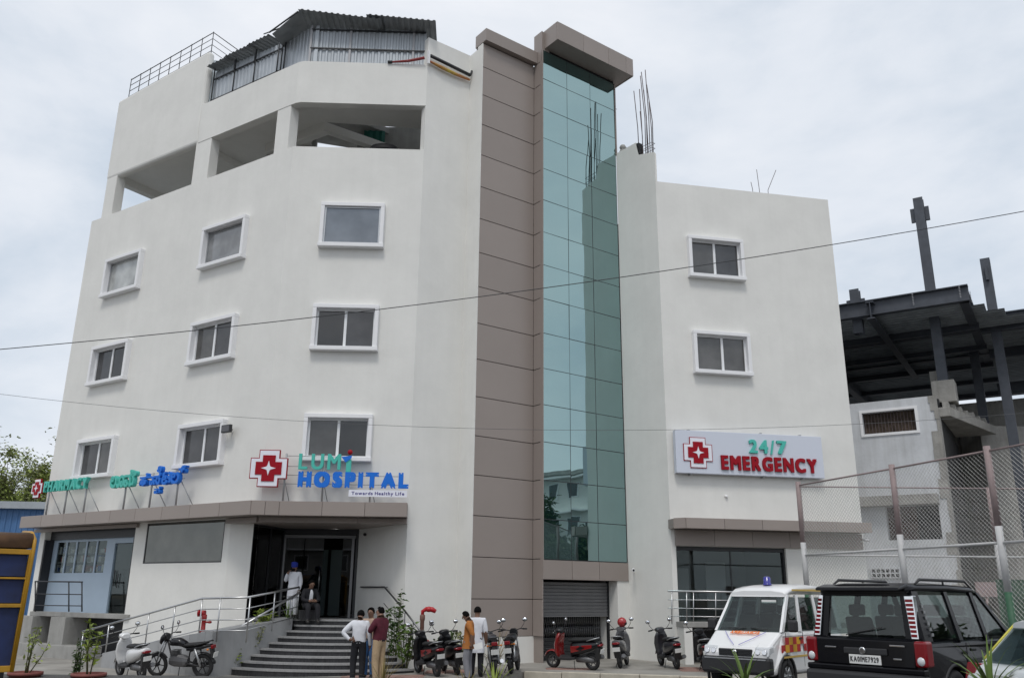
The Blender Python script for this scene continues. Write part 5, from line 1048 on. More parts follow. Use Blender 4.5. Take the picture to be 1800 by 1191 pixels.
def vehicle(name, label, cat, loc, rz_, p):
    """p: profile of the lower body, greenhouse corner table, wheels, paint"""
    t = thing(name, label, cat, loc, rz_); hw = p['hw']; paint = p['paint']; prof = []
    wr = p['wr']+.06
    for q in p['prof']:
        if q[0] == 'arch':
            cx = q[1]; zc0 = p['prof_z0']; a0 = math.acos(max(-1, min(1, (zc0-p['wr'])/wr)))
            for i in range(11): a = -a0+2*a0*i/10; prof.append((cx+wr*math.sin(a), p['wr']+wr*math.cos(a)))
        else: prof.append(q)
    xf, xr = max(q[0] for q in prof), min(q[0] for q in prof)
    def yw(x):
        f = 1.0
        if x > xf-.55: f -= .13*((x-(xf-.55))/.55)**2
        if x < xr+.35: f -= .06*((xr+.35-x)/.35)**2
        return hw*f
    mb = MB(); n = len(prof)
    rows = []
    for k, fy_ in enumerate((-1, -.97, .97, 1)):
        inset = .028 if k in (0, 3) else 0
        rows.append([(q[0], fy_*yw(q[0]), q[1]) for q in prof])
    # outer skin with a slight tuck at the shoulder
    V = []
    for sgn in (-1, 1):
        for q in prof: V.append((q[0], sgn*yw(q[0])*(1-.05*max(0, (q[1]-p['zb']+.12))/.12 if q[1] > p['zb']-.12 else 1), q[1]))
    mb.add(V, [tuple(range(n)), tuple(range(2*n-1, n-1, -1))]+[((i+1) % n, i, i+n, (i+1) % n+n) for i in range(n)])
    body = mb.build('body', paint, t, bevel=p.get('bev', .045), bseg=3)
    zb, zr_, yb, yr = p['zb'], p['zr'], hw*.945, p['yr']
    def G(s, x, tt): return Vector((x, s*(yb+(yr-yb)*tt), zb+(zr_-zb)*tt))
    gh = p['gh']            # list of (xb, xt) station pairs from rear to front for side pillars, widths pw
    inn = Vector((0, 0, 0))
    def bar(a, b, c, d, th, name, m, par):          # quad a,b,c,d thickened towards the cabin axis
        nrm = (b-a).cross(d-a).normalized(); cen = Vector((0, 0, (zb+zr_)/2)); mid_ = (a+b+c+d)/4
        if nrm.dot(Vector((mid_.x*0, mid_.y, 0)) if abs(nrm.y) > .4 else Vector((mid_.x-p['xc'], 0, 0))) > 0: nrm = -nrm
        mb = MB(); mb.hexa([a, b, b+nrm*th, a+nrm*th, d, c, c+nrm*th, d+nrm*th]); return mb.build(name, m, par)
    roof = p['roof']; mb = MB()
    rs = []
    for x, z, y_ in roof:
        rs.append([Vector((x, yy*y_, z+zz_)) for yy, zz_ in ((-1, -.085), (-1.0, -.03), (-.93, 0), (-.5, .03), (.5, .03), (.93, 0), (1.0, -.03), (1, -.085))])
    mb.loft(rs, 0, True, True); mb.build('roof', paint, t)
    for s in (-1, 1):
        for (b0, b1, t0, t1, kind) in gh:
            if kind == 'pillar': bar(G(s, b0, 0), G(s, b1, 0), G(s, t1, 1), G(s, t0, 1), .05, 'pillar', p.get('pillar', paint), t)
            else:
                e = .018
                A_, B_, C_, D_ = G(s, b0, .05), G(s, b1, .05), G(s, t1, .93), G(s, t0, .93); off = Vector((0, -s*.018, 0))
                bar(A_+off, B_+off, C_+off, D_+off, .006, 'side_window', p['glass'], t)
    for key, nm in (('ws', 'windscreen'), ('rw', 'rear_window')):
        x0, x1, z0_, z1_, wy0, wy1 = p[key]
        a, b, c, d = Vector((x0, -wy0, z0_)), Vector((x0, wy0, z0_)), Vector((x1, wy1, z1_)), Vector((x1, -wy1, z1_))
        bar(a, b, c, d, .008, nm, p.get(key+'_glass', p['glass']), t)
    for x in p['wx']:
        for s in (-1, 1):
            wheel(t, x, s*(hw-.11), p['wr'], .2, s)
            mb = MB(); mb.torus(p['wr']+.075, .03, 24, 6, M4=Matrix.Translation((x, s*(hw-.02), p['wr']))); mb.build('wheel_arch', p.get('archm', 'plastic'), t)
    mb = MB(); mb.box(xr+.3, xf-.4, -hw+.12, hw-.12, .28, p['zb']-.12); mb.build('underbody', 'plastic', t)
    for sx, ex in p['seats']:
        for y_ in (-.36, .36):
            mb = MB(); mb.box(sx, sx+.45, y_-.24, y_+.24, zb-.35, zb-.12); mb.hexa([Vector((sx-.1, y_-.23, zb-.2)), Vector((sx+.05, y_-.23, zb-.2)), Vector((sx+.05, y_+.23, zb-.2)), Vector((sx-.1, y_+.23, zb-.2)), Vector((sx-.22, y_-.2, zb+.3)), Vector((sx-.12, y_-.2, zb+.3)), Vector((sx-.12, y_+.2, zb+.3)), Vector((sx-.22, y_+.2, zb+.3))]); mb.box(sx-.23, sx-.13, y_-.12, y_+.12, zb+.32, zb+.48); mb.build('seat', 'interior', t, bevel=.03)
    return t, body, G
def panelbox(t, name, m, x0, x1, y0, y1, z0_, z1_, bevel=.01): mb = MB(); mb.box(x0, x1, y0, y1, z0_, z1_); return mb.build(name, m, t, bevel=bevel)
def flat_text(t, text, M4, w_, h_, m, name='lettering', bold=.03):
    """raised lettering on a local plane: M4 maps (x right, y up, z out)"""
    gl = []; x = 0
    for ch in text:
        if ch == ' ': x += .35; continue
        if (ch, bold) not in GC: GC[(ch, bold)] = glyph(ch, bold, 1.0)
        V, Fc = GC[(ch, bold)]; a = min(v.x for v in V); b = max(v.x for v in V); gl.append((x-a, V, Fc)); x += b-a+.14
    mb = MB(); ys = [v.y for v in gl[0][1]]; y0, y1 = min(ys), max(ys)
    for dx, V, Fc in gl: mb.add([M4 @ Vector(((v.x+dx)/x*w_, (v.y-y0)/(y1-y0)*h_, v.z*.004)) for v in V], Fc)
    return mb.build(name, m, t)
# ---- black SUV
suv, sb_, G = vehicle('black_car', 'black SUV seen from behind with tall red tail lamps and roof rails', 'car', (7.10, 15.10, .32), R(40), dict(
    hw=.91, paint='suv_black', wr=.37, prof_z0=.42, zb=1.13, zr=1.80, yr=.70, xc=-.6, wx=(-1.35, 1.38), bev=.085, glass='car_glass', rw_glass='car_glass', pillar='suv_black',
    prof=[(-2.18, .52), (-2.1, .42), ('arch', -1.35), ('arch', 1.38), (2.05, .42), (2.16, .55), (2.17, .88), (2.08, 1.04), (.85, 1.15), (.7, 1.13), (-2.1, 1.13), (-2.2, 1.02)],
    gh=[(-2.10, -1.86, -2.02, -1.84, 'pillar'), (-1.86, -1.02, -1.84, -1.0, 'window'), (-1.02, -.90, -1.0, -.9, 'pillar'), (-.90, -.12, -.9, -.12, 'window'), (-.12, .0, -.12, -.02, 'pillar'), (.0, .80, -.02, .12, 'window'), (.80, .92, .12, .22, 'pillar')],
    roof=[(-2.12, 1.86, .66), (-1.9, 1.885, .70), (-.8, 1.90, .70), (.0, 1.885, .69), (.26, 1.84, .66)],
    ws=(.90, .22, 1.13, 1.80, .80, .66), rw=(-2.115, -2.035, 1.20, 1.74, .66, .60), seats=[(-.55, 0), (.35, 0), (-1.45, 0)]))
panelbox(suv, 'rear_bumper', 'plastic', -2.34, -2.12, -.90, .90, .42, .70, .05); panelbox(suv, 'bumper_lip', 'suv_black', -2.30, -2.14, -.88, .88, .70, .78, .02)
mb = MB(); mb.hexa([Vector((-2.28, -.66, 1.80)), Vector((-2.0, -.66, 1.84)), Vector((-2.0, .66, 1.84)), Vector((-2.28, .66, 1.80)), Vector((-2.26, -.66, 1.85)), Vector((-2.0, -.66, 1.9)), Vector((-2.0, .66, 1.9)), Vector((-2.26, .66, 1.85))]); mb.build('spoiler', 'suv_black', suv, bevel=.02)
tg = MB(); tg.hexa([Vector((-2.225, -.74, .78)), Vector((-2.18, -.74, .78)), Vector((-2.18, .74, .78)), Vector((-2.225, .74, .78)), Vector((-2.205, -.76, 1.13)), Vector((-2.12, -.76, 1.17)), Vector((-2.12, .76, 1.17)), Vector((-2.205, .76, 1.13))]); tgo = tg.build('tailgate', 'suv_black', suv, bevel=.015)
for yy in (-.70, .70):
    s = 1 if yy > 0 else -1; mb = MB(); mb.hexa([Vector((-2.13, min(yy, yy-s*.1), 1.12)), Vector((-2.05, min(yy, yy-s*.1), 1.12)), Vector((-2.05, max(yy, yy-s*.1), 1.12)), Vector((-2.13, max(yy, yy-s*.1), 1.12)), Vector((-2.05, min(yy, yy-s*.1)-s*.06, 1.79)), Vector((-2.0, min(yy, yy-s*.1)-s*.06, 1.79)), Vector((-2.0, max(yy, yy-s*.1)-s*.06, 1.79)), Vector((-2.05, max(yy, yy-s*.1)-s*.06, 1.79))]); mb.build('rear_pillar', 'suv_black', suv)
mb = MB(); mb.box(-2.06, -2.0, -.66, .66, 1.73, 1.83); mb.build('tailgate_header', 'suv_black', suv); 
hb = panelbox(tgo, 'plate_recess', 'plastic', -2.245, -2.215, -.36, .30, .93, 1.02, .02); mb = MB(); mb.lathe([(.05, 0), (.05, .012), (.035, .02)], 14, M4=Matrix.Translation((-2.25, .0, .985)) @ Matrix.Rotation(R(-90), 4, 'Y')); mb.build('badge', 'chrome', tgo)
plo = panelbox(suv, 'number_plate', 'plate_white', -2.25, -2.228, -.26, .22, .80, .925, .004)
flat_text(plo, 'KA01ME7929', Matrix(((0, 0, -1, -2.2515), (-1, 0, 0, .20), (0, 1, 0, .83), (0, 0, 0, 1))), .44, .07, 'dark', 'plate_characters')
panelbox(tgo, 'emblem_bar', 'chrome', -2.232, -2.218, -.62, -.40, 1.055, 1.075, .003); panelbox(tgo, 'emblem_bar', 'chrome', -2.235, -2.22, .42, .60, 1.0, 1.02, .003); panelbox(tgo, 'emblem_bar', 'chrome', -2.236, -2.222, -.56, -.44, .88, .9, .003)
for s in (-1, 1):
    o = MB(); a, b = s*.70, s*.80; y0, y1 = min(a, b), max(a, b)
    o.hexa([Vector((-2.17, y0, 1.16)), Vector((-2.05, y0, 1.16)), Vector((-2.05, y1, 1.16)), Vector((-2.17, y1, 1.16)), Vector((-2.085, y0-s*.055, 1.74)), Vector((-1.98, y0-s*.055, 1.74)), Vector((-1.98, y1-s*.085, 1.74)), Vector((-2.085, y1-s*.085, 1.74))])
    lo = o.build('tail_lamp', 'chrome', suv, bevel=.01)
    for k in range(9):
        z = 1.19+k*.058; f = (z-1.16)/.58; x = -2.178+.085*f; mb = MB(); y_a, y_b = y0-s*.055*f+.012, y1-s*.085*f-.012; mb.box(x-.006, x+.02, y_a, y_b, z, z+.036); mb.build('lens', 'lamp_red', lo)
    mb = MB(); mb.box(-2.235, -2.02, min(s*.74, s*.92), max(s*.74, s*.92), .80, 1.14); lo2 = mb.build('tail_lamp', 'lamp_red', suv, bevel=.035, bseg=3)
    mb = MB(); mb.ball((-2.225, s*.83, .88), .03, .06, .06, 12, 8); mb.build('reverse_lens', 'head_glass', lo2)
    mb = MB(); mb.tube([(-1.75, s*.64, 1.90), (-1.6, s*.64, 1.965), (-.1, s*.64, 1.965), (.1, s*.64, 1.87)], [.014, .022, .022, .014], 7); mb.tube([(-.85, s*.64, 1.9), (-.85, s*.64, 1.97)], .016, 6); mb.build('roof_rail', 'plastic', suv)
    for k in range(6): f = k/6; mb = MB(); x = -1.90+.02*f; z = 1.2+k*.075; y_ = s*(.86-.16*f*.82); mb.box(x, x+.05, min(y_, y_+s*.012), max(y_, y_+s*.012), z, z+.04); mb.build('pillar_vent', 'alloy', suv)
    mb = MB(); mb.box(.72, .92, min(s*.9, s*1.12), max(s*.9, s*1.12), 1.14, 1.32); mb.build('mirror', 'suv_black', suv, bevel=.04)
    panelbox(suv, 'side_step', 'plastic', -.9, .9, min(s*.88, s*.98), max(s*.88, s*.98), .38, .43, .015)
    for x0 in (-.95, -.06, .88): panelbox(suv, 'door_gap', 'line_gap', x0-.006, x0+.006, min(s*.905, s*.9125), max(s*.905, s*.9125), .5, 1.1, 0)
    for x0 in (-.86, .02): panelbox(suv, 'door_handle', 'suv_black', x0, x0+.17, min(s*.905, s*.94), max(s*.905, s*.94), .98, 1.02, .01)
    panelbox(suv, 'side_moulding', 'plastic', -.92, .86, min(s*.905, s*.928), max(s*.905, s*.928), .66, .78, .012)
    panelbox(suv, 'headlamp', 'head_glass', 2.0, 2.14, min(s*.55, s*.80), max(s*.55, s*.80), .82, .98, .03)
mb = MB(); mb.tube([(-2.13, .30, 1.185), (-2.155, -.28, 1.30)], .008, 5); mb.build('wiper', 'plastic', suv)
suv.scale = (1.04, 1.04, 1.05); panelbox(suv, 'dashboard', 'interior', .45, .85, -.75, .75, .98, 1.2, .03); mb = MB(); mb.torus(.18, .018, 20, 6, M4=Matrix.Translation((.42, -.36, 1.22)) @ Matrix.Rotation(R(65), 4, 'Y') @ Matrix.Rotation(R(90), 4, 'X')); mb.build('steering_wheel', 'plastic', suv)
# ---- ambulance van
amb, ab_, G = vehicle('ambulance', 'white ambulance van with red and yellow checks and a blue roof beacon', 'ambulance', (5.72, 19.32, .33), R(-131), dict(
    hw=.74, paint='amb_white', wr=.285, prof_z0=.30, zb=1.06, zr=1.74, yr=.60, xc=-.3, wx=(-1.05, 1.20), bev=.085, glass='car_glass_dark', ws_glass='car_glass', archm='plastic',
    prof=[(-1.80, .42), (-1.74, .30), ('arch', -1.05), ('arch', 1.20), (1.72, .30), (1.82, .40), (1.83, .68), (1.76, .80), (1.30, 1.05), (1.2, 1.06), (-1.76, 1.06), (-1.82, .9)],
    gh=[(-1.76, -1.55, -1.70, -1.52, 'pillar'), (-1.55, -.62, -1.52, -.6, 'window'), (-.62, -.48, -.6, -.5, 'pillar'), (-.48, .34, -.5, .18, 'window'), (.34, .48, .18, .28, 'pillar'), (.48, 1.16, .28, .60, 'window'), (1.16, 1.27, .60, .70, 'pillar')],
    roof=[(-1.76, 1.84, .56), (-1.6, 1.90, .60), (-.6, 1.93, .61), (.2, 1.90, .61), (.55, 1.85, .60), (.74, 1.78, .58)],
    ws=(1.26, .70, 1.05, 1.74, .67, .575), rw=(-1.78, -1.72, 1.1, 1.7, .6, .52), seats=[(.55, 0), (-.4, 0)]))
mb = MB(); mb.hexa([Vector((.60, -.60, 1.70)), Vector((.76, -.58, 1.70)), Vector((.76, .58, 1.70)), Vector((.60, .60, 1.70)), Vector((.55, -.59, 1.84)), Vector((.66, -.57, 1.80)), Vector((.66, .57, 1.80)), Vector((.55, .59, 1.84))]); mb.build('roof_header', 'amb_white', amb, bevel=.02)
mb = MB(); mb.lathe([(.09, 0), (.09, .03), (.075, .035), (.075, .15), (.05, .17), (.01, .175)], 18, M4=Matrix.Translation((.28, .02, 1.925))); mb.build('beacon', mat('beacon_blue', (.015, .015, .25), .15, coat=.8), amb)
panelbox(amb, 'front_bumper', 'plastic', 1.68, 1.88, -.70, .70, .32, .62, .05); panelbox(amb, 'bumper_strip', 'alloy', 1.87, 1.885, -.62, .62, .575, .595, .004)
grl = panelbox(amb, 'grille', 'plastic', 1.79, 1.84, -.34, .34, .63, .76, .015)
for k in range(4): panelbox(grl, 'grille_bar', 'black_metal', 1.838, 1.85, -.33, .33, .645+k*.028, .655+k*.028, .002)
mb = MB(); mb.lathe([(.05, 0), (.05, .015), (.02, .02)], 12, M4=Matrix.Translation((1.85, 0, .70)) @ Matrix.Rotation(R(90), 4, 'Y')); mb.build('badge', 'chrome', amb)
for s in (-1, 1):
    mb = MB(); mb.hexa([Vector((1.62, min(s*.36, s*.67), .64)), Vector((1.83, min(s*.36, s*.66), .64)), Vector((1.83, max(s*.36, s*.66), .64)), Vector((1.62, max(s*.36, s*.67), .64)), Vector((1.60, min(s*.36, s*.68), .83)), Vector((1.775, min(s*.38, s*.67), .80)), Vector((1.775, max(s*.38, s*.67), .80)), Vector((1.60, max(s*.36, s*.68), .83))]); hl_ = mb.build('headlamp', 'head_glass', amb, bevel=.02)
    for yy in (.45, .58): mb = MB(); mb.lathe([(.055, 0), (.045, .01), (.02, -.01)], 12, M4=Matrix.Translation((1.825, s*yy, .715)) @ Matrix.Rotation(R(80), 4, 'Y')); mb.build('reflector', 'chrome', hl_)
    mb = MB(); mb.box(1.0, 1.14, min(s*.75, s*.93), max(s*.75, s*.93), 1.06, 1.28); mb.build('mirror', 'plastic', amb, bevel=.04)
    mb = MB(); mb.tube([(1.27, s*.42, 1.10), (1.22, s*.05, 1.12)], .010, 5); mb.build('wiper', 'plastic', amb)
    for x0 in (-.55, .42, 1.2): panelbox(amb, 'door_gap', 'line_gap', x0-.005, x0+.005, min(s*.735, s*.7425), max(s*.735, s*.7425), .42, 1.05, 0)
    panelbox(amb, 'door_handle', 'plastic', .48, .62, min(s*.73, s*.765), max(s*.73, s*.765), .92, .95, .008)
    # check pattern and stripes on the flank
    for i in range(14):
        for j in range(2):
            x = 1.42-i*.17; z = .70+j*.135+.06*(1 if i == 0 else 0)*0
            if i < 1 and j > i: continue
            if i >= 5:
                m_ = 'chk_red' if (i+j) % 2 == 0 else None
            else: m_ = 'chk_red' if (i+j) % 2 == 0 else 'chk_yel'
            if m_:
                mat('chk_red', (.48, .015, .02), .35); mat('chk_yel', (.75, .40, .02), .35)
                ys_ = .7425 if x < 1.28 else .7425-.13*.74*((x-1.28)/.55)**2*1.0
                panelbox(amb, 'check_sticker', m_, x-.169, x, min(s*ys_, s*(ys_+.003)), max(s*ys_, s*(ys_+.003)), z, z+.134, 0)
    mat('gold_tape', (.62, .42, .10), .4); panelbox(amb, 'gold_stripe', 'gold_tape', -1.7, 1.35, min(s*.7425, s*.746), max(s*.7425, s*.746), .60, .635, 0); mb = MB(); mb.box(-1.6, .45, min(s*.605, s*.619), max(s*.605, s*.619), 1.815, 1.85); mb.build('roof_stripe', 'gold_tape', amb)
# AMBULANCE mirrored on the bonnet in orange, blue trim lines
hd = Vector((.46, 0, -.25)).normalized(); hn = Vector((.25, 0, .46)).normalized(); c0 = Vector((1.42, .0, .985))+hn*.035
Mh = Matrix(((0, -hd.x, hn.x, c0.x), (-1, 0, 0, .30), (0, -hd.z, hn.z, c0.z), (0, 0, 0, 1)))
flat_text(amb, 'ECNALUBMA', Mh, .60, .10, mat('orange_tape', (.80, .17, .015), .4), 'bonnet_lettering', .06)
for s in (-1, 1): mb = MB(); mb.tube([Vector((1.34, s*.42, 1.03))+hn*.03, Vector((1.55, s*.25, .915))+hn*.035, Vector((1.76, s*.05, .80))+hn*.035], .006, 5); mb.build('trim_line', mat('lilac', (.25, .22, .62), .4), amb)
amb.scale = (1.05, 1.05, 1.05); panelbox(amb, 'dashboard', 'interior', .8, 1.15, -.62, .62, .95, 1.12, .03); panelbox(amb, 'sun_strip', 'plate_white', .80, .81, .12, .42, 1.58, 1.64, 0)
# ---- silver hatchback at the right edge
hat, hb_, G = vehicle('silver_car', 'silver hatchback cut off by the right edge of the picture', 'car', (8.02, 11.55, .32), R(7), dict(
    hw=.82, paint='silver', wr=.3, prof_z0=.32, zb=1.0, zr=1.46, yr=.60, xc=-.2, wx=(-1.15, 1.2), bev=.07, glass='car_glass_dark',
    prof=[(-1.86, .5), (-1.78, .32), ('arch', -1.15), ('arch', 1.2), (1.75, .32), (1.88, .45), (1.86, .7), (1.72, .82), (.95, .98), (.8, 1.0), (-1.55, 1.0), (-1.82, .96), (-1.9, .8)],
    gh=[(-1.62, -1.25, -1.2, -1.1, 'pillar'), (-1.25, -.25, -1.1, -.25, 'window'), (-.25, -.14, -.25, -.17, 'pillar'), (-.14, .70, -.17, .05, 'window'), (.70, .84, .05, .18, 'pillar')],
    roof=[(-1.26, 1.49, .56), (-1.0, 1.54, .6), (-.3, 1.56, .6), (.22, 1.5, .57)], ws=(.84, .2, 1.0, 1.47, .72, .56), rw=(-1.66, -1.22, 1.0, 1.47, .66, .54), seats=[(-.5, 0), (.25, 0)]))
for s in (-1, 1):
    mb = MB(); mb.hexa([Vector((-1.90, min(s*.58, s*.80), .74)), Vector((-1.66, min(s*.6, s*.82), .74)), Vector((-1.66, max(s*.6, s*.82), .74)), Vector((-1.90, max(s*.58, s*.80), .74)), Vector((-1.84, min(s*.58, s*.78), .99)), Vector((-1.62, min(s*.6, s*.82), .97)), Vector((-1.62, max(s*.6, s*.82), .97)), Vector((-1.84, max(s*.58, s*.78), .99))]); mb.build('tail_lamp', 'lamp_red', hat, bevel=.02)
    mb = MB(); mb.tube([(-1.60, s*.75, 1.03), (-1.2, s*.6, 1.47)], .016, 5); mb.build('tape_strip', mat('tape_yellow', (.6, .55, .08), .5), hat)
    mb = MB(); mb.tube([(-1.56, s*.76, 1.03), (-1.17, s*.61, 1.46)], .014, 5); mb.build('tape_strip', mat('tape_blue', (.12, .13, .42), .5), hat)
panelbox(hat, 'rear_bumper', 'silver', -1.96, -1.75, -.78, .78, .36, .66, .06); panelbox(hat, 'number_plate', 'plate_white', -1.905, -1.89, -.25, .25, .76, .88, .003); panelbox(hat, 'badge', 'chrome', -1.5, -1.3, -.835, -.825, .9, .92, .003)
# ---- yellow and blue goods truck at the left edge
FTk = Frame((-10.12, 10.0), (-6.80, 12.5)); Lk = FTk.len
tk = thing('goods_truck', 'goods truck body with yellow frame bars and dark blue panels at the left edge', 'truck', FTk.p(Lk/2, -1, .22), world=True)
mat('truck_yellow', (.42, .22, .011), .5, var=.18, vscale=4, streak=.15); mat('truck_blue', (.008, .02, .085), .6, var=.35, vscale=3); mat('canvas', (.075, .036, .014), .85, var=.4, vscale=3); mat('tarp_blue', (.015, .06, .28), .6, var=.2, vscale=2)
zt_k = at_y(66, 968, 12.5).z; zl = at_y(40, 1180, 12.5).z; zm_k = at_y(55, 1063, 12.5).z
for i in range(6):
    a, b = Lk*i/6, Lk*(i+1)/6
    for z0_, z1_ in ((zl+.05, zm_k-.03), (zm_k+.03, (zm_k+zt_k)/2-.02), ((zm_k+zt_k)/2+.02, zt_k-.05)):
        mb = MB(); mb.fbox(FTk, a+.03, b-.03, -.06, -.03, z0_, z1_); mb.build('panel', 'truck_blue', tk)
for i in range(7): mb = MB(); mb.fbox(FTk, Lk*i/6-.022, Lk*i/6+.022, -.08, .02 if i < 6 else .03, zl, zt_k); mb.build('stake', 'truck_yellow', tk, bevel=.008)
for z, h_ in ((zl, .08), (zm_k-.03, .05), ((zm_k+zt_k)/2-.02, .025), (zt_k-.05, .07)): mb = MB(); mb.fbox(FTk, 0, Lk, -.07, .026, z, z+h_); mb.build('rail', 'truck_yellow', tk, bevel=.006)
mb = MB(); mb.fbox(FTk, .02, Lk-.02, -2.0, -.09, zl+.02, zt_k-.1); mb.build('cargo_core', 'dark', tk)
secs = []     # canvas hood with a round shoulder and open, sagging edge
for i in range(9):
    a = Lk*i/8; sag = .05*math.sin(i*1.7); rr = .0 if i < 8 else -.0
    secs.append([FTk.p(a, n, z) for n, z in ((.02, zt_k+.04), (.03, zt_k+.13+sag), (-.03, zt_k+.21+sag*.5), (-.22, zt_k+.25+sag*.4), (-1.0, zt_k+.3), (-1.9, zt_k+.25), (-2.05, zt_k+.05))])
mb = MB(); mb.loft(secs, 0, True, True, closed=False); mb.build('canvas_hood', 'canvas', tk)
secs = [[p_+Z*.018+FTk.n*.01 for p_ in q[2:]] for q in secs[:7]]; mb = MB(); mb.loft(secs, 0, True, False, closed=False); mb.build('tarpaulin', 'tarp_blue', tk)
mb = MB(); mb.tube([FTk.p(Lk, .03, zl), FTk.p(Lk+.02, .03, zt_k), FTk.p(Lk+.02, .02, zt_k+.15), FTk.p(Lk+.0, -.2, zt_k+.26), FTk.p(Lk, -1.0, zt_k+.31)], .026, 7); mb.build('corner_tube', 'truck_yellow', tk)
mb = MB(); mb.fbox(FTk, -.2, Lk, -1.4, -.6, .75, zl); mb.build('chassis', 'plastic', tk)
for a in (.9, Lk-.9):
    for n in (-.25, -1.8): mb = MB(); mb.torus(.32, .12, 24, 8, M4=FTk.mat(a, n, .22+.43)); o = mb.build('wheel', 'tyre', tk); mb = MB(); mb.lathe([(.22, -.1), (.2, 0), (.06, .06), (.01, .08)], 14, M4=FTk.mat(a, n, .65) @ Matrix.Rotation(R(90), 4, 'X')); mb.build('rim', 'alloy', o)
mb = MB(); mb.fbox(FTk, -1.9, -.15, -1.95, -.05, .75, 2.4); mb.build('cab', 'truck_yellow', tk, bevel=.12, bseg=3)
# ================================================================== TWO-WHEELERS (x forward, y left, z up)
mat('seat_black', (.012, .012, .013), .7); mat('sc_white', (.72, .72, .72), .3, coat=.5); mat('sc_black', (.006, .006, .008), .32, coat=.35, spec=.35); mat('sc_red', (.25, .007, .008), .25, coat=.6); mat('sc_grey', (.10, .10, .105), .3, coat=.6); mat('sc_dark', (.03, .03, .036), .28, coat=.6); mat('mirror_silver', (.85, .87, .9), .03, metal=1); mat('engine', (.16, .16, .165), .45, metal=.6)
def sect(x, z, ry, rz_, n=10, p=2.6):
    out_ = []
    for i in range(n):
        a = 2*math.pi*i/n; c, s = math.cos(a), math.sin(a); out_.append((x, ry*math.copysign(abs(c)**(2/p), c), z+rz_*math.copysign(abs(s)**(2/p), s)))
    return out_
def bwheel(t, x, r, w_, spokes, rimm='alloy'):
    o = bpy.data.objects.new('wheel', None); C.objects.link(o); o.parent = t; o.location = (x, 0, r)
    mb = MB(); mb.torus(r-w_/2, w_/2, 26, 8); mb.build('tyre', 'tyre', o)
    mb = MB(); mb.torus(r-w_*.95, w_*.16, 26, 6, squash=2.2)
    for k in range(spokes): a = 2*math.pi*k/spokes; mb.tube([(.03*math.cos(a), 0, .03*math.sin(a)), ((r-w_)*math.cos(a+.1), 0, (r-w_)*math.sin(a+.1))], .013 if spokes < 9 else .006, 5)
    mb.lathe([(.05, -.05), (.05, .05)], 12, M4=Matrix.Rotation(R(90), 4, 'X')); mb.build('rim', rimm, o)
    return o
def mirrors(t, x, z, up=.2, yy=.26):
    for s in (-1, 1):
        mb = MB(); mb.tube([(x, s*(yy-.06), z), (x-.02, s*(yy+.04), z+up*.6), (x-.02, s*(yy+.06), z+up)], .007, 5); m_ = mb.build('mirror', 'plastic', t)
        mb = MB(); mb.ball((x-.01, s*(yy+.07), z+up+.03), .022, .068, .052, 12, 8); mb.build('mirror_shell', 'plastic', m_)
        mb = MB(); mb.ball((x-.024, s*(yy+.07), z+up+.03), .012, .058, .043, 12, 6); mb.build('mirror_glass', 'mirror_silver', m_)
def lean(t, ang): t.rotation_euler = (R(ang), 0, t.rotation_euler.z)
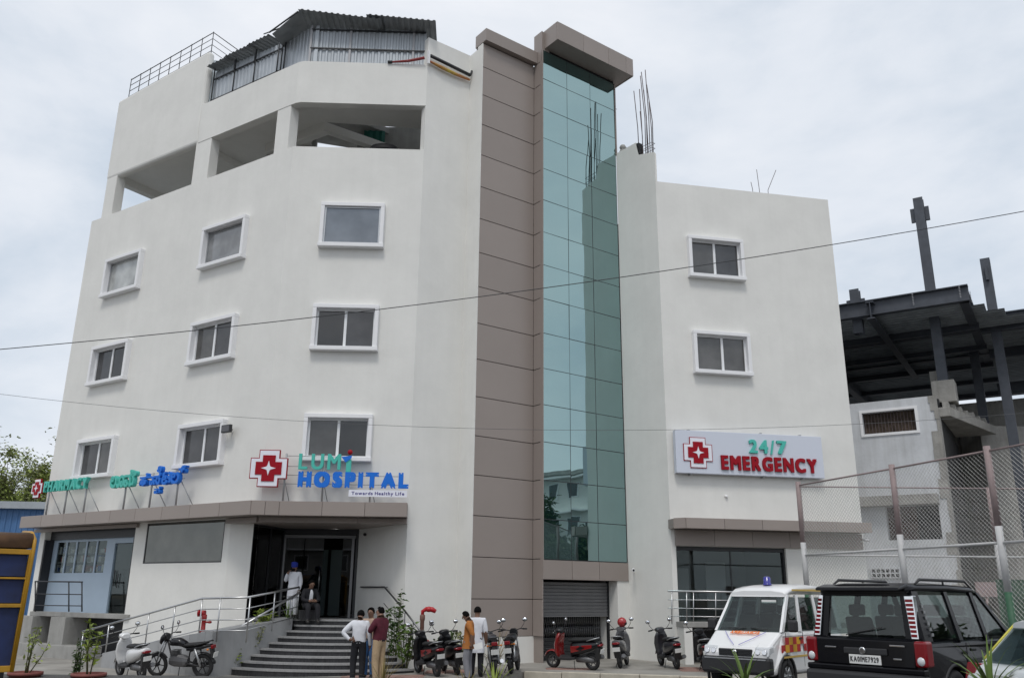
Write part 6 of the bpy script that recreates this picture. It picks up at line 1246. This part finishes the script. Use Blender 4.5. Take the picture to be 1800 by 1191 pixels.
def scooter(label, loc, ang, body, accent=None, shield=None, helmet=None, ln=-7, group='parked two-wheelers', plate=True):
    t = thing('scooter', label, 'scooter', loc, R(ang), group); lean(t, ln); accent = accent or body; shield = shield or accent; r = .225
    bwheel(t, .62, r, .10, 5, 'engine'); bwheel(t, -.60, r, .10, 5, 'engine')
    mb = MB(); mb.loft([[(.62+q*math.cos(a), y_, r+q*math.sin(a)) for q, y_ in ((.245, -.07), (.27, -.04), (.275, 0), (.27, .04), (.245, .07))] for a in [R(20+i*20) for i in range(8)]], 0, True, False, closed=False); mb.build('front_fender', shield, t)
    ap = MB(); ap.loft([sect(.0, .0, .07, .03)]*0 or [[(x, y_*w_, z) for y_ in (-1, -.6, 0, .6, 1, .9, .5, 0, -.5, -.9)] for x, w_, z in ()] or [[(x+dx_, yy*w_, z) for yy, dx_ in ((-1, -.05), (-.7, .02), (0, .06), (.7, .02), (1, -.05), (.9, -.09), (0, -.03), (-.9, -.09))] for x, w_, z in ((.40, .15, .30), (.46, .19, .45), (.45, .21, .65), (.40, .19, .82), (.36, .13, .95))], 0, True, True); ap.build('leg_shield', shield, t)
    mb = MB(); mb.loft([sect(.24, .98, .10, .05), sect(.36, 1.0, .15, .075), sect(.44, .97, .11, .06), sect(.47, .96, .07, .04)], 0, True, True); mb.build('handlebar_cowl', body, t)
    mb = MB(); mb.ball((.46, 0, .965), .03, .075, .05, 12, 8); mb.build('headlight', 'head_glass', t)
    mb = MB(); mb.tube([(.30, -.34, 1.0), (.36, -.2, 1.01), (.36, .2, 1.01), (.30, .34, 1.0)], .014, 7); hb2 = mb.build('handlebar', 'plastic', t)
    for s in (-1, 1): mb = MB(); mb.tube([(.33, s*.24, 1.005), (.295, s*.36, .998)], .02, 8); mb.build('grip', 'seat_black', hb2); mb = MB(); mb.tube([(.36, s*.2, 1.0), (.36, s*.34, .985)], .007, 5); mb.build('lever', 'alloy', hb2)
    mirrors(t, .34, 1.01, .2)
    mb = MB(); mb.tube([(.60, 0, r), (.48, 0, .62), (.40, 0, .95)], .022, 7); mb.build('steering_column', 'plastic', t)
    mb = MB(); mb.loft([[(x, yy*w_, z+zz_) for yy, zz_ in ((-1, 0), (-1, .05), (-.8, .07), (.8, .07), (1, .05), (1, 0))] for x, w_, z in ((.45, .14, .30), (.30, .18, .26), (.0, .18, .26), (-.15, .16, .28))], 0, False, True); mb.build('floorboard', 'plastic', t)
    mb = MB(); mb.loft([sect(-.02, .50, .13, .20, 12), sect(-.12, .54, .17, .19, 12), sect(-.35, .58, .185, .17, 12), sect(-.60, .62, .17, .13, 12), sect(-.80, .66, .13, .085, 12), sect(-.90, .68, .09, .05, 12)], 0, True, True); mb.build('rear_body', body, t)
    if accent != body:
        for s in (-1, 1): mb = MB(); mb.hexa([Vector((-.05, s*.155, .45)), Vector((-.7, s*.165, .60)), Vector((-.7, s*.175, .60)), Vector((-.05, s*.172, .45)), Vector((-.05, s*.165, .62)), Vector((-.7, s*.155, .68)), Vector((-.7, s*.165, .68)), Vector((-.05, s*.178, .62))]); mb.build('side_stripe', accent, t, bevel=.01)
    mb = MB(); mb.loft([sect(.04, .745, .10, .035, 10), sect(-.08, .765, .14, .05, 10), sect(-.35, .775, .145, .045, 10), sect(-.60, .80, .125, .045, 10), sect(-.76, .805, .09, .03, 10)], 0, True, True); mb.build('seat', 'seat_black', t)
    mb = MB(); mb.tube([(-.55, -.15, .77), (-.78, -.13, .83), (-.86, 0, .84), (-.78, .13, .83), (-.55, .15, .77)], .014, 6); mb.build('grab_rail', 'alloy', t)
    mb = MB(); mb.loft([sect(-.86, .655, .12, .04, 10), sect(-.92, .655, .10, .032, 10), sect(-.935, .655, .07, .02, 10)], 0, True, True); mb.build('tail_lamp', 'lamp_red', t)
    mb = MB(); mb.hexa([Vector((-.80, -.09, .28)), Vector((-.74, -.09, .30)), Vector((-.74, .09, .30)), Vector((-.80, .09, .28)), Vector((-.90, -.10, .60)), Vector((-.78, -.10, .62)), Vector((-.78, .10, .62)), Vector((-.90, .10, .60))]); mb.build('rear_fender', 'plastic', t)
    if plate: mb = MB(); mb.box(-.012, 0, -.10, .10, 0, .11, M4=Matrix.Translation((-.905, 0, .45)) @ Matrix.Rotation(R(-14), 4, 'Y')); pl_ = mb.build('number_plate', 'plate_white', t)
    mb = MB(); mb.tube([(-.2, -.15, .26), (-.45, -.17, .25), (-.85, -.17, .33)], [.03, .05, .055], 9); mb.build('exhaust', 'engine', t)
    mb = MB(); mb.loft([sect(-.15, .27, .1, .08), sect(-.45, .28, .12, .09), sect(-.68, .25, .07, .06)], 0, True, True); mb.build('engine', 'engine', t)
    mb = MB(); mb.tube([(-.1, .1, .24), (-.16, .2, -.0)], .011, 5); mb.build('side_stand', 'plastic', t)
    if helmet:
        h_ = thing('helmet', helmet, 'helmet', (0, 0, 0)); mw = Matrix.Translation(loc) @ t.rotation_euler.to_matrix().to_4x4(); h_.location = mw @ Vector((.34, -.05, 1.17))
        mb = MB(); mb.ball((0, 0, .01), .135, .125, .135, 16, 12); mb.build('shell', mat('helmet_red', (.36, .02, .025), .3, coat=.5), h_); mb = MB(); mb.ball((.035, 0, -.02), .112, .11, .07, 14, 8); mb.build('visor', 'sc_black', h_)
    return t
def motorcycle(label, loc, ang, body, ln=-6, group='parked two-wheelers', fairing=False, topbox=False, rearplate=True):
    t = thing('motorcycle', label, 'motorcycle', loc, R(ang), group); lean(t, ln); r = .295
    bwheel(t, .66, r, .085, 6, 'plastic' if fairing else 'alloy'); bwheel(t, -.62, r, .095, 6, 'plastic' if fairing else 'alloy')
    for s in (-1, 1): mb = MB(); mb.tube([(.66, s*.07, r), (.42, s*.07, .95)], .02, 7); mb.build('fork', 'alloy', t)
    mb = MB(); mb.loft([[(.66+q*math.cos(a), y_, r+q*math.sin(a)) for q, y_ in ((.31, -.055), (.325, 0), (.31, .055))] for a in [R(30+i*20) for i in range(7)]], 0, True, False, closed=False); mb.build('front_fender', body, t)
    mb = MB(); mb.tube([(.28, -.36, 1.03), (.36, -.2, 1.05), (.38, 0, 1.0), (.36, .2, 1.05), (.28, .36, 1.03)], .013, 7); hb2 = mb.build('handlebar', 'plastic', t)
    for s in (-1, 1): mb = MB(); mb.tube([(.32, s*.27, 1.04), (.27, s*.39, 1.027)], .02, 8); mb.build('grip', 'seat_black', hb2)
    mirrors(t, .33, 1.05, .19, .28)
    mb = MB()
    if fairing: mb.loft([sect(.36, .98, .09, .08), sect(.46, .96, .12, .12), sect(.54, .90, .10, .11), sect(.58, .86, .06, .06)], 0, True, True)
    else: mb.loft([sect(.40, .92, .06, .06, 12, 2), sect(.48, .92, .09, .09, 12, 2), sect(.54, .92, .092, .092, 12, 2)], 0, True, True)
    mb.build('headlamp_shell', body, t); mb = MB(); mb.ball((.55, 0, .90), .03, .078, .078, 12, 8); mb.build('headlight', 'head_glass', t)
    mb = MB(); mb.loft([sect(.30, .83, .06, .06, 12), sect(.22, .86, .12, .10, 12), sect(.02, .86, .14, .10, 12), sect(-.15, .80, .09, .07, 12)], 0, True, True); mb.build('fuel_tank', body, t)
    mb = MB(); mb.loft([sect(-.08, .79, .09, .04, 10), sect(-.2, .79, .13, .045, 10), sect(-.5, .82, .13, .045, 10), sect(-.74, .86, .09, .03, 10)], 0, True, True); mb.build('seat', 'seat_black', t)
    mb = MB(); mb.loft([sect(-.2, .70, .10, .06, 10), sect(-.55, .74, .11, .055, 10), sect(-.85, .80, .07, .035, 10)], 0, True, True); mb.build('tail_cowl', body, t)
    mb = MB(); mb.loft([sect(.28, .40, .10, .10), sect(.15, .42, .13, .16), sect(-.12, .40, .13, .14), sect(-.22, .40, .08, .08)], 0, False, True)
    for k in range(5): mb.box(.05, .24, -.11, .11, .52+k*.032, .536+k*.032)
    mb.build('engine', 'engine', t)
    mb = MB(); mb.tube([(.40, 0, .92), (.30, 0, .62), (.20, 0, .30), (-.2, 0, .30), (-.25, 0, .62), (-.5, 0, .74)], .022, 7); mb.tube([(.40, 0, .90), (-.25, 0, .68)], .02, 6)
    for s in (-1, 1): mb.tube([(-.2, s*.09, .36), (-.62, s*.09, r)], .02, 6)
    mb.build('frame', 'plastic', t)
    for s in (-1, 1): mb = MB(); mb.tube([(-.62, s*.11, r), (-.45, s*.11, .72)], .028, 8); mb.build('shock_absorber', 'alloy', t)
    mb = MB(); mb.tube([(.26, -.1, .48), (.30, -.12, .28), (.0, -.15, .24), (-.35, -.16, .27), (-.85, -.17, .36)], [.02, .02, .025, .045, .05], 9); mb.build('exhaust', 'chrome' if not fairing else 'plastic', t)
    mb = MB(); mb.loft([[(-.62+q*math.cos(a), y_, r+q*math.sin(a)) for q, y_ in ((.32, -.07), (.34, 0), (.32, .07))] for a in [R(40+i*20) for i in range(7)]], 0, True, False, closed=False); mb.build('rear_fender', 'plastic', t)
    mb = MB(); mb.box(-.93, -.86, -.075, .075, .72, .81); mb.build('tail_lamp', 'lamp_red', t, bevel=.015)
    mb = MB(); mb.box(-.012, 0, -.10, .10, 0, .12, M4=Matrix.Translation((-.95, 0, .52)) @ Matrix.Rotation(R(-12), 4, 'Y')); mb.build('number_plate', 'plate_white', t)
    mb = MB(); mb.hexa([Vector((-.92, -.06, .5)), Vector((-.88, -.06, .5)), Vector((-.88, .06, .5)), Vector((-.92, .06, .5)), Vector((-.90, -.06, .74)), Vector((-.82, -.06, .74)), Vector((-.82, .06, .74)), Vector((-.90, .06, .74))]); mb.build('plate_bracket', 'plastic', t)
    mb = MB(); mb.tube([(-.45, -.14, .80), (-.8, -.12, .90), (-.9, 0, .91), (-.8, .12, .90), (-.45, .14, .80)], .013, 6); mb.build('grab_rail', 'plastic', t)
    for s in (-1, 1): mb = MB(); mb.ball((-.84, s*.17, .72), .035, .025, .025, 8, 6); mb.tube([(-.82, s*.07, .72), (-.84, s*.15, .72)], .008, 5); mb.build('indicator', 'amber', t)
    mb = MB(); mb.tube([(-.05, .12, .28), (-.1, .26, .01)], .012, 5); mb.build('side_stand', 'plastic', t)
    return t
def gp(u, v): p = on_g(u, v); return (p.x, p.y, p.z)
def bike_at(px, Y): d = ray(px, 1150); x = d.x/d.y*Y; return (x, Y, gz(x))
scooter('white scooter with black seat parked by the ramp wall', bike_at(235, 22.9), 137, 'sc_white', ln=-8)
motorcycle('black motorcycle with small fairing beside the white scooter', bike_at(321, 23.1), 168, 'sc_black', -8, fairing=True)
scooter('black scooter with a red tail panel nearest the stairs', bike_at(753, 23.2), 118, 'sc_black', 'sc_red', 'sc_black', ln=-6)
scooter('plain black scooter next to the hydrant', bike_at(793, 23.6), 110, 'sc_black', ln=-6)
motorcycle('motorcycle with round chrome lamp beside the man in orange', bike_at(868, 23.3), 95, 'sc_dark', -4)
motorcycle('black motorcycle at the edge of the brown tower', bike_at(905, 23.7), 82, 'sc_black', -6, fairing=True)
scooter('red and black scooter parked across the garage gate', bike_at(1008, 24.6), 146, 'sc_black', 'sc_red', ln=-8)
scooter('grey scooter with a red helmet on its mirror in front of the gate', bike_at(1096, 25.6), 74, 'sc_grey', helmet='red helmet hung on the handlebar of the grey scooter', ln=-6)
scooter('dark scooter standing alone before the white pier', bike_at(1176, 25.5), 100, 'sc_dark', ln=-7)
scooter('black scooter half hidden behind the ambulance front', bike_at(1240, 24.6), 84, 'sc_black', ln=-6)
# ================================================================== PEOPLE
SKIN = mat('skin', (.19, .105, .07), .6); mat('skin_light', (.30, .17, .12), .6); mat('hair', (.006, .0055, .0055), .95, spec=.08); mat('shoe', (.02, .018, .017), .5); mat('eye', (.01, .01, .01), .3)
mat('cloth_white', (.66, .67, .71), .85, var=.05, vscale=9, bump=.7, bscale=9); mat('cloth_black', (.010, .010, .014), .85, var=.2, vscale=9); mat('cloth_maroon', (.085, .008, .020), .85, var=.2, vscale=9, bump=.7, bscale=9); mat('cloth_beige', (.43, .31, .19), .85, var=.08, vscale=9, bump=.7, bscale=9); mat('cloth_tan', (.40, .28, .21), .85, var=.08, vscale=9); mat('cloth_jeans', (.06, .16, .36), .85, var=.2, vscale=9); mat('cloth_orange', (.38, .14, .03), .85, var=.1, vscale=9, bump=.7, bscale=9); mat('cloth_grey', (.22, .22, .24), .85, var=.08, vscale=9); mat('turban_blue', (.008, .025, .26), .8, var=.15, vscale=12)
def person(label, loc, face, Hh, top, legs, pose=None, sleeve='long', skin='skin', shoes='shoe', hair='short', tail=0.0, group=None):
    """standing figure facing +y; pose overrides joints (metres at 1.70 m); the surface grows from a skinned skeleton"""
    k = Hh/1.70
    J = dict(pelvis=(0, 0, .95), waist=(0, 0, 1.08), chest=(0, -.01, 1.27), neck=(0, -.005, 1.44), head0=(0, .015, 1.52), head1=(0, .03, 1.60), head2=(0, .02, 1.665),
             ls=(-.185, -.01, 1.385), le=(-.23, -.03, 1.12), lw=(-.23, .05, .89), lh=(-.225, .075, .81), rs=(.185, -.01, 1.385), re=(.23, -.03, 1.12), rw=(.23, .05, .89), rh=(.225, .075, .81),
             lp=(-.09, 0, .90), lk=(-.105, .02, .50), la=(-.11, -.02, .10), lt=(-.125, .14, .045), rp=(.09, 0, .90), rk=(.105, .02, .50), ra=(.11, -.02, .10), rt=(.125, .14, .045))
    pose = dict(pose or {}); look = pose.pop('look', (0, 1, -.05)); J.update(pose)
    RR = dict(pelvis=(.175, .135), waist=(.17, .135), chest=(.195, .14), neck=(.058, .06), head0=(.066, .076), head1=(.085, .098), head2=(.072, .084), ls=(.088, .088), le=(.068, .068), lw=(.042, .042), lh=(.042, .028), rs=(.088, .088), re=(.068, .068), rw=(.042, .042), rh=(.042, .028), lp=(.112, .112), lk=(.088, .088), la=(.07, .07), lt=(.042, .035), rp=(.112, .112), rk=(.088, .088), ra=(.07, .07), rt=(.042, .035))
    names = list(J); idx = {n: i for i, n in enumerate(names)}
    E = [('pelvis', 'waist'), ('waist', 'chest'), ('chest', 'neck'), ('neck', 'head0'), ('head0', 'head1'), ('head1', 'head2')]
    for s in 'lr': E += [('chest', s+'s'), (s+'s', s+'e'), (s+'e', s+'w'), (s+'w', s+'h'), ('pelvis', s+'p'), (s+'p', s+'k'), (s+'k', s+'a'), (s+'a', s+'t')]
    me = bpy.data.meshes.new('sk'); me.from_pydata([Vector(J[n])*k for n in names], [(idx[a], idx[b]) for a, b in E], [])
    ob = bpy.data.objects.new('sk', me); C.objects.link(ob); ob.modifiers.new('s', 'SKIN'); sub = ob.modifiers.new('u', 'SUBSURF'); sub.levels = 2; sub.render_levels = 2
    for n in names: me.skin_vertices[0].data[idx[n]].radius = tuple(q*k for q in RR[n])
    for n in names: me.skin_vertices[0].data[idx[n]].use_root = (n == 'pelvis')
    dg = bpy.context.evaluated_depsgraph_get(); bm_ = bpy.data.meshes.new_from_object(ob.evaluated_get(dg)); bpy.data.objects.remove(ob)
    V = [v.co.copy() for v in bm_.vertices]; Fc = [tuple(p.vertices) for p in bm_.polygons]; bpy.data.meshes.remove(bm_)
    seg = {('neck', 'head0'): 0, ('head0', 'head1'): 0, ('head1', 'head2'): 0, ('pelvis', 'waist'): 1, ('waist', 'chest'): 1, ('chest', 'neck'): 1}
    for s in 'lr':
        seg[('chest', s+'s')] = 1; seg[(s+'s', s+'e')] = 1; seg[(s+'e', s+'w')] = 1 if sleeve == 'long' else 0; seg[(s+'w', s+'h')] = 0
        seg[('pelvis', s+'p')] = 2; seg[(s+'p', s+'k')] = 2; seg[(s+'k', s+'a')] = 2; seg[(s+'a', s+'t')] = 3
    def which(c):
        best, bi = 9, 0
        for (a, b), mi in seg.items():
            A_, B_ = Vector(J[a])*k, Vector(J[b])*k; d = B_-A_; t_ = max(0, min(1, (c-A_).dot(d)/d.length_squared)); dist = (A_+d*t_-c).length-.5*(RR[a][0]*(1-t_)+RR[b][0]*t_)*k
            if dist < best: best, bi = dist, mi
        if bi == 0 and (c-Vector(J['neck'])*k).length < .16*k and c.z < (J['neck'][2]+.02)*k: return 1
        if bi in (1, 2) and abs(c.x) < .2*k:
            pz = J['pelvis'][2]*k
            if bi == 1 and c.z < pz-.0 and not tail: return 2
            if bi == 2 and c.z > pz+.02*k: return 1
        return bi
    mb = MB()
    for v in V: pass
    mb.v = [tuple(v) for v in V]
    for f in Fc: c = sum((V[i] for i in f), Vector())/len(f); mb.f.append(f); mb.mi.append(which(c)); mb.sm.append(True)
    h1, h2 = Vector(J['head1'])*k, Vector(J['head2'])*k; fw = Vector((h1-Vector(J['head0'])*k)).normalized(); upv = Vector((0, 0, 1)); f_ = Vector(look).normalized(); sd = f_.cross(upv).normalized(); u_ = sd.cross(f_)
    hc = h1+u_*.0
    mb.tube([hc+f_*.075*k+u_*.015*k, hc+f_*.105*k-u_*.015*k, hc+f_*.085*k-u_*.025*k], [.008*k, .014*k, .01*k], 6, 0)
    for s in (-1, 1):
        mb.ball(hc+sd*(s*.032*k)+f_*.078*k+u_*.02*k, .011*k, seg=6, rings=4, m=4); mb.ball(hc+sd*(s*.082*k)-f_*.005*k, .012*k, .018*k, .03*k, 8, 6, 0)
    mb.tube([hc-sd*.022*k+f_*.082*k-u_*.048*k, hc+f_*.09*k-u_*.047*k, hc+sd*.022*k+f_*.082*k-u_*.048*k], .006*k, 5, 5)
    for s in 'lr':     # five fingers from each palm
        A_, B_ = Vector(J[s+'w'])*k, Vector(J[s+'h'])*k; d = (B_-A_).normalized(); side = d.cross(Vector((1, 0, 0)) if abs(d.x) < .8 else Vector((0, 0, 1))).normalized(); inw = side.cross(d) * (1 if s == 'l' else -1)
        for q in range(4):
            b = B_+side*((q-1.5)*.018*k)+d*.0; ln_ = (.062, .075, .07, .055)[q]*k; mb.tube([b, b+d*ln_*.55+inw*.006*k, b+d*ln_*.85+inw*.03*k], [.0105*k, .0095*k, .007*k], 6, 0)
        b = A_+d*.03*k-side*.02*k; mb.tube([b, b+d*.03*k-side*.03*k, b+d*.06*k-side*.025*k+inw*.015*k], [.012*k, .011*k, .008*k], 6, 0)
    t = thing('person', label, 'person', loc, R(face-90), group)
    mats_ = [skin, top, legs, shoes, 'eye', mat('lips', (.16, .06, .05), .5)]
    mb.build('body', mats_, t)
    if hair == 'short' or hair == 'bald':
        mh = MB(); n = 14; secs = []
        for i in range(8):
            el_ = R(92-i*17) if hair == 'short' else R(60-i*12); rr_ = math.cos(el_); ring = []
            for j in range(n):
                a = 2*math.pi*j/n; front = max(0, math.cos(a)); e2 = el_ if i < 3 else el_+front*R(18)*(i-2)*(1 if hair == 'short' else 1.4)
                ring.append(hc+u_*.016*k+(f_*math.cos(a)*.100+sd*math.sin(a)*.097)*k*max(.02, math.cos(e2))-f_*.012*k+u_*.112*k*math.sin(e2))
            secs.append(ring)
        mh.loft(secs, 0, True, True); mh.build('hair', 'hair', t)
    elif hair == 'turban':
        mh = MB()
        for i in range(5): mh.torus(.078*k, .03*k, 18, 8, M4=Matrix.Translation(hc+u_*(.035+.022*i)*k) @ Matrix.Rotation(R(90+(i-2)*7), 4, 'X'))
        mh.ball(hc+u_*.10*k, .085*k, .095*k, .07*k, 14, 8); mh.build('turban', 'turban_blue', t)
        mh = MB(); mh.ball(hc+f_*.055*k-u_*.075*k, .062*k, .05*k, .05*k, 12, 8); mh.build('beard', 'hair', t)
    if tail:
        mh = MB(); pz = J['pelvis'][2]; secs = []
        for z, wx_, wy_ in ((pz+.16, .165, .128), (pz, .185, .145), (pz-tail*.6, .20, .16), (pz-tail, .208, .168)):
            cx, cy = (J['pelvis'][0], J['pelvis'][1]); secs.append([Vector(((cx+wx_*math.cos(2*math.pi*j/18)*(1+.04*math.sin(5*j)), (cy+wy_*math.sin(2*math.pi*j/18)*(1+.04*math.cos(4*j))), z)))*k for j in range(18)])
        mh.loft(secs, 0, True, False); mh.build('shirt_tail', top, t)
    else:
        mh = MB(); pz = J['pelvis'][2]+.015; cx, cy = J['pelvis'][0], J['pelvis'][1]
        mh.loft([[Vector((cx+.165*math.cos(2*math.pi*j/18), cy+.13*math.sin(2*math.pi*j/18), z))*k for j in range(18)] for z in (pz-.02, pz+.02)], 0, True, False); mh.build('belt', 'cloth_black', t)
    return t
def stand(px, Y, z): d = ray(px, 1130); return (d.x/d.y*Y, Y, z)
person('man in white shirt and black trousers seen from behind, hand on hip', stand(631, 21.6, .07), 92, 1.64, 'cloth_white', 'cloth_black', dict(le=(-.40, -.10, 1.17), lw=(-.22, -.16, 1.02), lh=(-.15, -.15, 1.0), re=(.26, -.04, 1.13), rw=(.27, .03, .88), rh=(.27, .05, .80), lk=(-.12, .03, .5), head1=(.0, .06, 1.585), head2=(0, .06, 1.65), look=(0, 1, -.3)))
person('balding man in maroon shirt and beige trousers, arms folded', stand(667, 21.5, .07), 148, 1.71, 'cloth_maroon', 'cloth_beige', dict(le=(-.26, .10, 1.16), lw=(-.04, .20, 1.2), lh=(.04, .19, 1.22), re=(.27, .08, 1.14), rw=(.08, .22, 1.18), rh=(.0, .22, 1.22), look=(-.25, 1, -.05)), skin='skin_light', hair='bald')
person('man in light brown shirt and jeans standing behind the man in maroon', stand(650, 22.2, .09), 250, 1.66, 'cloth_tan', 'cloth_jeans', dict(), hair='short')
person('young man in orange shirt and grey trousers looking down', stand(824, 21.7, .12), 172, 1.60, 'cloth_orange', 'cloth_grey', dict(head0=(0, .06, 1.51), head1=(0, .10, 1.57), head2=(0, .10, 1.64), le=(-.22, -.14, 1.14), lw=(-.2, -.12, .90), lh=(-.19, -.1, .82), look=(.0, 1, -.55), lk=(-.1, .05, .5)), sleeve='short', tail=.16)
person('man in long white shirt standing with his back to the street', stand(838, 22.5, .13), 80, 1.66, 'cloth_white', 'cloth_black', dict(look=(-.3, 1, -.2)), sleeve='short', tail=.34)
person('man in blue turban and white clothes with a hand at his face', stand(508, 25.75, 1.38), 258, 1.52, 'cloth_white', 'cloth_white', dict(re=(.28, .06, 1.16), rw=(.17, .17, 1.38), rh=(.12, .15, 1.46), look=(.1, 1, -.1)), hair='turban', tail=.25)
seated = person('man in dark jacket seated on the top step looking down', stand(537, 25.62, 1.16), 300, 1.64, 'cloth_black', 'cloth_black', dict(pelvis=(0, 0, .62), waist=(0, .03, .74), chest=(0, .09, .92), neck=(0, .13, 1.08), head0=(0, .17, 1.15), head1=(0, .21, 1.22), head2=(0, .21, 1.29), ls=(-.17, .10, 1.03), le=(-.24, .16, .78), lw=(-.1, .38, .74), lh=(-.05, .42, .75), rs=(.17, .10, 1.03), re=(.24, .16, .78), rw=(.1, .38, .74), rh=(.05, .42, .75), lp=(-.1, .05, .60), lk=(-.14, .45, .62), la=(-.15, .48, .20), lt=(-.16, .62, .15), rp=(.1, .05, .60), rk=(.14, .45, .62), ra=(.15, .48, .20), rt=(.16, .62, .15), look=(0, 1, -.5)))
mb = MB(); kq = 1.64/1.70
mb.loft([[Vector((x*w_, y_, z))*kq for x in (-1, -.4, .4, 1)] for w_, y_, z in ((.05, .185, .74), (.055, .205, .84), (.05, .232, .95), (.035, .222, 1.03), (.02, .20, 1.07))], 0, True, False, closed=False); mb.build('shirt_front', 'cloth_white', seated)
mb = MB(); c = Vector(stand(537, 25.62, 0)); mb.box(-.3, .3, -.08, .22, 1.381, 1.63, M4=Matrix.Translation((c.x, c.y, 0)) @ Matrix.Rotation(R(210), 4, 'Z')); tag(mb.build('granite_block', 'granite', None, bevel=.01), 'low dark granite block under the seated man at the entrance', 'block')
# what they hold or wear
mb = MB(); c = Vector(stand(840, 21.5, .98)); mb.add([c+Vector(q) for q in ((-.11, 0, -.02), (.10, .02, .04), (.12, 0, -.10), (-.07, -.01, -.14), (-.11, .012, -.02), (.10, .032, .04), (.12, .012, -.10), (-.07, .002, -.14))], [(0, 1, 2, 3), (7, 6, 5, 4), (0, 4, 5, 1), (1, 5, 6, 2), (2, 6, 7, 3), (3, 7, 4, 0)]); tag(mb.build('paper', 'plate_white'), 'folded white paper in the hand of the man in orange', 'paper')
for u_, lab in ((622, 'small blue water bottle on the ground behind the man in white'), ):
    c = stand(u_, 22.6, .08); t = thing('water_bottle', lab, 'bottle', c); mb = MB(); mb.lathe([(.05, 0), (.055, .03), (.055, .18), (.045, .23), (.02, .26), (.02, .28)], 16); mb.build('body', mat('water_blue', (.05, .25, .55), .15, coat=.4), t); mb = MB(); mb.lathe([(.024, .28), (.024, .31), (.006, .312)], 12); mb.build('cap', 'sign_white', t)
mb=MB(); mb.quad((-300,-100,-.31),(300,-100,-.31),(300,400,-.31),(-300,400,-.31)); struct(mb.build('ground',mat('asphalt',(.1,.1,.1),.9)))
